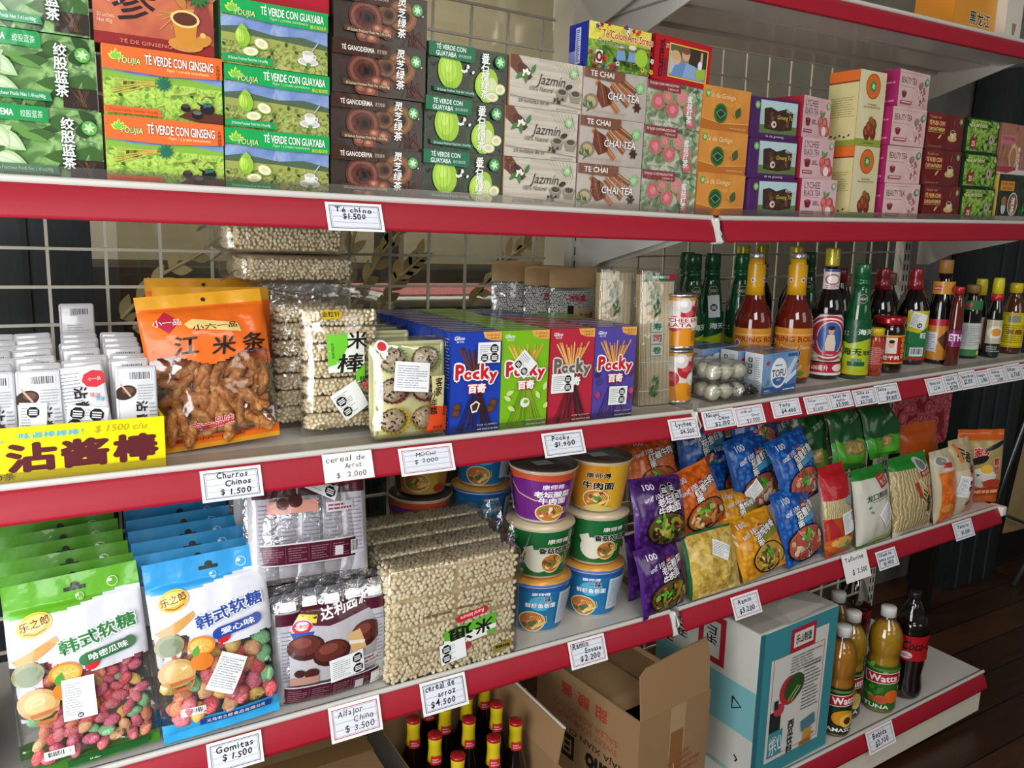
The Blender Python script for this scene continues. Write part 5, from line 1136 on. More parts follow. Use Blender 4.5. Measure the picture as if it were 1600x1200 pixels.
# ---- bamboo mats
BAM = [mat('E6D6B0', .5), mat('DCC89E', .5), mat('EEE2C4', .5)]
def bamboo(label, M, hdr):
    W, H = .098, .272; t = put('bamboo_mat', None, M, label, 'bamboo mat', 'rolled bamboo sushi mats'); b = MB(); n = 24
    for k in range(n):
        x = .004 + (W - .008) * (k + .5) / n; y = -.006 * math.sin(PI * (k + .5) / n)
        b.tube([(x, y, 0), (x, y, H)], W / n * .43, BAM[k % 3], 6)
    for z in (.03, .09, .15, .21, .255):
        for k in range(n): x = .004 + (W - .008) * (k + .5) / n; y = -.006 * math.sin(PI * (k + .5) / n) - .0022; b.box(x - .002, x + .002, y, y + .001, z - .0007, z + .0007, mat('E8E4D8', .7))
    b.box(.004, W - .004, .002, .012, 0, H, mat('B8A274', .7)); part('slats', b, t)
    b = MB(); S = lambda a, c, q: (a, -.006 * math.sin(PI * a / W) - .0032 - q, c); P = Pr(b, S, W, H, pp, .0004, .0001, .01)
    for (u, v), seed in (((.30, .88), 1), ((.36, .17), 2), ((.36, .78), 3)):
        P.line([(u, v - .1), (u + .1, v), (u + .02, v + .06)], .006, '3E7A3E'); rr = random.Random(seed)
        for k in range(11): P.leaf(u + rr.uniform(-.05, .15), v + rr.uniform(-.09, .06), .055, .016, rr.choice(('2E7A3A', '3E8E4A', '1E5A2C')), rr.uniform(-.9, .3) - PI / 2)
    if hdr:
        for v, ch, m in ((.605, '寿', '1E7A44'), (.515, '司', 'C83A44'), (.425, '卷', '1E7A44')): P.rect(.27, v - .04, .58, v + .04, 'DDE8DC'); P.txt(ch, .425, v, .052, m, .22, bold=.03)
        P.rect(.10, .955, .92, 1.0, '147A4A'); P.poly([(.62, 1.0), (.70, .955), (.92, .955), (.92, 1.0)], 'C8202C'); P.txt('BAMBOO', .5, .978, .02, 'F4F4F0', .45, bold=.02)
    part('leaf_print', b, t, None, 'green bamboo leaf print')
    b = MB(); b.rbox(-.003, W + .004, -.014, .014, -.002, H + .012, FILM, .005, 2); part('wrapper', b, t)
bamboo('bamboo sushi mat in clear film with large Chinese characters, standing at the shelf front', pose((-.088, .062, .4565), (.002, .060, .4565), (-.062, .082, .73)), True)
bamboo('second bamboo sushi mat, half hidden behind the front one', pose((-.158, .115, .4565), (-.062, .115, .4565), (-.150, .125, .73)), False)

# ================================================================ middle shelf, right bay
def cyl(r, z0, sx=1.0): return lambda W: (lambda a, b, t: ((r + t) * math.sin((a - W / 2) / r), -(r + t) * math.cos((a - W / 2) / r), z0 + b))
def wraplabel(b, r, z0, z1, arc, draw, mk=pb, bg='FFFFFF', lift=.0004):
    """a label band of arc radians centred towards the viewer"""
    W, H = r * arc, z1 - z0; S = cyl(r, z0)(W); P = Pr(b, S, W, H, mk, lift, .00012, .003 if r < .026 else .0045); P.rect(0, 0, 1, 1, bg); draw(P); return b
def glassm(h, rough=.06): return mat(h, rough, 0, .6, 0, 60, .6)
def bottle(label, x, y, prof, glass, caps, labels, group, rot=None, fr='R', seg=28, cat='bottle', name='sauce_bottle', liquid=None, z=None):
    """caps: list of (part name, profile, material); labels: list of (z0,z1,radius,arc,draw,bg,turn)"""
    yaw = rot if rot is not None else -math.atan2(x + 1.1641, y + 1.2016) * .85
    t = put(name, None, T(x, y, (ZM if z is None else z)) @ R(yaw, 'Z'), label, cat, group, fr)
    b = MB(); b.lathe(prof, glass, seg); part('bottle_body', b, t)
    if liquid: b = MB(); b.lathe(liquid[0], liquid[1], seg); part('liquid', b, t)
    for nm, pr, m in caps: b = MB(); b.lathe(pr, m, seg); part(nm, b, t)
    for l in labels:
        b = MB(); wraplabel(b, l[2], l[0], l[1], l[3], l[4], pb, l[5]); part(l[7] if len(l) > 7 else 'label', b, t, R(l[6], 'Z') if len(l) > 6 else None)
    return t
DKG = glassm('120A08'); REDSAUCE = glassm('5E160C'); GRN = glassm('0C4A26'); GOLDC = mat('C8A020', .25, .6, .3, .6, 160)
GB = 'sauce bottles on the middle shelf'
# lychee cans
def lychee(P):
    P.rect(0, 0, 1, .38, 'E0901C'); P.rect(0, .38, 1, 1, 'D8D2C8'); P.rect(0, .93, 1, 1, 'D8902A')
    for u, v, s, m in ((.36, .62, .17, 'E4E0DA'), (.60, .66, .19, 'B02430'), (.44, .46, .16, 'B82A2A'), (.68, .46, .14, 'DCD6CC'), (.28, .80, .14, 'A8202C'), (.54, .84, .15, 'DAD4CA'), (.74, .82, .15, 'B02A2A'), (.2, .55, .12, 'A8242C')): P.ell(u, v, s, s, m); P.ell(u - .01, v + .03, s * .5, s * .45, 'C85A5A' if m[0] in 'AB' else 'F4F2EE')
    P.lines(.62, .1, .8, .32, 5, '8A4A10', .3, 3); P.barcode(.2, .42, .30, .60, seed=5)
def lychee2(P): lychee(P); P.rect(.2, .38, .85, .60, 'EDE8E0'); P.txt('LYCHEE EN', .5, .54, .075, 'B01E28', .4, bold=.02); P.txt('LATA', .5, .44, .075, 'B01E28', .24, bold=.02)
for i, (nm, dr) in enumerate((('lower', lychee), ('upper', lychee2))):
    t = put('lychee_can', None, T(.030 + .001 * i, .070, ZM + i * .1172) @ R(-.75, 'Z'), nm + ' lychee can of the pair stacked beside the bamboo mat', 'can', 'stacked lychee cans', 'R')
    b = MB(); st = mat('B8B8B4', .3, .9); b.lathe([(.028, 0), (.031, .001), (.032, .004), (.0308, .006), (.0308, .110), (.032, .112), (.032, .1155), (.030, .1165), (.029, .1135), (.001, .1130)], st, 32); part('can', b, t)
    b = MB(); wraplabel(b, .0309, .007, .1095, 2 * PI - .02, dr); part('label', b, t)
# pale gnocchi trays in film
for i, (x, y, z, lab) in enumerate(((.078, .012, 0, 'lower front'), (.080, .014, .043, 'upper front'), (.085, .110, 0, 'lower rear'), (.088, .112, .043, 'upper rear'))):
    t = put('gnocchi_pack', None, T(x, y, ZM + z) @ R(-.12, 'Z'), lab + ' film-wrapped pack of pale rice gnocchi by the lychee cans', 'gnocchi pack', 'film-wrapped gnocchi packs', 'R')
    b = MB(); rr = random.Random(i)
    for a in range(3):
        for c in range(2): b.blob((.018 + a * .033, .022 + c * .036, .020), (.0175, .019, .0185), mat('C8C4AC', .35, 0, .4, .2, 40), 2, None, .25, a * 3 + c + i * 7)
    part('gnocchi', b, t)
    b = MB(); b.rbox(-.002, .104, 0, .082, .0005, .041, FILM2, .010, 3); part('wrapper', b, t)
# black seaweed pack
t = put('seaweed_pack', None, T(.150, -.004, ZM) @ R(.10, 'Z'), 'low crinkled clear pack of black dried seaweed in front of the tofu', 'seaweed pack', None, 'R')
b = MB(); rr = random.Random(8); SWD = mat('1A1B1A', .45, 0, .3)
for k in range(60):
    p = Vector((rr.uniform(.006, .085), rr.uniform(.008, .05), rr.uniform(.004, .026))); pts = [p]
    for q in range(4): p = p + Vector((rr.uniform(-.012, .014), rr.uniform(-.008, .008), rr.uniform(-.007, .007))); p.z = min(.032, max(.003, p.z)); p.x = min(.088, max(.004, p.x)); p.y = min(.054, max(.004, p.y)); pts.append(p)
    b.tube(pts, rr.uniform(.0015, .004), SWD, 5)
part('seaweed', b, t, None, None, 'stuff')
b = MB(); b.rbox(0, .092, 0, .058, .0004, .036, FILM2, .012, 3); b.sheet(lambda u, v: (.092 + .02 * u, .01 + .04 * v, .012 + .012 * math.sin(u * 8 + v * 5)), 5, 6, FILM2); part('wrapper', b, t)
# tofu cartons
def tofu(P):
    P.rect(0, 0, 1, 1, pm('printed_tofu_blue', [(.35, '5E86B8'), (.6, '86A8CE'), (.75, '6A90BE')], 9, 'noise', .4, 2, .6)); P.rect(0, 0, 1, .22, '2E5A9A'); P.poly([(.5, .22), (1, .22), (1, .6), (.72, .34)], '4A78B4')
    P.poly([(.62, .45), (.92, .86), (.99, .80), (.76, .36)], 'C8D8E8'); P.poly([(.6, .3), (.98, .56), (.98, .44), (.7, .24)], 'DCE6EE')
    P.ell(.46, .52, .30, .36, 'E8EEF4', .1, 26); P.ell(.46, .52, .27, .33, 'F6F8F8', .1, 26); P.ell(.46, .46, .24, .24, '3A6AA8', 0, 26, PI + .3, 2 * PI - .3); P.rect(.28, .42, .64, .62, 'F6F8F8'); P.txt('TOFU', .46, .52, .16, '1E2A3E', .4, bold=.02); P.lines(.34, .68, .54, .73, 1, '1E4A8A', .5); P.txt('FIRM', .46, .36, .05, 'E8EEF4', .12)
    P.ell(.13, .78, .06, .05, 'C8303A'); P.rect(.7, .88, .98, .95, '2E5A9A'); P.lines(.06, .06, .3, .16, 2, 'B8CCE4'); P.lines(.6, .08, .95, .14, 1, 'E0E8F4')
    for i in range(6): P.leaf(.08 + i * .02, .28, .12, .05, '4E8A4A', .4 * i)
def toful(P):
    P.rect(0, 0, 1, 1, 'DADCDC')
    for k, v in enumerate((.78, .64, .50)): P.rect(.2, v, .42, v + .10, '1E2022'); P.rect(.26, v + .02, .36, v + .08, 'DADCDC')
    P.lines(.55, .08, .9, .92, 16, '9AA0A6', .35, 6)
me = carton(.122, .097, .050, '4A6E9E', tofu, toful, lambda P: (P.rect(0, 0, 1, 1, '5E6E80'), P.rect(.1, .2, .9, .8, '4A5A70')), None, lambda h: mat(h, .4, 0, .5)).mesh('tofu_carton')
for x, y, a, lab in ((.222, .004, .06, 'front blue tofu carton with a white oval'), (.205, .062, .05, 'second tofu carton, right behind the front one'), (.150, .122, .05, 'third tofu carton, further back to the left'), (.120, .182, .03, 'rearmost tofu carton in front of the green bottles')):
    put('tofu_carton', me, T(x, y, ZM) @ R(a, 'Z'), lab, 'tofu carton', 'tofu cartons', 'R')
# spring roll sauce
def spring(P):
    P.rect(0, 0, 1, 1, 'D08A2A'); P.rect(0, .86, 1, .88, 'E8C070'); P.txt('SPRING ROLL', .5, .78, .10, '8E2A1C', .62, bold=.02); P.ell(.23, .70, .07, .07, 'E8E0D4'); P.ell(.23, .70, .05, .05, '8A5A8A'); P.txt('Dipping Sauce', .55, .62, .07, 'F4E8C8', .4, shear=.3)
    for u, v in ((.44, .50), (.56, .50), (.55, .34)): P.octa(u, v, .075)
    for k in range(7): P.line([(.3 + k * .05, .12), (.38 + k * .05, .26)], .06, ('C8843A', 'A86428', 'E0A860')[k % 3])
    P.rect(.02, .2, .16, .6, 'D8E0E4'); P.lines(.72, .25, .95, .7, 10, '8A5A20', .3, 3); P.ell(.6, .10, .1, .05, '5A8A3A')
def springneck(P): P.ell(.28, .30, .10, .10, 'EDE8F0'); P.ell(.28, .30, .065, .065, '6A4A8A'); P.ell(.72, .30, .10, .10, 'EDE8F0'); P.ell(.72, .30, .065, .065, '6A4A8A')
pr = [(.035, 0), (.042, .003), (.044, .012), (.044, .140), (.0425, .158), (.037, .176), (.028, .196), (.0225, .214), (.0195, .24), (.0175, .285), (.0165, .300), (.001, .3005)]
for x, y, lab, tr in ((.343, .150, 'left of the two red-brown spring roll sauce bottles with yellow necks', .25), (.438, .106, 'right spring roll sauce bottle with yellow neck, nearer the shelf edge', -.15)):
    bottle(lab, x, y, pr, REDSAUCE, [('neck_sleeve', [(.0235, .212), (.0200, .240), (.0182, .285), (.0172, .298), (.0150, .2985)], mat('D8A010', .35, 0, .4)), ('cap', [(.0150, .298), (.0175, .2985)] + [(.0182, .301), (.0178, .308), (.0165, .3115), (.001, .312)], mat('C8C8C8', .3, .8, 0, .8, 200))],
           [(.016, .135, .0443, 4.4, spring, 'D08A2A', tr), (.232, .284, .0212, 3.0, springneck, 'D8A010', tr, 'neck_label')], GB)
# cooking sauce with an oval lady label
def lady(P):
    P.rect(0, .22, 1, 1, '15201A'); P.poly([(.05, .22), (.05, .80), (.3, .98), (.7, .98), (.95, .80), (.95, .22)], 'D8D4C4'); P.ell(.5, .60, .40, .37, 'B8304A', 0, 28); P.ell(.5, .60, .36, .33, 'E8E4DC', 0, 28); P.ell(.5, .60, .335, .305, 'B83048', 0, 28); P.ell(.52, .60, .22, .28, 'DDD8D0', 0, 24); P.ell(.52, .60, .205, .265, '3A5A9A', 0, 24)
    P.poly([(.44, .36), (.42, .52), (.46, .66), (.58, .66), (.62, .52), (.60, .36)], 'D8C8B8'); P.ell(.52, .72, .045, .06, 'D0A488'); P.ell(.52, .77, .055, .035, '2A1A18'); P.rect(.38, .34, .66, .40, 'B83048')
    P.poly([(.1, .70), (.28, .62), (.28, .55), (.1, .58)], 'B83048'); P.poly([(.1, .46), (.28, .52), (.28, .46), (.12, .38)], 'B83048')
    for u, v in ((.16, .34), (.24, .30), (.14, .52), (.8, .32), (.86, .42)): P.ell(u, v, .08, .055, 'B8B48A'); P.ell(u, v, .05, .03, 'E0DCC4')
    P.rect(0, .04, 1, .20, 'B81E38'); P.txt('600毫升', .36, .12, .09, 'F4EEE8', .3, bold=.02); P.ell(.70, .12, .10, .06, 'E8E0D0'); P.rect(0, 0, 1, .04, 'E8E4DC')
def ladyneck(P): P.poly([(.1, .95), (.9, .95), (1, .3), (.5, 0), (0, .3)], 'DDD6CE'); P.ell(.5, .62, .28, .2, 'B84A5A'); P.ell(.5, .62, .22, .15, 'E8E2DA'); P.lines(.2, .15, .8, .42, 4, 'A85A64', .4); P.rect(.1, .9, .9, 1, '3A4A9A')
prl = [(.03, 0), (.036, .002), (.0375, .010), (.0375, .165), (.036, .185), (.029, .205), (.0185, .228), (.0150, .25), (.0140, .302), (.001, .3025)]
for k, (x, y, lab) in enumerate(((.552, .098, 'dark sauce bottle with an oval picture label of a lady'), (.465, .305, 'gold-capped dark bottle behind the spring roll sauces, left one'), (.552, .322, 'gold-capped dark bottle behind, between the two spring roll sauces'), (.578, .228, 'gold-capped dark bottle directly behind the lady-label bottle'))):
    bottle(lab, x, y, prl, DKG, [('cap', [(.0140, .278), (.0168, .279), (.0175, .283), (.0172, .318), (.0160, .322), (.001, .3225)], mat('D0C040', .3, .4, .5, .5, 150))], [(.012, .165, .0378, 3.4, lady, '15201A', .1), (.205, .272, .0200, 2.6, ladyneck, 'D8D0C8', .1, 'neck_label')] if k == 0 else [(.205, .272, .0200, 2.6, ladyneck, 'D8D0C8', .1, 'neck_label')], GB)
# green soy bottles
def hai(P):
    P.poly([(0, 0), (1, 0), (1, .60), (.7, .66), (.3, .56), (0, .64)], 'A8B81E'); P.txt('海天', .36, .42, .13, '14301A', .36, bold=.03); P.txt('上等蚝油', .66, .40, .09, '14301A', .38, bold=.02); P.rect(.30, .16, .62, .24, '1E5A34'); P.txt('金标', .46, .27, .06, '1E6A8A', .2, bold=.02); P.poly([(0, .04), (.3, .10), (.55, .03), (.8, .12), (1, .06), (1, 0), (0, 0)], 'C8B41E')
    P.txt('海天', .60, .78, .10, 'D8E8DC', .3, bold=.03)
    for k in range(4): P.ell(.2 + .07 * (k % 2), .72 + .05 * (k // 2), .012, .012, 'D0E0D4')
def hai2(P): P.ell(.5, .5, .36, .36, 'C8C4A8'); P.ell(.5, .5, .33, .33, '12401F'); P.txt('HADAY', .5, .5, .22, 'C8C4A8', .44, bold=.02)
prg = [(.026, 0), (.031, .002), (.0325, .01), (.0325, .110), (.031, .14), (.0255, .185), (.0205, .222), (.0185, .236), (.001, .2365)]
capg = [(.0188, .234), (.0195, .236), (.0195, .242), (.0182, .243), (.0182, .249), (.0195, .250), (.0190, .282), (.0175, .285), (.001, .2855)]
for x, y, lab, tr in ((.618, .058, 'tall green oyster sauce bottle beside the lady-label bottle', .15), (.247, .262, 'leftmost green bottle behind the tofu, next to the lychee cans', .3), (.318, .268, 'green bottle with a white paper tag behind the tofu', .1), (.384, .234, 'green bottle partly behind the left spring roll sauce', .1), (.300, .340, 'dark green bottle in the back row between two green ones', 0), (.655, .25, 'green bottle in the back row right of the lady-label bottle', 0)):
    k = 1.0 if lab.startswith('tall') else 1.07
    t = bottle(lab, x, y, [(p[0], p[1] * k) for p in prg], GRN, [('cap', [(p[0], p[1] * k) for p in capg], mat('0E5A2E', .3, 0, .5))], [(.012 * k, .150 * k, .0328, 4.0, hai, '0C4A26', tr), (.185 * k, .216 * k, .0252, 1.6, hai2, '0C4A26', tr, 'neck_label')], GB)
    if 'tag' in lab:
        b = MB(); b.box(-.014, .014, -.034, -.0335, .150, .205, pp('D8DCE0')); P = Pr(b, lambda a, c, q: (-.014 + a, -.034 - q, .150 + c), .028, .055, pp); P.octa(.5, .45, .17); part('paper_tag', b, t, T(.022, 0, 0) @ R(-.1, 'Y'))
# small jars
CHI = pm('chilli_flakes', [(.3, '6A1408'), (.5, 'A82A10'), (.62, 'C8501E'), (.75, '7A1A0A')], 160, 'noise', .2, 3, .7)
bottle('small jar of chilli flakes with a yellow lid', .694, .060, [(.02, 0), (.0245, .002), (.0245, .085), (.022, .098), (.020, .104), (.001, .1045)], CHI, [('lid', [(.0215, .102), (.0232, .1025), (.0232, .120), (.022, .1215), (.001, .122)], mat('D8B81E', .35, 0, .3))], [(.02, .085, .0247, 2.2, lambda P: (P.rect(0, 0, 1, 1, 'A83A28'), P.lines(.15, .15, .85, .85, 9, 'E0A898', .35)), 'A83A28', .3)], GB, cat='jar', name='chilli_jar')
def lgm(P):
    P.rect(0, 0, 1, 1, 'B01A20'); P.rect(0, .0, 1, .05, 'D8B040'); P.rect(0, .95, 1, 1, 'D8B040'); P.rect(.38, .36, .62, .92, 'E8D8C4'); P.poly([(.40, .38), (.42, .52), (.5, .58), (.58, .52), (.60, .38)], 'DAD4D0'); P.ell(.5, .68, .10, .13, 'D8A888'); P.ell(.5, .78, .10, .06, '1A1412')
    for u in (.24, .76):
        for k, ch in enumerate('风味豆豉'): P.ell(u, .84 - k * .19, .085, .085, 'E0B020'); P.txt(ch, u, .84 - k * .19, .10, '8A1418', None, bold=.01)
    P.txt('老干妈', .5, .22, .14, 'F4ECE4', .36, bold=.03); P.poly([(.86, .1), (1, .1), (1, .95), (.93, .9)], 'D8D4CC')
bottle('squat black bean chilli jar with red lid and red label', .775, .075, [(.034, 0), (.039, .003), (.040, .012), (.040, .112), (.037, .122), (.034, .128), (.001, .1285)], glassm('1E0C08'), [('lid', [(.036, .126), (.0385, .127), (.039, .131), (.039, .143), (.0375, .146), (.001, .147)], mat('A81420', .25, .3, .5))], [(.026, .100, .0403, 2.9, lgm, 'B01A20', .1)], GB, cat='jar', name='chilli_jar')
# dark soy bottles
prd = [(.036, 0), (.042, .003), (.043, .012), (.043, .14), (.041, .160), (.033, .185), (.0215, .206), (.0165, .222), (.0155, .238), (.001, .2385)]
rcap = mat('8E1420', .3, 0, .5)
rc = [(.0225, .206), (.0190, .222), (.0172, .236), (.0178, .238), (.0182, .260), (.017, .263), (.001, .2635)]
def soyl(P): P.rect(0, 0, 1, 1, '1E7A44'); P.poly([(0, .6), (.5, .55), (1, .7), (1, 1), (0, 1)], 'D8C818'); P.rect(.2, .08, .8, .26, 'E4E4E0'); P.barcode(.22, .09, .78, .25, seed=8); P.txt('草菇', .7, .5, .12, 'F4F4EC', .3, bold=.02); P.rect(0, 0, 1, .05, 'B81E2A'); sticker(P, .45, .80, .042, .042, -.25, ((.62, .22, .17),), True, 3)
bottle('dark soy bottle with a red neck, behind the squat chilli jar', .862, .165, prd, DKG, [('neck_sleeve', rc, rcap)], [], GB)
bottle('dark soy bottle with red neck, green label and white sticker', .950, .124, prd, DKG, [('neck_sleeve', rc, rcap)], [(.014, .150, .0433, 1.5, soyl, '1E7A44', .35)], GB)
def oyst(P): P.rect(0, 0, 1, 1, 'D0882A'); P.rect(0, .84, 1, 1, 'B81E30'); P.poly([(.35, .5), (.62, .8), (.95, .5), (.62, .15)], '5A3420'); P.txt('竹', .70, .46, .26, 'F0ECE4', .2, bold=.03); P.rect(.02, .2, .34, .68, 'D8DADA'); P.lines(.05, .24, .31, .64, 7, '9AA0A4', .35)
pro = [(.03, 0), (.035, .003), (.0355, .01), (.0355, .120), (.033, .16), (.026, .205), (.019, .232), (.0165, .252), (.001, .2525)]
bottle('tan-capped dark bottle with orange neck band and orange label', 1.030, .090, pro, DKG, [('cap', [(.0165, .250), (.0182, .251), (.0182, .284), (.017, .287), (.001, .2875)], mat('A8743A', .45))], [(.012, .125, .0358, 3.0, oyst, 'D0882A', .25), (.188, .228, .0272, 3.4, lambda P: (P.rect(.1, .4, .4, .7, 'C83A30'), P.ell(.75, .5, .3, .3, 'C8303A'), P.lines(.12, .46, .38, .64, 2, 'F0E0D0')), 'D8942E', .2, 'neck_label')], GB)
bottle('slim red sauce bottle with a red cap and purple label', 1.014, .036, [(.015, 0), (.0175, .002), (.0175, .13), (.016, .155), (.0125, .185), (.0095, .20), (.001, .2005)], glassm('5E2014'), [('cap', [(.0095, .198), (.0125, .199), (.0125, .215), (.0115, .217), (.001, .2175)], mat('B01E24', .35, 0, .4))], [(.055, .100, .0177, 2.6, lambda P: (P.rect(0, 0, 1, 1, '8A1E6A'), P.txt('ETHI', .5, .55, .4, 'F4F0F4', .8, bold=.03)), '8A1E6A', .2)], GB)
def gl(P): P.rect(0, 0, 1, 1, '3E8A4A'); P.rect(.08, .2, .9, .98, 'D4D8D6'); P.lines(.14, .28, .84, .92, 12, 'A0A6A6', .35, 9); P.ell(.75, .1, .06, .07, 'D8D84A')
bottle('tan-capped dark bottle with green neck and white paper label', 1.196, .098, [(.025, 0), (.0295, .002), (.030, .01), (.030, .115), (.028, .14), (.022, .165), (.0165, .18), (.015, .19), (.001, .1905)], DKG, [('cap', [(.015, .188), (.0185, .189), (.0185, .209), (.017, .212), (.001, .2125)], mat('9A7440', .45))], [(.008, .105, .0303, 3.2, gl, '3E8A4A', .1), (.142, .168, .0285, 3.0, lambda P: P.rect(.1, .4, .45, .75, 'C83A40'), '2E7A44', .1, 'neck_label')], GB)
prs = [(.019, 0), (.0215, .002), (.022, .008), (.022, .115), (.020, .14), (.0145, .165), (.0115, .18), (.001, .1805)]
def spk(P): P.rect(0, 0, 1, 1, 'C8B8A0'); P.poly([(0, 0), (.5, .3), (1, 0)], '1A1412'); P.txt('麻油', .3, .7, .2, '1A1412', .3, bold=.03, vert=True); P.rect(.62, .1, .9, .95, 'B8705A')
yc = mat('D8C818', .35, 0, .4)
ycap = [(.0125, .178), (.0158, .179), (.0162, .205), (.0150, .222), (.0140, .226), (.001, .2265)]
bottle('yellow-capped slim dark bottle with a striped label, third from the right end', 1.268, .115, prs, DKG, [('cap', ycap, yc)], [(.010, .115, .0222, 3.0, spk, 'C8B8A0', .2)], GB)
def d4(P): P.rect(0, 0, 1, 1, '1E2420'); P.rect(.1, .3, .9, .96, 'C8C0A0'); P.ell(.5, .62, .22, .17, 'E8E4DC'); P.ell(.52, .62, .14, .11, 'D8902E'); P.lines(.2, .06, .8, .24, 3, 'A8B0A8')
bottle('slim dark bottle with red neck band under its yellow cap, second from the right end', 1.270, .068, prs, DKG, [('neck_band', [(.0150, .166), (.0165, .167), (.0165, .186), (.0145, .187), (.001, .188)], mat('B81E28', .35, 0, .4)), ('cap', [(p[0] * .95, p[1] + .006) for p in ycap], yc)], [(.010, .115, .0222, 3.0, d4, '1E2420', .2)], GB)
def yl(P): P.rect(0, 0, 1, 1, 'D8C414'); P.rect(.32, .72, .62, .92, '8A8A80'); P.lines(.2, .12, .85, .66, 9, '8A6A14', .35, 4); P.txt('米醋', .5, .45, .14, '6A2A10', .36, bold=.02); P.frame(.04, .03, .96, .97, .015, 'A89010')
bottle('last bottle at the right end, amber with a yellow cap and yellow label', 1.405, .085, [(.027, 0), (.0325, .003), (.033, .01), (.033, .120), (.030, .142), (.0215, .162), (.0165, .176), (.015, .188), (.001, .1885)], glassm('4A2410'), [('cap', [(.0155, .182), (.0180, .183), (.0182, .205), (.0165, .212), (.001, .2125)], mat('D8C018', .3, 0, .4))], [(.020, .125, .0333, 3.4, yl, 'D8C414', .15)], GB)
# back row, mostly hidden
for x, y, k, cm, lab in ((.735, .205, 1.0, '7A1420', 'dark red-capped bottle in the back row left of the squat jar'), (.80, .24, .93, '8A6A40', 'brown-capped clear-shouldered bottle in the back row behind the squat jar'), (.985, .225, .93, '8A6A40', 'brown-capped bottle in the back row between the two red-necked bottles'), (1.09, .215, .95, '7A1420', 'dark bottle in the back row behind the tan-capped bottle')):
    bottle(lab, x, y, [(p[0] * .8, p[1] * k) for p in prd], DKG, [('cap', [(.0150, .225 * k), (.0178, .226 * k), (.0178, .258 * k), (.016, .262 * k), (.001, .2625 * k)], mat(cm, .4, 0, .3))], [], GB)

# ================================================================ lower shelf, left bay
ZL = Z3 + .0046
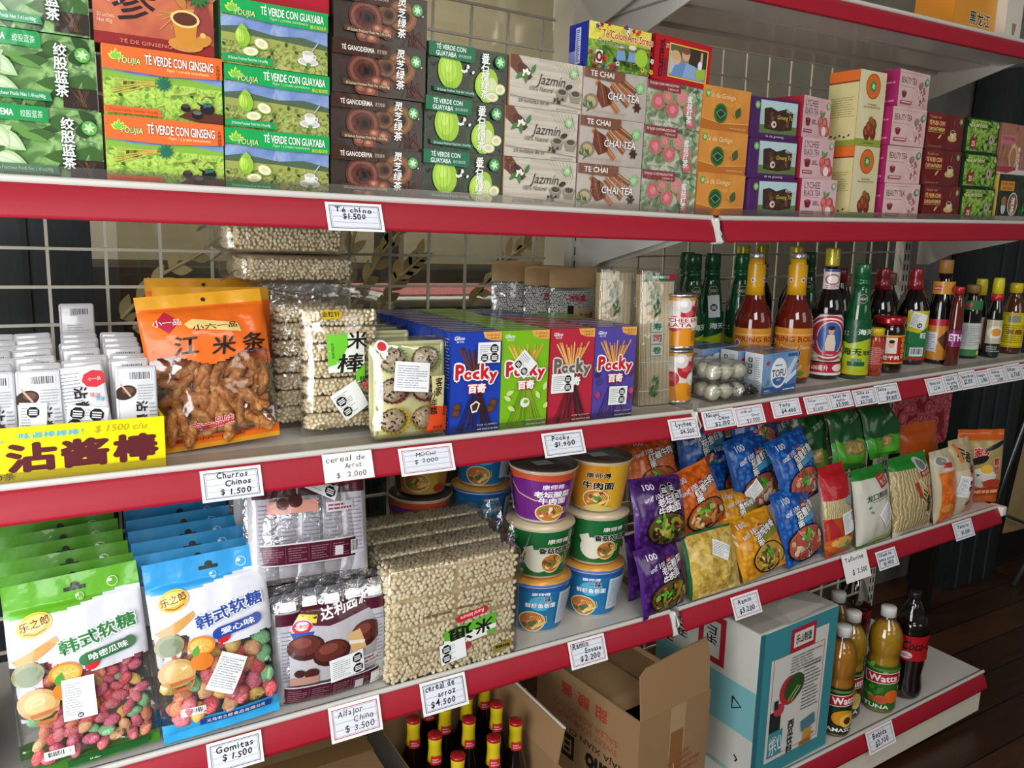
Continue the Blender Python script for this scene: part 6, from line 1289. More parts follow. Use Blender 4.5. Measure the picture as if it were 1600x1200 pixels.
# ---- gummies
def sugar(h):
    l = ''.join('%02X' % min(255, int(int(h[i:i + 2], 16) * .72 + 70)) for i in (0, 2, 4))
    return pm('sugar_' + h, [(.44, h), (.62, l)], 420, 'noise', .6, 2, 0, None, .5, 0)
GUM = [sugar(h) for h in ('D0464E', 'D86A72', 'DC7E56', '74B476', 'DCB050', 'CC5670', 'D05A60', 'DCA06C')]
gsh = []
for k in range(len(GUM)):
    b = MB(); b.blob((0, 0, 0), (.0128, .0055, .0085), GUM[k], 2, None, .08, k); gsh.append(b.mesh('gummy'))
hsh = []
for k in range(len(GUM)):
    b = MB(); b.blob((0, 0, .001), (.0155, .0085, .0125), GUM[k], 3, None, .22, k + 4); hsh.append(b.mesh('gummy'))
def gummy_bag(full, top, dark, txtc, pill, bandc, seed):
    W, H, D = .178, .280, .042; B = Bag(W, H, D, seed, .0055, (.05, .13), .55, .42, 0, .01); b = MB(); T_ = pb(top); WH = pb('DCDCE4'); BN = pb(bandc)
    def fm(u, v):
        if v > .855 - .03 * math.sin(u * 4 + .6): return T_
        if v > .60 - .12 * u + .03 * math.sin(u * 8): return WH
        if v < (.115 if top[0] == '2' else .055): return BN
        return FILM
    B.shell(b, fm, lambda u, v: T_ if v > .8 else BN if v < .07 else pb('B8BCB8') if not full else FILM, 64 if full else 24, 100 if full else 36); P = B.P(b)
    P.rect(.44, .915, .60, .935, '1E2A1E'); P.ell(.52, .94, .02, .02, '1E2A1E'); 
    for u, v, q in ((.80, .92, .028), (.55, .88, .020)): P.ell(u, v, q, q, 'C8E0A8' if top[0] in '45678' else 'B8DCF0'); P.ell(u, v, q * .85, q * .85, top); P.ell(u - .02, v + .008, q * .4, q * .3, 'F0F4F0')
    if not full: P.ell(.22, .86, .06, .045, 'E0B83A'); P.txt('乐之郎', .22, .86, .032, '5A2A14', .2, bold=.01); return b, B
    P.ell(.2, .79, .085, .058, 'E8C850', .25); P.ell(.2, .79, .078, .052, 'E0A830', .25); P.ell(.2, .80, .06, .038, 'F0D070', .25); P.txt('乐之郎', .2, .797, .042, '6A2A10', .22, rot=.2, bold=.02); P.line([(.12, .755), (.2, .745), (.28, .765)], .006, '8A4A10')
    P.poly([(.02, .63), (.34, .72), (.36, .69), (.1, .58)], 'C89048'); P.ell(.12, .555, .075, .06, '8A8A60', .3); P.ell(.13, .545, .06, .05, '6E7A58', .2); P.ell(.16, .40, .095, .080, 'B8935A'); P.ell(.17, .40, .07, .058, 'D0A868'); P.leaf(.10, .40, .10, .03, 'E8CF98', .3)
    P.ell(.37, .525, .075, .055, 'E8842A', -.1); P.ell(.37, .525, .062, .044, 'F2B04A', -.1)
    for i in range(8): P.line([(.37, .525), (.37 + .085 * math.cos(i * .785), .525 + .038 * math.sin(i * .785))], .004, 'F6D08A')
    P.ell(.36, .44, .06, .05, 'D87A2A'); P.leaf(.30, .47, .07, .04, '4E9A3A', 1.2); P.ell(.56, .54, .035, .028, 'C8242E', .4); P.line([(.1, .34), (.3, .36), (.26, .31), (.14, .30)], .02, 'B86A3A')
    for i, ch in enumerate('韩式软糖'): P.txt(ch, .42 + i * .145, .655 + i * .018, .074, txtc, .138, rot=.10, bold=.03, ol=('F2F4F4', .04))
    P.ell(.52, .570, .030, .030, pill); P.ell(.86, .600, .030, .030, pill); P.rect(.52, .556, .86, .614, pill, .10); P.txt('哈密瓜味' if top[0] in '45678' else '爱心味', .69, .586, .034, 'F0F4F0', .30, rot=.10, bold=.02)
    P.txt('净含量 252克', .80, .14, .020, '3A2A20', .3); y_ = .033 if top[0] in '45678' else .085; P.rect(.30, y_ - .018, .92, y_ + .018, '1E5A2A' if top[0] in '45678' else '1E3A8A'); P.txt('义乌市之郎食品有限公司', .60, y_, .022, 'E8F0E8', .5, bold=.01); yb_ = .09 if top[0] in '45678' else .14; P.rect(.16, yb_, .36, yb_ + .05, 'D8D4CC'); P.barcode(.18, yb_ + .01, .34, yb_ + .045, seed=6)
    sticker(P, .44 if top[0] in '45678' else .55, .385 if top[0] in '45678' else .34, .042, .060, -.03 if top[0] in '45678' else -.50, ((.5, .1, .07),) if top[0] in '45678' else (), True, 4)
    return b, B
def gummies(t, B, seed, shapes, lo, hi, n, s):
    r = random.Random(seed); pts = []
    for _ in range(4000):
        if len(pts) >= n: break
        u, v = r.uniform(.10, .92), r.uniform(lo, hi + .16 * (1 - 0))
        if v > hi + .10 * (r.random()) - .10 * (u - .6): continue
        x, z = u * B.W, v * B.H; y = -max(0.0, B.th(u, v) - .008) * r.uniform(-.2, 1.0)
        if all((x - a) ** 2 + (z - c) ** 2 + 2.4 * (y - e) ** 2 > s * s for a, e, c in pts): pts.append((x, y, z))
    for p in pts: part('gummy', r.choice(shapes), t, T(*p) @ R(r.uniform(0, 2 * PI), 'Y') @ R(r.uniform(-.5, .5), 'X') @ R(r.uniform(-.5, .5), 'Z'))
g = 'bags of gummy sweets'
t = put('gummy_bag', None, pose((-1.208, .006, .0085), (-1.030, .008, .0180), (-1.232, .066, .272)), 'front green-topped bag of sugared gummies with a white sticker', 'sweets bag', g)
b, B = gummy_bag(True, '5EA81E', '', '2E7A3A', '2E6A3A', '3E7A1E', 2); part('pouch', b, t); gummies(t, B, 5, gsh, .09, .46, 99, .0136)
t = put('gummy_bag', None, pose((-1.026, .004, .0090), (-.842, .002, .0180), (-1.046, .056, .268)), 'front blue-topped bag of heart gummies with a slanted white sticker', 'sweets bag', g)
b, B = gummy_bag(True, '2E9AD8', '', '24469A', '24469A', '34A4DC', 3); part('pouch', b, t); gummies(t, B, 8, hsh, .13, .42, 62, .0190)
mg = [gummy_bag(False, '4E8E1E', '', '', '', '3E7A1E', 11 + k)[0].mesh('gummy_bag') for k in range(2)]; mbl = [gummy_bag(False, '2E8ABE', '', '', '', '2E8ABE', 21 + k)[0].mesh('gummy_bag') for k in range(2)]
for i in range(5):
    put('gummy_bag', mg[i % 2], pose((-1.214 - .002 * i, .065 + .058 * i, .006), (-1.036 - .002 * i, .067 + .058 * i, .012), (-1.222, .105 + .056 * i, .285)), '%s green-topped gummy bag behind the front one' % ordn[i], 'sweets bag', g)
    put('gummy_bag', mbl[i % 2], pose((-1.040 + .002 * i, .062 + .058 * i, .006), (-.862 + .002 * i, .064 + .058 * i, .010), (-1.048 + .002 * i, .100 + .056 * i, .278 + .004 * (i % 2))), '%s blue-topped gummy bag behind the front one' % ordn[i], 'sweets bag', g)
t = put('snack_box', None, T(-1.372, .004, ZL) @ R(-.04, 'Z'), 'purple and white striped packets in a red box at the lower shelf\'s left edge', 'snack box'); b = MB()
b.box(0, .118, 0, .20, 0, .050, mat('8A1A1A', .5)); part('box', b, t)
for k in range(4):
    b = MB(); W, H, D = .112, .150, .022; b.rbox(.003, .003 + W, .004 + k * .045, .004 + k * .045 + D, .012, .012 + H + .05, mat('C8C0D8', .3, 0, .4), .006)
    if k == 0:
        P = Pr(b, lambda a, c, q: (.003 + a, .004 - q, .012 + c), W, H + .05, pb)
        for i in range(9): P.rect(.08 + i * .1, .22, .12 + i * .1, .9, '4A3A8A'); P.rect(.08 + i * .1, .03, .13 + i * .1, .18, '1A1418')
    part('packet', b, t)

# ---- chocolate pie packs
SILV = mat('C8C8CC', .22, .85, 0, .9, 90, .5, None, 0, 0, .004); PIEW = mat('BCBABE', .3, .1, .5, .5, 60, .5, None, 0, 0, .004)
MAR = '4A1024'
def pie_print(P):
    P.rect(.10, .22, .96, .84, 'B6B2B6'); P.poly([(.10, .84), (.10, .76), (.45, .70), (.97, .78), (.97, .96), (.60, .93), (.10, .88)], MAR); P.poly([(.10, .84), (.36, .80), (.34, .74), (.10, .78)], 'D8C830')
    P.ell(.22, .72, .085, .065, 'C0C8E0', .1); P.ell(.22, .72, .075, .055, 'C82838', .1); P.ell(.22, .73, .055, .035, 'F0E8E4', .1); P.txt('达利园', .22, .728, .034, 'B82030', .17, bold=.015); P.poly([(.12, .68), (.32, .68), (.28, .60), (.22, .58), (.16, .60)], '2A4A9A')
    for i, ch in enumerate('达利园派'): P.txt(ch, .44 + i * .125, .80 + i * .02, .09, 'F4F2F0', .12, rot=.12, bold=.03, shear=.15)
    for u, v, rx in ((.24, .55, .15), (.46, .47, .16), (.80, .56, .155)): P.ell(u, v, rx, rx * .72, '3E1A16', .1); P.ell(u - .01, v + .02, rx * .85, rx * .55, '5E2A22', .1); P.ell(u - .03, v + .045, rx * .5, rx * .28, '7E4036', .1)
    P.poly([(.60, .60), (.74, .62), (.80, .44), (.66, .40)], 'D8B078'); P.line([(.62, .53), (.78, .50)], .03, 'F0E4D0'); P.ell(.18, .33, .045, .035, '3E1A16'); P.ell(.28, .32, .06, .045, '4A201A'); P.rect(.10, .22, .34, .29, 'B88878')
    P.rect(.74, .27, .96, .36, 'E0DCDC'); P.lines(.75, .28, .95, .35, 2, '8A4A58')
def pie_band(P, v0, v1):
    P.rect(.0, v0, 1, v1, MAR); P.rect(0, v1, 1, v1 + .012, 'D0CCD0'); P.rect(0, v0 - .008, 1, v0, 'D0CCD0')
    for k in range(4): P.lines(.08 + k * .2, v0 + .02, .24 + k * .2, v1 - .02, 6, '8A5A68', .4, k); P.rect(.055 + k * .2, v0 + .01, .06 + k * .2, v1 - .01, '7A3A4A')
    P.rect(.70, v0 + .03, .78, v1 - .05, 'C8C0C4'); P.barcode(.86, v0 + .02, .98, v1 - .02, seed=9)
def pie_pack(label, M, seed, printed=True, band=(.02, .19), flip=False):
    W, H, D = .186, .198, .115; t = put('pie_pack', None, M, label, 'cake pack', 'film packs of chocolate pies'); r = random.Random(seed)
    for k in range(5):
        x = .018 + k * .0375; B = Bag(.050, H * .98, .030, seed + k, .004, (.02, .08), .5, .3); b = MB(); B.shell(b, lambda u, v: SILV if v > .86 or v < .06 else PIEW, SILV, 8, 20)
        P = B.P(b, pb); P.rect(.2, .2, .8, .74, 'B8B4BC'); P.lines(.25, .22, .75, .7, 14, '8A8A94', .3, k); P.rect(.1, .74, .9, .84, MAR); P.barcode(.25, .86, .75, .93, seed=k)
        part('pie_sachet', b, t, T(x - .022, .030 + .006 * (k % 2), .004))
        b = MB(); B.shell(b, SILV, SILV, 6, 12); part('pie_sachet', b, t, T(x - .02, .082, .003) @ R(.05, 'X'))
    B = Bag(W, H, D, seed + 9, .004, (.0, .12), .22, .20, 0, 0); b = MB()
    B.shell(b, FILM2, FILM2, 20, 24); P = B.P(b, pb, .0012)
    if printed: pie_print(P)
    pie_band(P, *band)
    sticker(P, .60 if printed else .62, .32 if printed else .86, .062, .044, .12 if printed else -.5, ((.80, .72, .22), (.80, .26, .22)))
    if not printed: P.ell(.32, .93, .12, .09, '5E2A22'); P.ell(.80, .90, .12, .1, '5E2A22'); P.rect(.12, .62, .55, .72, 'C88878'); P.ell(.25, .70, .05, .05, '4A201A'); P.ell(.36, .72, .06, .055, '3E1A16'); P.rect(.62, .60, .9, .68, 'D8D4D8'); P.lines(.64, .61, .88, .67, 2, '8A3A4A')
    part('wrapper', b, t, T(0, D / 2, 0), 'clear film printed with pies and a maroon band'); return t
pie_pack('front upright film pack of chocolate pies with a white sticker', pose((-.848, .004, .0052), (-.664, .002, .0052), (-.853, .012, .21)), 3)
pie_pack('pie pack lying tilted on top of the front chocolate pie pack', pose((-.880, .018, .222), (-.678, .014, .214), (-.872, .060, .41)), 21, False, (.20, .36))
pie_pack('pie pack behind on the left, its maroon lettering seen past the blue gummy bag', T(-.862, .185, ZL + .001), 33, True)
pie_pack('pie pack stacked behind, top left of the chocolate pies', T(-.866, .190, ZL + .203), 41, False, (.3, .44))

# ---- blocks of puffed rice
def rice_block(full, seed):
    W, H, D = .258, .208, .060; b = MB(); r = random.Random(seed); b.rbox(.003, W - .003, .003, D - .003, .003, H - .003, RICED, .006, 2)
    if full:
        for i in range(2):
            for j in range(4): puffs(b, lambda a, c: (.002 + i * (W / 2) + a, -.001 + r.uniform(-.0012, .0012), .001 + j * (H / 4) + c), W / 2 - .0045, H / 4 - .002, .0086, r, 2)
    for i in range(2): puffs(b, lambda a, c: (.002 + i * (W / 2) + a, c, H + r.uniform(-.0012, .001)), W / 2 - .006, D, .0086, r, 1)
    puffs(b, lambda a, c: (-.0005 + r.uniform(-.001, .001), a, c), D, H, .0088, r, 1)
    return b, W, H, D
def block_film(full, seed):
    W, H, D = .258, .208, .060; b = MB(); b.rbox(-.007, W + .007, -.0065, D + .002, -.0005, H + .008, FILM if full else FILM2, .010, 3)
    b.sheet(lambda u, v: (W * u, -.004 + D * .9 * v, H + .008 + .016 * (1 - abs(2 * v - 1)) * (.3 + .7 * abs(noise.noise(Vector((u * 9, v * 3, seed)))))), 20, 6, FILM2)
    b.sheet(lambda u, v: (W + .006 + .022 * u, D * v, H * .75 + .06 * u * math.sin(v * 5 + seed) + .03), 4, 6, FILM2)
    if full:
        P = Pr(b, lambda a, c, q: (a, -.0070 - q, c), W, H, pp, .0004, .00008)
        P.poly([(.40, .20), (.40, .36), (.82, .44), (.82, .28)], 'E4E8DC'); P.poly([(.40, .30), (.40, .385), (.82, .47), (.82, .36), (.60, .34), (.50, .28)], '5AAA2E'); P.poly([(.74, .30), (.82, .32), (.82, .28), (.75, .26)], '5AAA2E')
        P.txt('米', .72, .36, .13, '14120E', .14, rot=PI + .15, bold=.03, shear=.15); P.txt('通', .53, .33, .15, '14120E', .18, rot=PI + .15, bold=.03)
        P.ell(.52, .475, .033, .033, 'C01E2A'); P.ell(.72, .52, .033, .033, 'C01E2A'); P.rect(.51, .465, .73, .53, 'C01E2A', .15); P.txt('Rural leisure', .62, .498, .036, 'F6EEE8', .19, rot=PI + .15, shear=.2)
        P.txt('香', .58, .205, .08, 'B8242E', .07, rot=PI + .4, bold=.03); P.txt('脆', .50, .15, .08, 'B8242E', .07, rot=PI + .4, bold=.03); P.lines(.25, .55, .45, .59, 1, '6A5A30'); P.lines(.5, .57, .78, .60, 1, '6A5A30'); P.rect(.80, .08, .95, .15, '8A7A1E', .2); P.lines(.82, .09, .94, .14, 1, '2A2410')
        sticker(P, .47, .19, .052, .040, .14, ((.25, .72, .24), (.22, .27, .24)))
    return b
g = 'film-wrapped blocks of puffed rice'
b, W, H, D = rice_block(False, 4); me_b = b.mesh('rice_block'); me_f = block_film(False, 6).mesh('wrapper')
for i in range(4):
    t = put('rice_block_pack', None, T(-.656 + .012 * i, .010 + .0695 * i, ZL + .0006) @ R(.003 * (i % 2), 'Z'), ('front film-wrapped block of puffed rice with an upside-down green label', 'second puffed rice block, just behind the labelled one', 'third puffed rice block from the front', 'rearmost puffed rice block, below the yellow noodle cup')[i], 'rice snack', g)
    if i == 0: b, W, H, D = rice_block(True, 3); part('rice_block', b, t); part('wrapper', block_film(True, 2), t, None, 'clear film with green and red printing')
    else: part('rice_block', me_b, t); part('wrapper', me_f, t)

# ---- noodle cups
def cup_food(P, u, v, rx, ry, seed, pal=('D8B060', '8A3A24', 'C86A3A', '5A8A3A', 'E8D090')):
    r = random.Random(seed); P.ell(u, v, rx, ry, 'E8D8B8', 0, 26); P.ell(u, v, rx * .92, ry * .9, 'B8742E', 0, 26)
    for i in range(16): a = r.uniform(0, 6.3); d = r.uniform(0, .7); P.ell(u + math.cos(a) * d * rx * P.H / P.W, v + math.sin(a) * d * ry, rx * r.uniform(.12, .26), ry * r.uniform(.12, .26), r.choice(pal), r.uniform(0, 3))
    for i in range(6): P.line([(u + (.05 + .02 * i) * rx, v - ry * .5), (u + (.25 + .05 * i) * rx, v), (u + (.1 + .07 * i) * rx, v + ry * .6)], .014, 'EBCB6A')
def cdraw(kind):
    def f(P):
        if kind == 'blue':
            P.rect(0, 0, 1, 1, '1E72A4'); P.rect(0, .9, 1, 1, '2A5AA0'); P.ell(.5, .64, .24, .17, '4AB0D0'); P.txt('康师傅', .5, .86, .07, 'F0F4F6', .16, bold=.02); P.txt('一味', .53, .74, .13, '12202A', .12, bold=.03, ol=('E8F0F4', .03)); P.txt('鲜虾鱼板面', .5, .60, .11, 'F2F6F8', .28, bold=.03, ol=('1E4A7A', .03)); cup_food(P, .42, .22, .30, .24, 3, ('D86A4A', 'E8907A', '4A6A3A', 'E8D8C0', 'D8B060')); P.rect(.66, .14, .92, .88, 'C6D0DA'); P.lines(.68, .18, .90, .84, 15, '8A98A8', .35, 6); P.lines(.12, .5, .22, .7, 5, 'A8D0E4')
        elif kind == 'green':
            P.rect(0, 0, 1, 1, '14622E'); P.ell(.38, .35, .30, .26, 'DDD8C4'); P.poly([(.24, .62), (.33, .70), (.36, .45), (.28, .4)], 'DDD8C4'); cup_food(P, .52, .30, .24, .22, 5, ('6A4A2A', 'B89048', '8A6A3A', '5A7A3A', 'E0CFA0')); P.txt('康师傅', .56, .80, .10, 'E8E0D0', .2, bold=.02); P.txt('香菇炖鸡面', .56, .60, .13, '10180E', .34, bold=.04, ol=('F0ECDC', .04)); P.rect(.12, .8, .2, .9, '3A7A4A')
            for v in (.78, .52, .24): P.ell(.86, v, .11, .10, 'D8C8A0'); P.ell(.86, v, .08, .07, '8A5A34')
        elif kind == 'purple':
            P.rect(0, 0, 1, 1, '6A1E78'); P.poly([(0, 1), (1, 1), (1, .88), (.6, .84), (.3, .88), (0, .80)], 'C8502A'); P.line([(.1, .8), (.22, .55), (.4, .44), (.62, .48)], .025, 'E0B080'); P.ell(.60, .56, .34, .24, '8A3A94'); P.txt('康师傅', .56, .74, .10, 'F2EAF0', .2, bold=.02); P.txt('老坛酸菜', .56, .58, .13, 'F4F0F4', .34, bold=.04, ol=('4A1258', .03)); P.txt('牛肉面', .56, .44, .13, 'F4F0F4', .26, bold=.04, ol=('4A1258', .03)); cup_food(P, .54, .18, .32, .20, 7, ('C89060', '8A4A2A', '6A8A3A', 'E8D8A8', 'B86A4A')); P.rect(.04, .1, .14, .9, '4A1258'); P.barcode(.05, .12, .13, .4, seed=3)
        elif kind == 'orange':
            P.rect(0, 0, 1, 1, 'C8841E'); P.rect(.55, 0, .8, 1, 'D8A42A'); P.txt('康师傅', .46, .78, .12, '2A160C', .22, bold=.03, ol=('F0DCA8', .03)); P.txt('牛肉面', .46, .55, .16, '1A0E08', .30, bold=.04, ol=('F2E4B8', .04)); cup_food(P, .44, .24, .30, .22, 9); P.poly([(.30, .05), (.44, .15), (.62, .05), (.56, 0), (.36, 0)], 'C8B058')
        else:
            P.rect(0, 0, 1, 1, 'D08E1E'); P.rect(0, 0, .36, 1, '4A2A1A'); r = random.Random(2)
            for i in range(14): P.ell(r.uniform(.08, .32), r.uniform(.05, .95), .08, .07, r.choice(('6A3E26', '8A5A3A', '3A1E12')), r.uniform(0, 3))
            P.rect(.56, 0, .8, 1, 'C8A83A'); P.txt('卤香牛', .58, .56, .17, '2A1A0E', .36, bold=.04, ol=('F0E4C8', .04)); P.txt('康师傅', .64, .82, .12, 'F0E8DC', .2, bold=.02); cup_food(P, .56, .26, .30, .22, 4); P.ell(.8, .12, .14, .10, 'B8382A')
    return f
CUPM = {'blue': 'DCE2E6', 'green': 'D8D4C4', 'purple': 'D8CCD4', 'orange': 'D8C8A8', 'brown': 'B8482E'}
LIDM = {'blue': 'E0A040', 'green': 'D8C8A8', 'purple': '3A2E2A', 'orange': '463A30', 'brown': '6A3A2A'}
def noodle_cup(label, x, y, lvl, kind, turn=0.0):
    z = ZL + lvl * .1165; yaw = -math.atan2(x + 1.1641, y + 1.2016) * .75 + turn; t = put('noodle_cup', None, T(x, y, z) @ R(yaw, 'Z'), label, 'noodle cup', 'instant noodle cups'); r0, r1, H = .0515, .0680, .1085
    b = MB(); b.lathe([(.047, 0), (.0510, .0015), (r0, .003), (r1, H)], mat(CUPM[kind], .4, 0, .4), 40); b.tube([((r1 + .001) * math.cos(a * PI / 20), (r1 + .001) * math.sin(a * PI / 20), H) for a in range(41)], .0024, mat('C8B08A' if kind != 'blue' else '2A6AB8', .35, 0, .4), 6)
    b.lathe([(.0480, .003), (.0528, .0032), (.0534, .012), (.0538, .013)], mat('C8C0B0', .4), 40, cap=False); part('cup', b, t)
    W = (r0 + r1) / 2 * 3.6; Hh = .098; S = lambda a, c, q: ((lambda rr, th: (rr * math.sin(th), -rr * math.cos(th), .006 + c))(r0 + (r1 - r0) * (.006 + c) / H + .0004 + q, (a - W / 2) / ((r0 + r1) / 2)))
    b = MB(); P = Pr(b, S, W, Hh, pb, .0002, .00011, .005); cdraw(kind)(P); part('printed_sleeve', b, t)
    b = MB(); b.lathe([(r1 + .0005, H + .0010), (r1 + .0015, H + .0028), (.030, H + .0034), (.001, H + .0036)], mat(LIDM[kind], .35, .2, .4, .3, 30), 40); P = Pr(b, lambda a, c, q: (a - .06, c - .06, H + .0042 + q), .12, .12, pb, .0002); cup_food(P, .55, .6, .26, .22, 6) if kind in ('blue', 'green') else P.rect(.3, .3, .62, .55, 'C8C4C0', .4); part('lid', b, t); return t
for x, y, ks, who in ((-.293, .096, ('blue', 'green', 'purple'), 'left front stack'), (-.149, .100, ('blue', 'green', 'orange'), 'right front stack'), (-.445, .352, ('blue', 'purple', 'brown'), 'rear stack above the rice blocks'), (-.292, .350, ('blue', 'blue', 'blue'), 'rear stack between the rice blocks and the front cups')):
    for l, k in enumerate(ks): noodle_cup('%s %s noodle cup, %s' % (('bottom', 'middle', 'top')[l], {'brown': 'yellow and brown'}.get(k, k), who), x + .002 * l, y + .001 * l, l, k, .25 * (l == 1) - .15 * (x > -.2 and l == 0) - .5 * (x < -.4))

# ================================================================ lower shelf, right bay: bags of noodles
BUB = {}
def bubbly(name, a, b_, c): return pm(name, [(.25, a), (.5, b_), (.7, c)], 75, 'voronoi', .3, 2, .6)
PUR = bubbly('bag_purple', '5A2A7A', '3E1660', '32104E'); ORA = bubbly('bag_orange', 'E87A2A', 'D05E14', 'B84E0E'); BLU = bubbly('bag_blue', '2E7AC8', '1250A0', '0E4288'); YLW = bubbly('bag_yellow', 'E8B030', 'D8921A', 'C88212')
def noodle_bag(label, M, W, H, main, edge, name_, lab, seed, dish, D=.036, warn=None, octs=False, full=True, dishv=.24, roll=0.0):
    t = put('noodle_bag', None, M @ R(-roll, 'Y'), label, 'noodle bag', 'bags of instant noodles', 'R'); B = Bag(W, H, D, seed, .007, (.06, .07), .5, .38, 0, .006, 16); b = MB(); E = pb(edge)
    B.shell(b, lambda u, v: E if (v > .945 or u < .05) else main, lambda u, v: pb('C8C4C0') if .3 < u < .7 else E, 22, 26); P = B.P(b, pb, .0013)
    if full:
        P.txt('unif 100', .34, .70, .07, 'E8E4F0', .34, rot=.15, bold=.02, shear=.1); P.txt('100', .28, .86, .08, 'E4DCEC', .2, bold=.02); P.ell(.70, .68, .14, .10, lab, .2); P.rect(.46, .52, .96, .66, lab, .12); P.ell(.62, .74, .06, .05, 'A81E2E', .3); P.txt('100', .62, .74, .035, 'F4E8D0', .1, bold=.01)
        for i, ch in enumerate(name_): n = len(name_); P.txt(ch, .46 + (i % 4) * .135, .62 + .03 * (i % 4) - (.13 if i > 3 else 0), .12, 'F4F2F0', .13, rot=.15, bold=.03, ol=('14100E', .05))
        r = random.Random(seed); k = P.H / P.W
        P.ell(.56, dishv, .40, .24, '16100E'); P.ell(.56, dishv, .37, .22, dish[0])
        for i in range(46): a = r.uniform(0, 6.3); d = r.uniform(0, .85); P.ell(.56 + math.cos(a) * d * .36 * k, dishv + math.sin(a) * d * .20, r.uniform(.03, .085), r.uniform(.02, .05), r.choice(dish), r.uniform(0, 3))
        for i in range(7): P.leaf(.50 + r.uniform(-.1, .1), dishv + .08 + r.uniform(-.04, .05), .12, .05, r.choice(('4E9A2A', '6EBA3E', '2E6A1E')), r.uniform(0, 6.3))
    if octs:
        for u, v in ((.50, .80), (.66, .82), (.74, .70)): P.octa(u, v, .075)
    if warn: sticker(P, warn[0], warn[1], .052, .036, warn[2], ())
    part('pouch', b, t)
    return t
d_p = ('5A4A20', '8A9A3A', '2A1A14', 'B8A848', 'C8642A', '3A2A1A', '6E8A2E'); d_o = ('A85A2A', 'C88A4A', '7A3A1E', 'D8B070', '8A4A2A', 'E0C890'); d_y = ('C89A3A', 'E0C060', '5A3A20', '8A6A2A', 'E8D890', '3A5A24', 'B87A3A'); d_b = ('B85A4A', 'D88A70', '8A6A5A', 'E0C8B0', 'C8A878', 'A84A3E')
noodle_bag('lower purple noodle bag at the shelf joint, leafy dish on it', pose((-.100, -.010, .0065), (.030, .012, .0060), (-.093, .028, .150)), .140, .150, PUR, '4A1A72', '老坛酸菜牛肉面', '8A3A8E', 3, d_p)
noodle_bag('upper purple noodle bag with three black octagons, lying on the lower one', pose((-.098, .030, .152), (.054, .040, .148), (-.098, .075, .300)), .155, .150, PUR, '4A1A72', '老坛酸菜牛肉面', '8A3A8E', 5, d_p, octs=True, roll=-.06)
noodle_bag('purple noodle bag at the back left, beside the noodle cups', pose((-.070, .075, .0060), (.060, .085, .0060), (-.065, .100, .155)), .14, .15, PUR, '4A1A72', '老坛酸菜牛肉面', '8A3A8E', 17, d_p)
noodle_bag('orange noodle bag standing above the yellow ones', pose((.068, .055, .128), (.200, .050, .140), (.046, .105, .270)), .136, .150, ORA, 'D86414', '红椒牛肉面', 'C87A4A', 7, d_o, roll=.14)
noodle_bag('second orange noodle bag, behind and above the purple ones', pose((-.030, .130, .215), (.125, .130, .210), (-.030, .185, .340)), .15, .15, ORA, 'B85210', '红椒牛肉面', 'B8683A', 9, d_o)
noodle_bag('green and white noodle bag with a big ramen picture at the shelf edge', pose((.042, -.002, .0140), (.207, .004, .0120), (.054, .044, .154)), .160, .145, pm('bag_noodle_photo', [(.3, '9A7A24'), (.5, 'D0AC48'), (.7, 'E4D08A')], 60, 'noise', .35, 4, .5), '0E5A34', '海带', 'DDD8C8', 11, d_y, warn=(.60, .66, -.5), full=False)
noodle_bag('front yellow noodle bag with a bowl picture', pose((.214, .002, .0130), (.374, .002, .0110), (.192, .066, .134)), .165, .145, YLW, 'D8981A', '清炖排骨面', '8A8A2A', 13, d_y, roll=.12)
noodle_bag('second yellow noodle bag, tucked behind the front yellow one', pose((.205, .075, .090), (.345, .085, .080), (.205, .115, .190)), .15, .12, YLW, 'C88A18', '清炖排骨面', '8A7A2A', 15, d_y)
for i, (bl, br, tl, W, H, lab) in enumerate((((.368, .004, .0120), (.500, .010, .0120), (.308, .056, .172), .138, .185, 'lowest blue noodle bag at the shelf edge, beside the red-topped bag'), ((.410, .058, .138), (.530, .060, .132), (.345, .108, .275), .155, .175, 'blue noodle bag second up, shrimp bowl on its right half'), ((.300, .105, .120), (.440, .112, .110), (.262, .155, .300), .160, .195, 'blue noodle bag left of the others with a barcode edge'), ((.340, .175, .262), (.530, .175, .240), (.340, .210, .372), .175, .140, 'topmost blue noodle bag right under the tofu price card'), ((.190, .195, .185), (.350, .200, .170), (.164, .230, .325), .17, .17, 'blue noodle bag at the back left, above the orange one'), ((.275, .160, .150), (.410, .165, .120), (.283, .205, .262), .155, .150, 'blue noodle bag in the middle of the blue heap'), ((.120, .250, .200), (.270, .255, .185), (.110, .285, .330), .17, .16, 'blue noodle bag furthest left at the back, under the Lychee card'), ((.250, .270, .225), (.410, .270, .210), (.245, .305, .360), .17, .17, 'blue noodle bag in the back row, under the red-framed card next to Tofu'), ((.455, .190, .190), (.575, .190, .180), (.440, .230, .330), .15, .16, 'blue noodle bag at the back right of the blue heap, by the green bags'))):
    noodle_bag(lab, pose(bl, br, tl), W, H, BLU, '124A98', '茄皇虾鱼面', '4A9ABE', 31 + i * 2, d_b, D=.036, roll=(.10, .20, .18, .05, .12, .25, .1, .05, .15)[i], warn=(.3, .3, .5) if i == 2 else None)
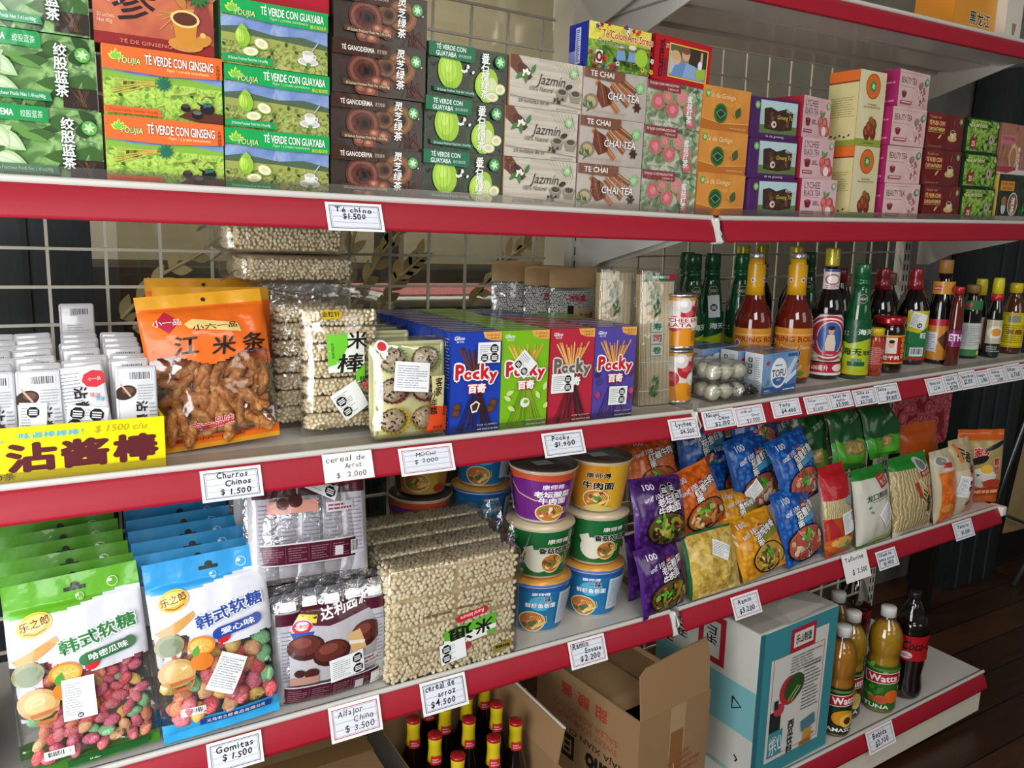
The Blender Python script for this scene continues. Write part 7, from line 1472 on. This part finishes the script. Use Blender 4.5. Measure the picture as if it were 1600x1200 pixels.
# ---- bags on the right
NOO = pm('dried_noodles', [(.3, 'A8925A'), (.5, 'CDB982'), (.7, 'DECFA0')], 70, 'wave', .6, 3, .2, (1, 1, 1), .6, 6)
def std_bag(name, label, cat, M, W, H, D, seed, mf, draw, back='B8B4AC', group='bags at the right end of the lower shelf', inner=None, wr=.006, ins=0):
    t = put(name, None, M, label, cat, group, 'R'); B = Bag(W, H, D, seed, wr, (.03, .08), .45, .35, 0, .004, 14); b = MB(); B.shell(b, mf, pb(back), 20, 30); P = B.P(b, pb, .0012); draw(P, B); part('pouch', b, t)
    if inner: b = MB(); b.rbox(.014, W - .014, -D * .32, D * .3, .02, H * ins, inner, .015, 3); part('contents', b, t)
    return t
REDP = pb('B0141E')
def dred(P, B):
    P.txt('手延', .35, .76, .03, 'D85A5A', .3); P.ell(.82, .60, .13, .055, '8AA8B8'); P.rect(.68, .54, .96, .585, 'B81E2A'); P.txt('陈克明', .82, .562, .03, 'F4ECE4', .22, bold=.01); P.poly([(0, .40), (.1, .44), (.3, .3), (.3, .2), (0, .2)], 'A8242A'); P.ell(.35, .14, .2, .09, 'C8641E'); P.ell(.4, .16, .16, .06, 'E0B060')
    for i in range(8): P.leaf(.5 + .03 * i, .1, .08, .03, ('4E9A3A', '6EAA4A')[i % 2], i * .8)
    sticker(P, .62, .36, .046, .056, .12, ((.88, .82, .10), (.88, .6, .10)))
std_bag('noodle_pack', 'red-topped pack of curly noodles with a white sticker', 'noodle pack', pose((.512, .006, .0065), (.614, .014, .0070), (.480, .050,   .235)), .110, .232, .055, 51, lambda u, v: REDP if v > .62 else NOO if v > .42 else pb('B8481E'), dred)
GRB = pb('1E7A24'); WHB = pb('CFCDBE')
def dwhite(P, B):
    P.rect(.55, .74, .86, .90, 'B8282E', .2); P.rect(.60, .77, .80, .87, 'C8C4B8', .2); P.txt('银', .7, .82, .05, 'B8282E', .12, bold=.02); P.txt('龙口粉丝', .48, .64, .075, '2A5A34', .62, rot=.10, bold=.02); P.line([(.3, .57), (.85, .61)], .006, '4A7A4A'); P.leaf(.2, .5, .06, .03, '4E9A4A', .5); P.leaf(.24, .46, .06, .03, '4E9A4A', -.4); P.rect(.25, .02, .95, .10, 'A8B83A', .06); sticker(P, .66, .38, .050, .050, .70, (), True, 2)
std_bag('noodle_pack', 'white pack of glass noodles with green print and green-tinted top', 'noodle pack', pose((.632, .006, .0065), (.772, .012, .0070), (.628, .046, .215)), .150, .205, .055, 53, lambda u, v: GRB if v > .88 or v < .03 else WHB, dwhite)
MUSH = pm('packed_mushroom_strips', [(.3, 'A08A58'), (.48, 'D0C294'), (.65, 'E4DCB8'), (.8, 'B8A470')], 26, 'wave', .4, 3, .5, (1, 1, 1), .6, 9)
def dmush(P, B):
    P.ell(.66, .86, .11, .09, 'C8C8C4'); P.ell(.66, .86, .08, .065, '6A7A74'); P.rect(.56, .72, .86, .79, 'A8282A', .12); P.txt('陈克明', .71, .755, .04, 'F4ECE4', .22, rot=.12); P.poly([(.40, .62), (.52, .70), (.94, .32), (.80, .16), (.66, .22)], 'D8CCA0'); P.poly([(.43, .60), (.52, .67), (.91, .32), (.80, .19), (.68, .24)], 'C8B078'); P.txt('三鲜', .66, .44, .13, '14120E', None, bold=.03, rot=-.6); P.txt('鲜', .72, .30, .12, '14120E', None, bold=.03, rot=-.5); P.rect(.80, .22, .92, .36, 'B83A1E', .1); P.rect(.42, .46, .5, .66, 'A8342A', .25); P.ell(.76, .52, .1, .05, 'E08A3A', -.8)
std_bag('noodle_pack', 'green-topped clear pack of pale wide noodles', 'noodle pack', pose((.785, .004, .0068), (.968, .010, .0065), (.768, .044, .225)), .180, .215, .065, 55, lambda u, v: GRB if v > .84 else pb('D8D2BC') if v < .07 else MUSH, dmush)
ORP = pm('packed_orange_noodles', [(.3, 'C8520E'), (.5, 'E8701A'), (.7, 'F08A30')], 45, 'noise', .4, 3, .5)
def dora(P, B):
    P.ell(.3, .86, .14, .08, 'D8D0C0'); P.ell(.3, .86, .1, .055, '8A8A80'); P.rect(.34, .76, .66, .83, 'B83028', -.1); P.rect(.25, .71, .8, .75, 'D8D0BC'); P.ell(.4, .2, .14, .06, 'E89A4A')
std_bag('noodle_pack', 'cream pack with a glossy orange noodle bundle', 'noodle pack', pose((.978, .006, .0068), (1.075, .012, .0070), (.935, .040, .205)), .112, .205, .05, 57, lambda u, v: ORP if v < .70 and u > .15 else pb('C8BC9C'), dora)
PNK = pm('packed_pink_noodles', [(.3, 'A84A42'), (.5, 'CC6E62'), (.7, 'DDA090')], 38, 'wave', .4, 3, .5, (1, 1, .5), .5, 7)
def dpink(P, B): P.txt('云吞', .45, .78, .13, '14120E', None, bold=.03, rot=-.5); P.txt('谷', .62, .60, .12, '14120E', None, bold=.03, rot=-.5); P.rect(.2, .7, .32, .95, 'D8803A', .2); sticker(P, .30, .38, .050, .062, -.25, ((.86, .72, .12), (.86, .45, .12))); P.leaf(.4, .12, .1, .06, '2E6A34', .5)
std_bag('noodle_pack', 'pack of pinkish noodles with a white sticker showing two black octagons', 'noodle pack', pose((1.085, .020, .0070), (1.190, .024, .0070), (1.058, .052, .220)), .115, .220, .05, 59, lambda u, v: PNK if v < .62 and u > .5 else pb('C0AE84') if v > .6 else pb('CFC4A8'), dpink)
def dkim(P, B):
    P.txt('家乡', .45, .72, .12, 'B8242A', .34, bold=.04, ol=('F0E8D8', .03)); P.txt('蒸饺', .80, .58, .10, 'B8242A', None, bold=.04, ol=('F0E8D8', .03), vert=True); P.ell(.38, .62, .14, .05, '1A1614', .3); P.ell(.76, .80, .16, .03, '1A1614', .4); P.ell(.5, .42, .18, .09, 'E0DCD0', -.2); P.ell(.55, .5, .10, .06, 'E8B83A'); P.ell(.35, .32, .12, .05, 'C8C4B4', -.6); P.ell(.7, .30, .14, .06, 'B8402A'); P.leaf(.2, .40, .14, .05, '3E7A34', .2); P.rect(0, .12, 1, .24, 'A83A1E', .03); P.lines(.1, .14, .9, .22, 1, 'E8B07A', .6)
std_bag('noodle_pack', 'last pack on the lower shelf, orange-topped with a dumpling picture', 'noodle pack', pose((1.198, .088, .0070), (1.318, .028, .0068), (1.178, .104, .240)), .148, .228, .06, 61, lambda u, v: pb('C85A14') if v > .86 or v < .14 else pb('A8985E'), dkim)
# ---- bags behind
KELP = pb('0E4A1E'); KEL2 = pb('2E8A1E')
for i, (bl, br, tl, W, H, lab) in enumerate((((.520, .130, .175), (.665, .130, .160), (.530, .175, .345), .140, .21, 'dark green bag behind the blue noodle heap, leftmost of three'), ((.640, .100, .190), (.790, .105, .180), (.650, .150, .345), .150, .205, 'dark green bag with a label, middle of the three behind'), ((.775, .090, .205), (.930, .095, .205), (.800, .125, .300), .15, .15, 'dark green bag furthest right of the three behind'))):
    def dk(P, B): P.poly([(.05, .10), (.95, .05), (.95, .32), (.6, .40), (.3, .30), (.05, .40)], '4EA028'); P.ell(.5, .28, .2, .1, '8A6A3A'); P.ell(.5, .28, .15, .07, 'B89A5A'); P.txt('冻豆腐', .6, .68, .07, 'A8B89A', .4, rot=.4, bold=.01)
    std_bag('vegetable_bag', lab, 'food bag', pose(bl, br, tl), W, H, .046, 71 + i, lambda u, v: KELP if v > .36 else KEL2, dk, '0E3A1A', 'dark green bags at the back of the lower shelf', None, .018)
b = MB(); b.rbox(.46, .95, .10, .34, ZL, .17, mat('6A6A60', .7), .02, 2); put('carton', b, (0, 0, 0), 'low dull carton the dark green bags rest on, hardly visible', 'carton', None, 'R') if False else None
std_bag('noodle_pack', 'dull orange pack standing behind the pinkish noodles', 'noodle pack', pose((.985, .115, .0075), (1.170, .115, .0070), (.985, .145, .262)), .18, .255, .05, 75, lambda u, v: pb('B8500E'), lambda P, B: P.rect(.1, .2, .9, .3, '8A3408'), 'A04A10')
b = MB(); PS = pm('pink_floral_cloth', [(.0, 'F08890'), (.30, 'E8707A'), (.44, 'A02832'), (.52, 'E4747C'), (.75, '9A222C')], 26, 'voronoi', .7, 2, 0)
b.rbox(1.40, 1.86, .49, .575, .055, .335, PS, .04, 4); put('cushion', b, (0, 0, 0), 'red and pink floral cushion beyond the right end of the shelving', 'cushion')
b = MB(); b.box(1.42, 1.90, .47, .585, .02, .050, mat('14110F', .5)); b.box(1.42, 1.46, .50, .58, FZ, .02, mat('100E0C', .5)); b.box(1.86, 1.90, .50, .58, FZ, .02, mat('100E0C', .5)); put('bench', b, (0, 0, 0), 'narrow black bench the floral cushion stands on', 'bench')

# ================================================================ bottom shelf
ZBS = ZB + .0046
CARD = pm('corrugated_card', [(.3, '8E6E4A'), (.6, '98774F'), (.8, '86663F')], 2.5, 'noise', .8, 5, 0, None, 0, 0.3); CARDD = mat('5E4630', .8); CARDT = mat('96754F', .75)
# sauce bottle carton
t = put('bottle_carton', None, T(-.538, .030, ZBS), 'open brown carton full of dark bottles with yellow necks', 'carton'); b = MB(); W, D, H = .290, .345, .215
b.box(0, W, 0, .004, 0, H * .55, CARD); b.box(0, W, D - .004, D, 0, H, CARD); b.box(0, .004, .004, D - .004, 0, H, CARD); b.box(W - .004, W, .004, D - .004, 0, H, CARD); b.box(.004, W - .004, .004, D - .004, 0, .004, CARD); part('box', b, t)
b = MB(); b.box(0, .004, 0, .30, 0, .080, CARDT, T(W - .004, .02, H) @ R(.18, 'Y')); b.box(0, .0045, 0, .30, .079, .084, mat('D8D0C4', .8), T(W - .004, .02, H) @ R(.18, 'Y')); part('flap', b, t)
b = MB(); b.box(-.10, 0, 0, .32, 0, .004, mat('6A655C', .7), T(0, .01, H) @ R(-.9, 'Y')); part('flap', b, t)
prb = [(.024, 0), (.0275, .002), (.028, .01), (.028, .145), (.026, .17), (.018, .20), (.0135, .222), (.0125, .26), (.001, .2605)]
sl = [(.0165, .206), (.0150, .222), (.0140, .236), (.0142, .246), (.0150, .262), (.0138, .264), (.001, .2645)]
nb = (('bottle in the near left corner of the carton', -.463, .105), ('bottle second along the left side of the carton', -.474, .190), ('bottle third along the left side of the carton', -.492, .262), ('bottle nearest the front middle of the carton', -.368, .122), ('bottle in the centre of the carton', -.384, .205), ('bottle behind the centre of the carton', -.408, .275), ('bottle at the near right of the carton', -.296, .150), ('bottle midway along the right side of the carton', -.300, .228), ('bottle third along the right side of the carton', -.345, .290), ('bottle in the far right corner of the carton', -.282, .318), ('bottle in the far middle of the carton', -.420, .338))
for lab, x, y in nb:
    b = bottle('yellow-necked red-topped ' + lab, x, y, prb, DKG, [('neck_sleeve', sl, mat('D0B81A', .3, 0, .4)), ('cap', [(.0150, .2625), (.0158, .263), (.0156, .2685), (.0140, .270), (.001, .2705)], mat('A8141E', .35, 0, .4))], [(.206, .226, .0172, 1.5, lambda P: (P.rect(0, 0, 1, 1, 'C0282E'), P.lines(.15, .2, .85, .8, 2, 'E8A0A0')), 'C0282E', .2, 'neck_label')], 'yellow-necked bottles in the open carton', None, 'L', 18, z=ZBS + .005)
# sauce carton, printed upside down
M = pose((-.075, -.012, ZBS + .004), (.185, .012, ZBS + .008), (-.075, -.012, 0)); t = put('sauce_carton', None, M, 'brown carton with upside-down red Chinese lettering and an open front flap', 'carton')
W, D, H = .232, .36, .292; b = MB(); b.box(0, W, 0, .004, 0, H, CARD); b.box(0, W, D - .004, D, 0, H, CARD); b.box(0, .004, .004, D - .004, 0, H, CARD); b.box(W - .004, W, .004, D - .004, 0, H, CARD); b.box(.004, W - .004, .004, D - .004, 0, .004, CARD)
P = Pr(b, face_left(W, D, H), D, H, pp, .0004)
for i, ch in enumerate('甜酸酱'): P.txt(ch, .66 - i * .17, .84, .11, 'A83A2A', .11, rot=PI, bold=.03)
P.txt('SALSA AGRIDULCE', .50, .68, .055, 'A84A34', .64, rot=PI); P.txt('SWEET SOUR SAUCE', .50, .60, .05, 'A84A34', .64, rot=PI); P.txt('SAJA XIAN CI', .62, .50, .05, '1A1612', .5, rot=PI); P.txt('Cnsno', .74, .34, .16, '14110E', .40, rot=PI, bold=.05); P.rect(.28, .24, .42, .46, '14110E'); P.txt('日', .35, .35, .13, '9A7A52', .08, rot=PI, bold=.02)
P = Pr(b, face_front(W, D, H), W, H, pp, .0004); P.rect(.42, .56, .64, 1, 'A88E68'); P.rect(.44, .0, .62, .78, '8A5E34'); P.line([(.5, .5), (.55, .3), (.51, .1)], .01, 'C8B088')
for k, (tx, w) in enumerate((('SANTIAGO', .2), ('COQUIMBO 1234', .34), ('IMPORTADORA CENTRAL', .62), ('COMERCIAL Y CIA LTDA', .62))): P.txt(tx, .62 - .02 * k, .56 - k * .055 - .0, .032, 'A04A3A', w, rot=PI + .04)
part('box', b, t); b = MB(); b.box(.004, W - .004, 0, D * .72, 0, .004, CARDT, T(0, .09, H - .018)); b.box(.01, W * .55, 0, D * .6, 0, .003, mat('A58258', .75), T(0, .06, H - .008) @ R(.03, 'Y')); part('inner_flap', b, t)
b = MB(); prof = [(.004, 0), (W - .004, 0), (W + .004, .095), (W - .006, .128), (.030, .114), (.008, .100)]; vs = [(x, 0, z) for x, z in prof] + [(x, .0035, z) for x, z in prof]; n = len(prof)
b.add(vs, [tuple(range(n)), tuple(reversed(range(n, 2 * n)))] + [(i, n + i, n + (i + 1) % n, (i + 1) % n) for i in range(n)], CARDT); part('flap', b, t, T(0, .001, H) @ R(-.14, 'X'), 'upright front flap')
# white and teal carton
TEAL = mat('3E8A94', .5, 0, .2); CWH = mat('C2C2B8', .6)
t = put('drinks_carton', None, T(.262, -.016, ZBS) @ R(.03, 'Z'), 'white and teal carton with an instruction sheet printed sideways on its front', 'carton', None, 'R'); W, D, H = .302, .345, .405
b = MB(); b.rbox(0, W, 0, D, 0, H, CWH, .003, 2); P = Pr(b, face_front(W, D, H), W, H, pp, .0006, .0001)
P.rect(.005, .004, .995, .996, '3A8892'); P.rect(.0, .0, .06, 1, '2A6A76'); P.poly([(.16, .10), (.86, .10), (.88, .90), (.60, .90), (.58, .80), (.16, .80)], 'D2D0C8'); P.frame(.19, .125, .84, .80, .004, 'A8484A'); P.rect(.19, .13, .37, .30, '3E8A94'); P.rect(.19, .30, .33, .44, '1E2628'); P.ell(.30, .44, .05, .042, 'B83A44')
P.rect(.38, .80, .70, .96, 'A8202E', .02); P.rect(.42, .83, .67, .93, 'D8D4CC', .02); P.txt('乐山制造', .545, .88, .06, '1E1A1A', .2, bold=.03); P.txt('乐山', .3, .20, .1, 'D8E4E4', .2, rot=.2, bold=.02); P.txt('VIDA', .27, .24, .05, 'D8E4E4', .12, shear=.3); P.txt('西瓜饮料', .47, .30, .055, '1A1A1A', None, vert=True, bold=.03)
P.ell(.42, .55, .10, .10, 'B82A34', .4); P.ell(.47, .56, .10, .085, '2E4A24', .6); P.line([(.40, .48), (.52, .56)], .016, '7AA04A'); P.line([(.44, .47), (.55, .55)], .010, '9AC06A'); P.lines(.58, .36, .80, .70, 14, '5A5A58', .3, 4); P.lines(.40, .66, .80, .78, 6, '6A6A60', .3, 8); P.rect(.60, .22, .78, .30, '4A7A8A', .2); P.rect(.64, .14, .74, .22, 'C8903A'); P.line([(.60, .13), (.78, .17)], .012, 'B8742A'); P.rect(.22, .46, .27, .52, '2A2A2A')
for u in (.64, .68, .72, .76): P.ell(u - .03, .125, .012, .016, 'A8642A')
P = Pr(b, face_left(W, D, H), D, H, pp, .0006, .0001); P.rect(.0, .30, 1, .62, '7AB4B8'); P.rect(.0, .0, 1, .02, '8AB4B4'); P.rect(.44, .66, .70, .98, 'A8202E', -.0); P.rect(.49, .70, .65, .94, 'C8C8C0'); P.txt('乐山', .57, .84, .08, '1E1A1A', .14, bold=.03, rot=PI / 2); P.txt('FRAGIL', .28, .80, .075, '1A1A1A', .2, rot=-PI / 2 * 0 + PI / 2, bold=.02); P.txt('FRAGIL', .14, .72, .075, '1A1A1A', .2, rot=PI / 2, bold=.02); P.line([(.80, .52), (.88, .48), (.80, .44), (.80, .52)], .012, '1A1A1A'); P.line([(.85, .14), (.88, .12), (.86, .10)], .012, '1A1A1A')
P = Pr(b, face_top(W, D, H), W, D, pp, .0006, .0001); P.rect(.02, .02, .98, .98, 'A8A498'); P.rect(.30, .0, .62, 1, 'B8B4A8', .05); P.line([(.05, .5), (.95, .52)], .012, '7A7468'); P.poly([(.4, .02), (.9, .05), (.7, .3), (.5, .22)], 'C8C4B8'); P.line([(.2, .2), (.5, .8)], .006, '8A8478'); part('carton_body', b, t)
# juice and cola
def juice(label, x, y, kind, liq, z=ZBS, turn=0.0, k=1.09):
    pr = [(.028, 0), (.0345, .003), (.036, .012), (.036, .150), (.0352, .158), (.0330, .166), (.0355, .176), (.0385, .196), (.0385, .218), (.0350, .240), (.0270, .262), (.0195, .278), (.0165, .288), (.0160, .300), (.001, .3005)]
    def d(P):
        P.rect(0, 0, 1, 1, {'amasco': '1A2A14', 'pina': '1E2A18', 'tuna': '2E6A1E'}[kind]); r = random.Random(2)
        if kind == 'tuna':
            for i in range(26): P.leaf(r.uniform(.05, .95), r.uniform(.3, .95), .16, .10, r.choice(('3E8A24', '5AAA34', '1E5A18', '7AC050')), r.uniform(0, 6.3))
        P.rect(0, .9, 1, .95, '5A8A3A')
        P.rect(.30, .62, .82, .86, 'F0ECE8', .08); P.rect(.32, .635, .80, .845, 'B81A26', .08); P.txt('Watts', .56, .74, .14, 'F8F4F2', .38, rot=.08, bold=.03)
        if kind == 'amasco': P.ell(.56, .36, .24, .17, 'D8901E'); P.ell(.62, .30, .16, .15, 'E8B84A'); P.ell(.62, .30, .08, .08, '4A2A18'); P.txt('DAMASCO', .52, .10, .08, 'F0F0EA', .56, bold=.02)
        elif kind == 'pina':
            P.ell(.5, .42, .2, .22, '8A6A24'); P.ell(.62, .34, .13, .18, 'E8CF6A'); P.txt('PIÑA', .52, .10, .08, 'F0F0EA', .3, bold=.02)
            for i in range(10): P.line([(.36 + .03 * i, .26), (.42 + .03 * i, .58)], .006, '5A4414')
        else: P.ell(.70, .34, .15, .15, 'D86A24'); P.ell(.56, .26, .13, .1, 'C85A3A'); P.rect(.4, .2, .58, .3, 'B84A2A'); P.leaf(.5, .4, .2, .1, '3E7A24', 1.0); P.txt('TUNA', .5, .10, .08, 'E8F0E0', .34, bold=.02)
    return bottle(label, x, y, [((p[0] + .0006) * (1 if p[1] > .27 else k), p[1]) for p in pr], GLASSY, [('cap', [(.0180, .2845), (.0205, .2855), (.0208, .3085), (.0195, .3115), (.001, .312)], mat('DAD8D2', .4))], [(.012, .148, .0366 * k + .0006, 4.4, d, '1A2A14', turn)], 'plastic drink bottles on the bottom shelf', None, 'R', 32, 'bottle', 'juice_bottle', ([((p[0] - .0008) * k, p[1] + .001) for p in pr[:10]] + [(.0240, .266), (.001, .2665)], mat(liq, .12, 0, .3, 0, 60, .5, None, 0, .3)), z)
juice('amber apricot juice bottle against the teal carton', .640, .024, 'amasco', 'C08020', turn=.15)
juice('pineapple juice bottle between the apricot and green-label ones', .734, .062, 'pina', 'C89A1E', turn=.1)
juice('green-label juice bottle with a rounded shoulder, next to the cola', .846, .030, 'tuna', 'CC9A26', turn=-.3, k=1.17)
juice('juice bottle in the second row, white cap over the others', .800, .160, 'pina', 'B88418')
juice('juice bottle at the back, half hidden behind the teal carton', .700, .240, 'amasco', 'A8701A')
def cola(label, x, y, capc, full):
    pr = [(.026, .004), (.039, .0), (.045, .012), (.0465, .03), (.0415, .07), (.0465, .11), (.048, .15), (.047, .19), (.0435, .225), (.031, .262), (.020, .290), (.0135, .302), (.0130, .316), (.001, .3165)]
    lv = .245 if full else .20
    return bottle(label, x, y, pr, GLASSY, [('cap', [(.0140, .302), (.0165, .303), (.0165, .322), (.0155, .324), (.001, .3245)], mat(capc, .4, 0, .3))], [(.128, .205, .0488, 4.8, lambda P: (P.rect(0, 0, 1, 1, 'B0141E'), P.txt('Coca-Cola', .62, .62, .34, '1A0A0C', .5, shear=.4, bold=.02), P.ell(.42, .22, .22, .14, 'E0D8D8'), P.lines(.36, .16, .48, .28, 2, 'B0141E')), 'B0141E', .1)], 'plastic drink bottles on the bottom shelf', None, 'R', 32, 'bottle', 'cola_bottle', ([(p[0] - .0012, p[1] + .002) for p in pr if p[1] < lv - .01] + [(.0385 if full else .0445, lv), (.001, lv + .0005)], mat('120604', .05, 0, .6)), ZBS)
cola('cola bottle with red label and black cap, standing furthest right', .975, .034, '1A1A1C', True)
cola('cola bottle with a red cap at the back', .965, .215, 'B0141E', False)
# cartons under the left bay
b = MB(); b.box(0, .38, 0, .26, 0, .262, CARD); b.box(-.002, .382, .10, .15, .2622, .2635, mat('7A5A34', .6)); put('carton', b, T(-.985, .115, ZBS), 'wide brown carton in the dark under the left bay', 'carton', 'closed cartons under the left bay')
b = MB(); b.box(0, .22, 0, .26, 0, .300, mat('7A5E40', .75)); put('carton', b, T(-1.28, .04, ZBS), 'taller brown carton in the dark at the far left', 'carton', 'closed cartons under the left bay')
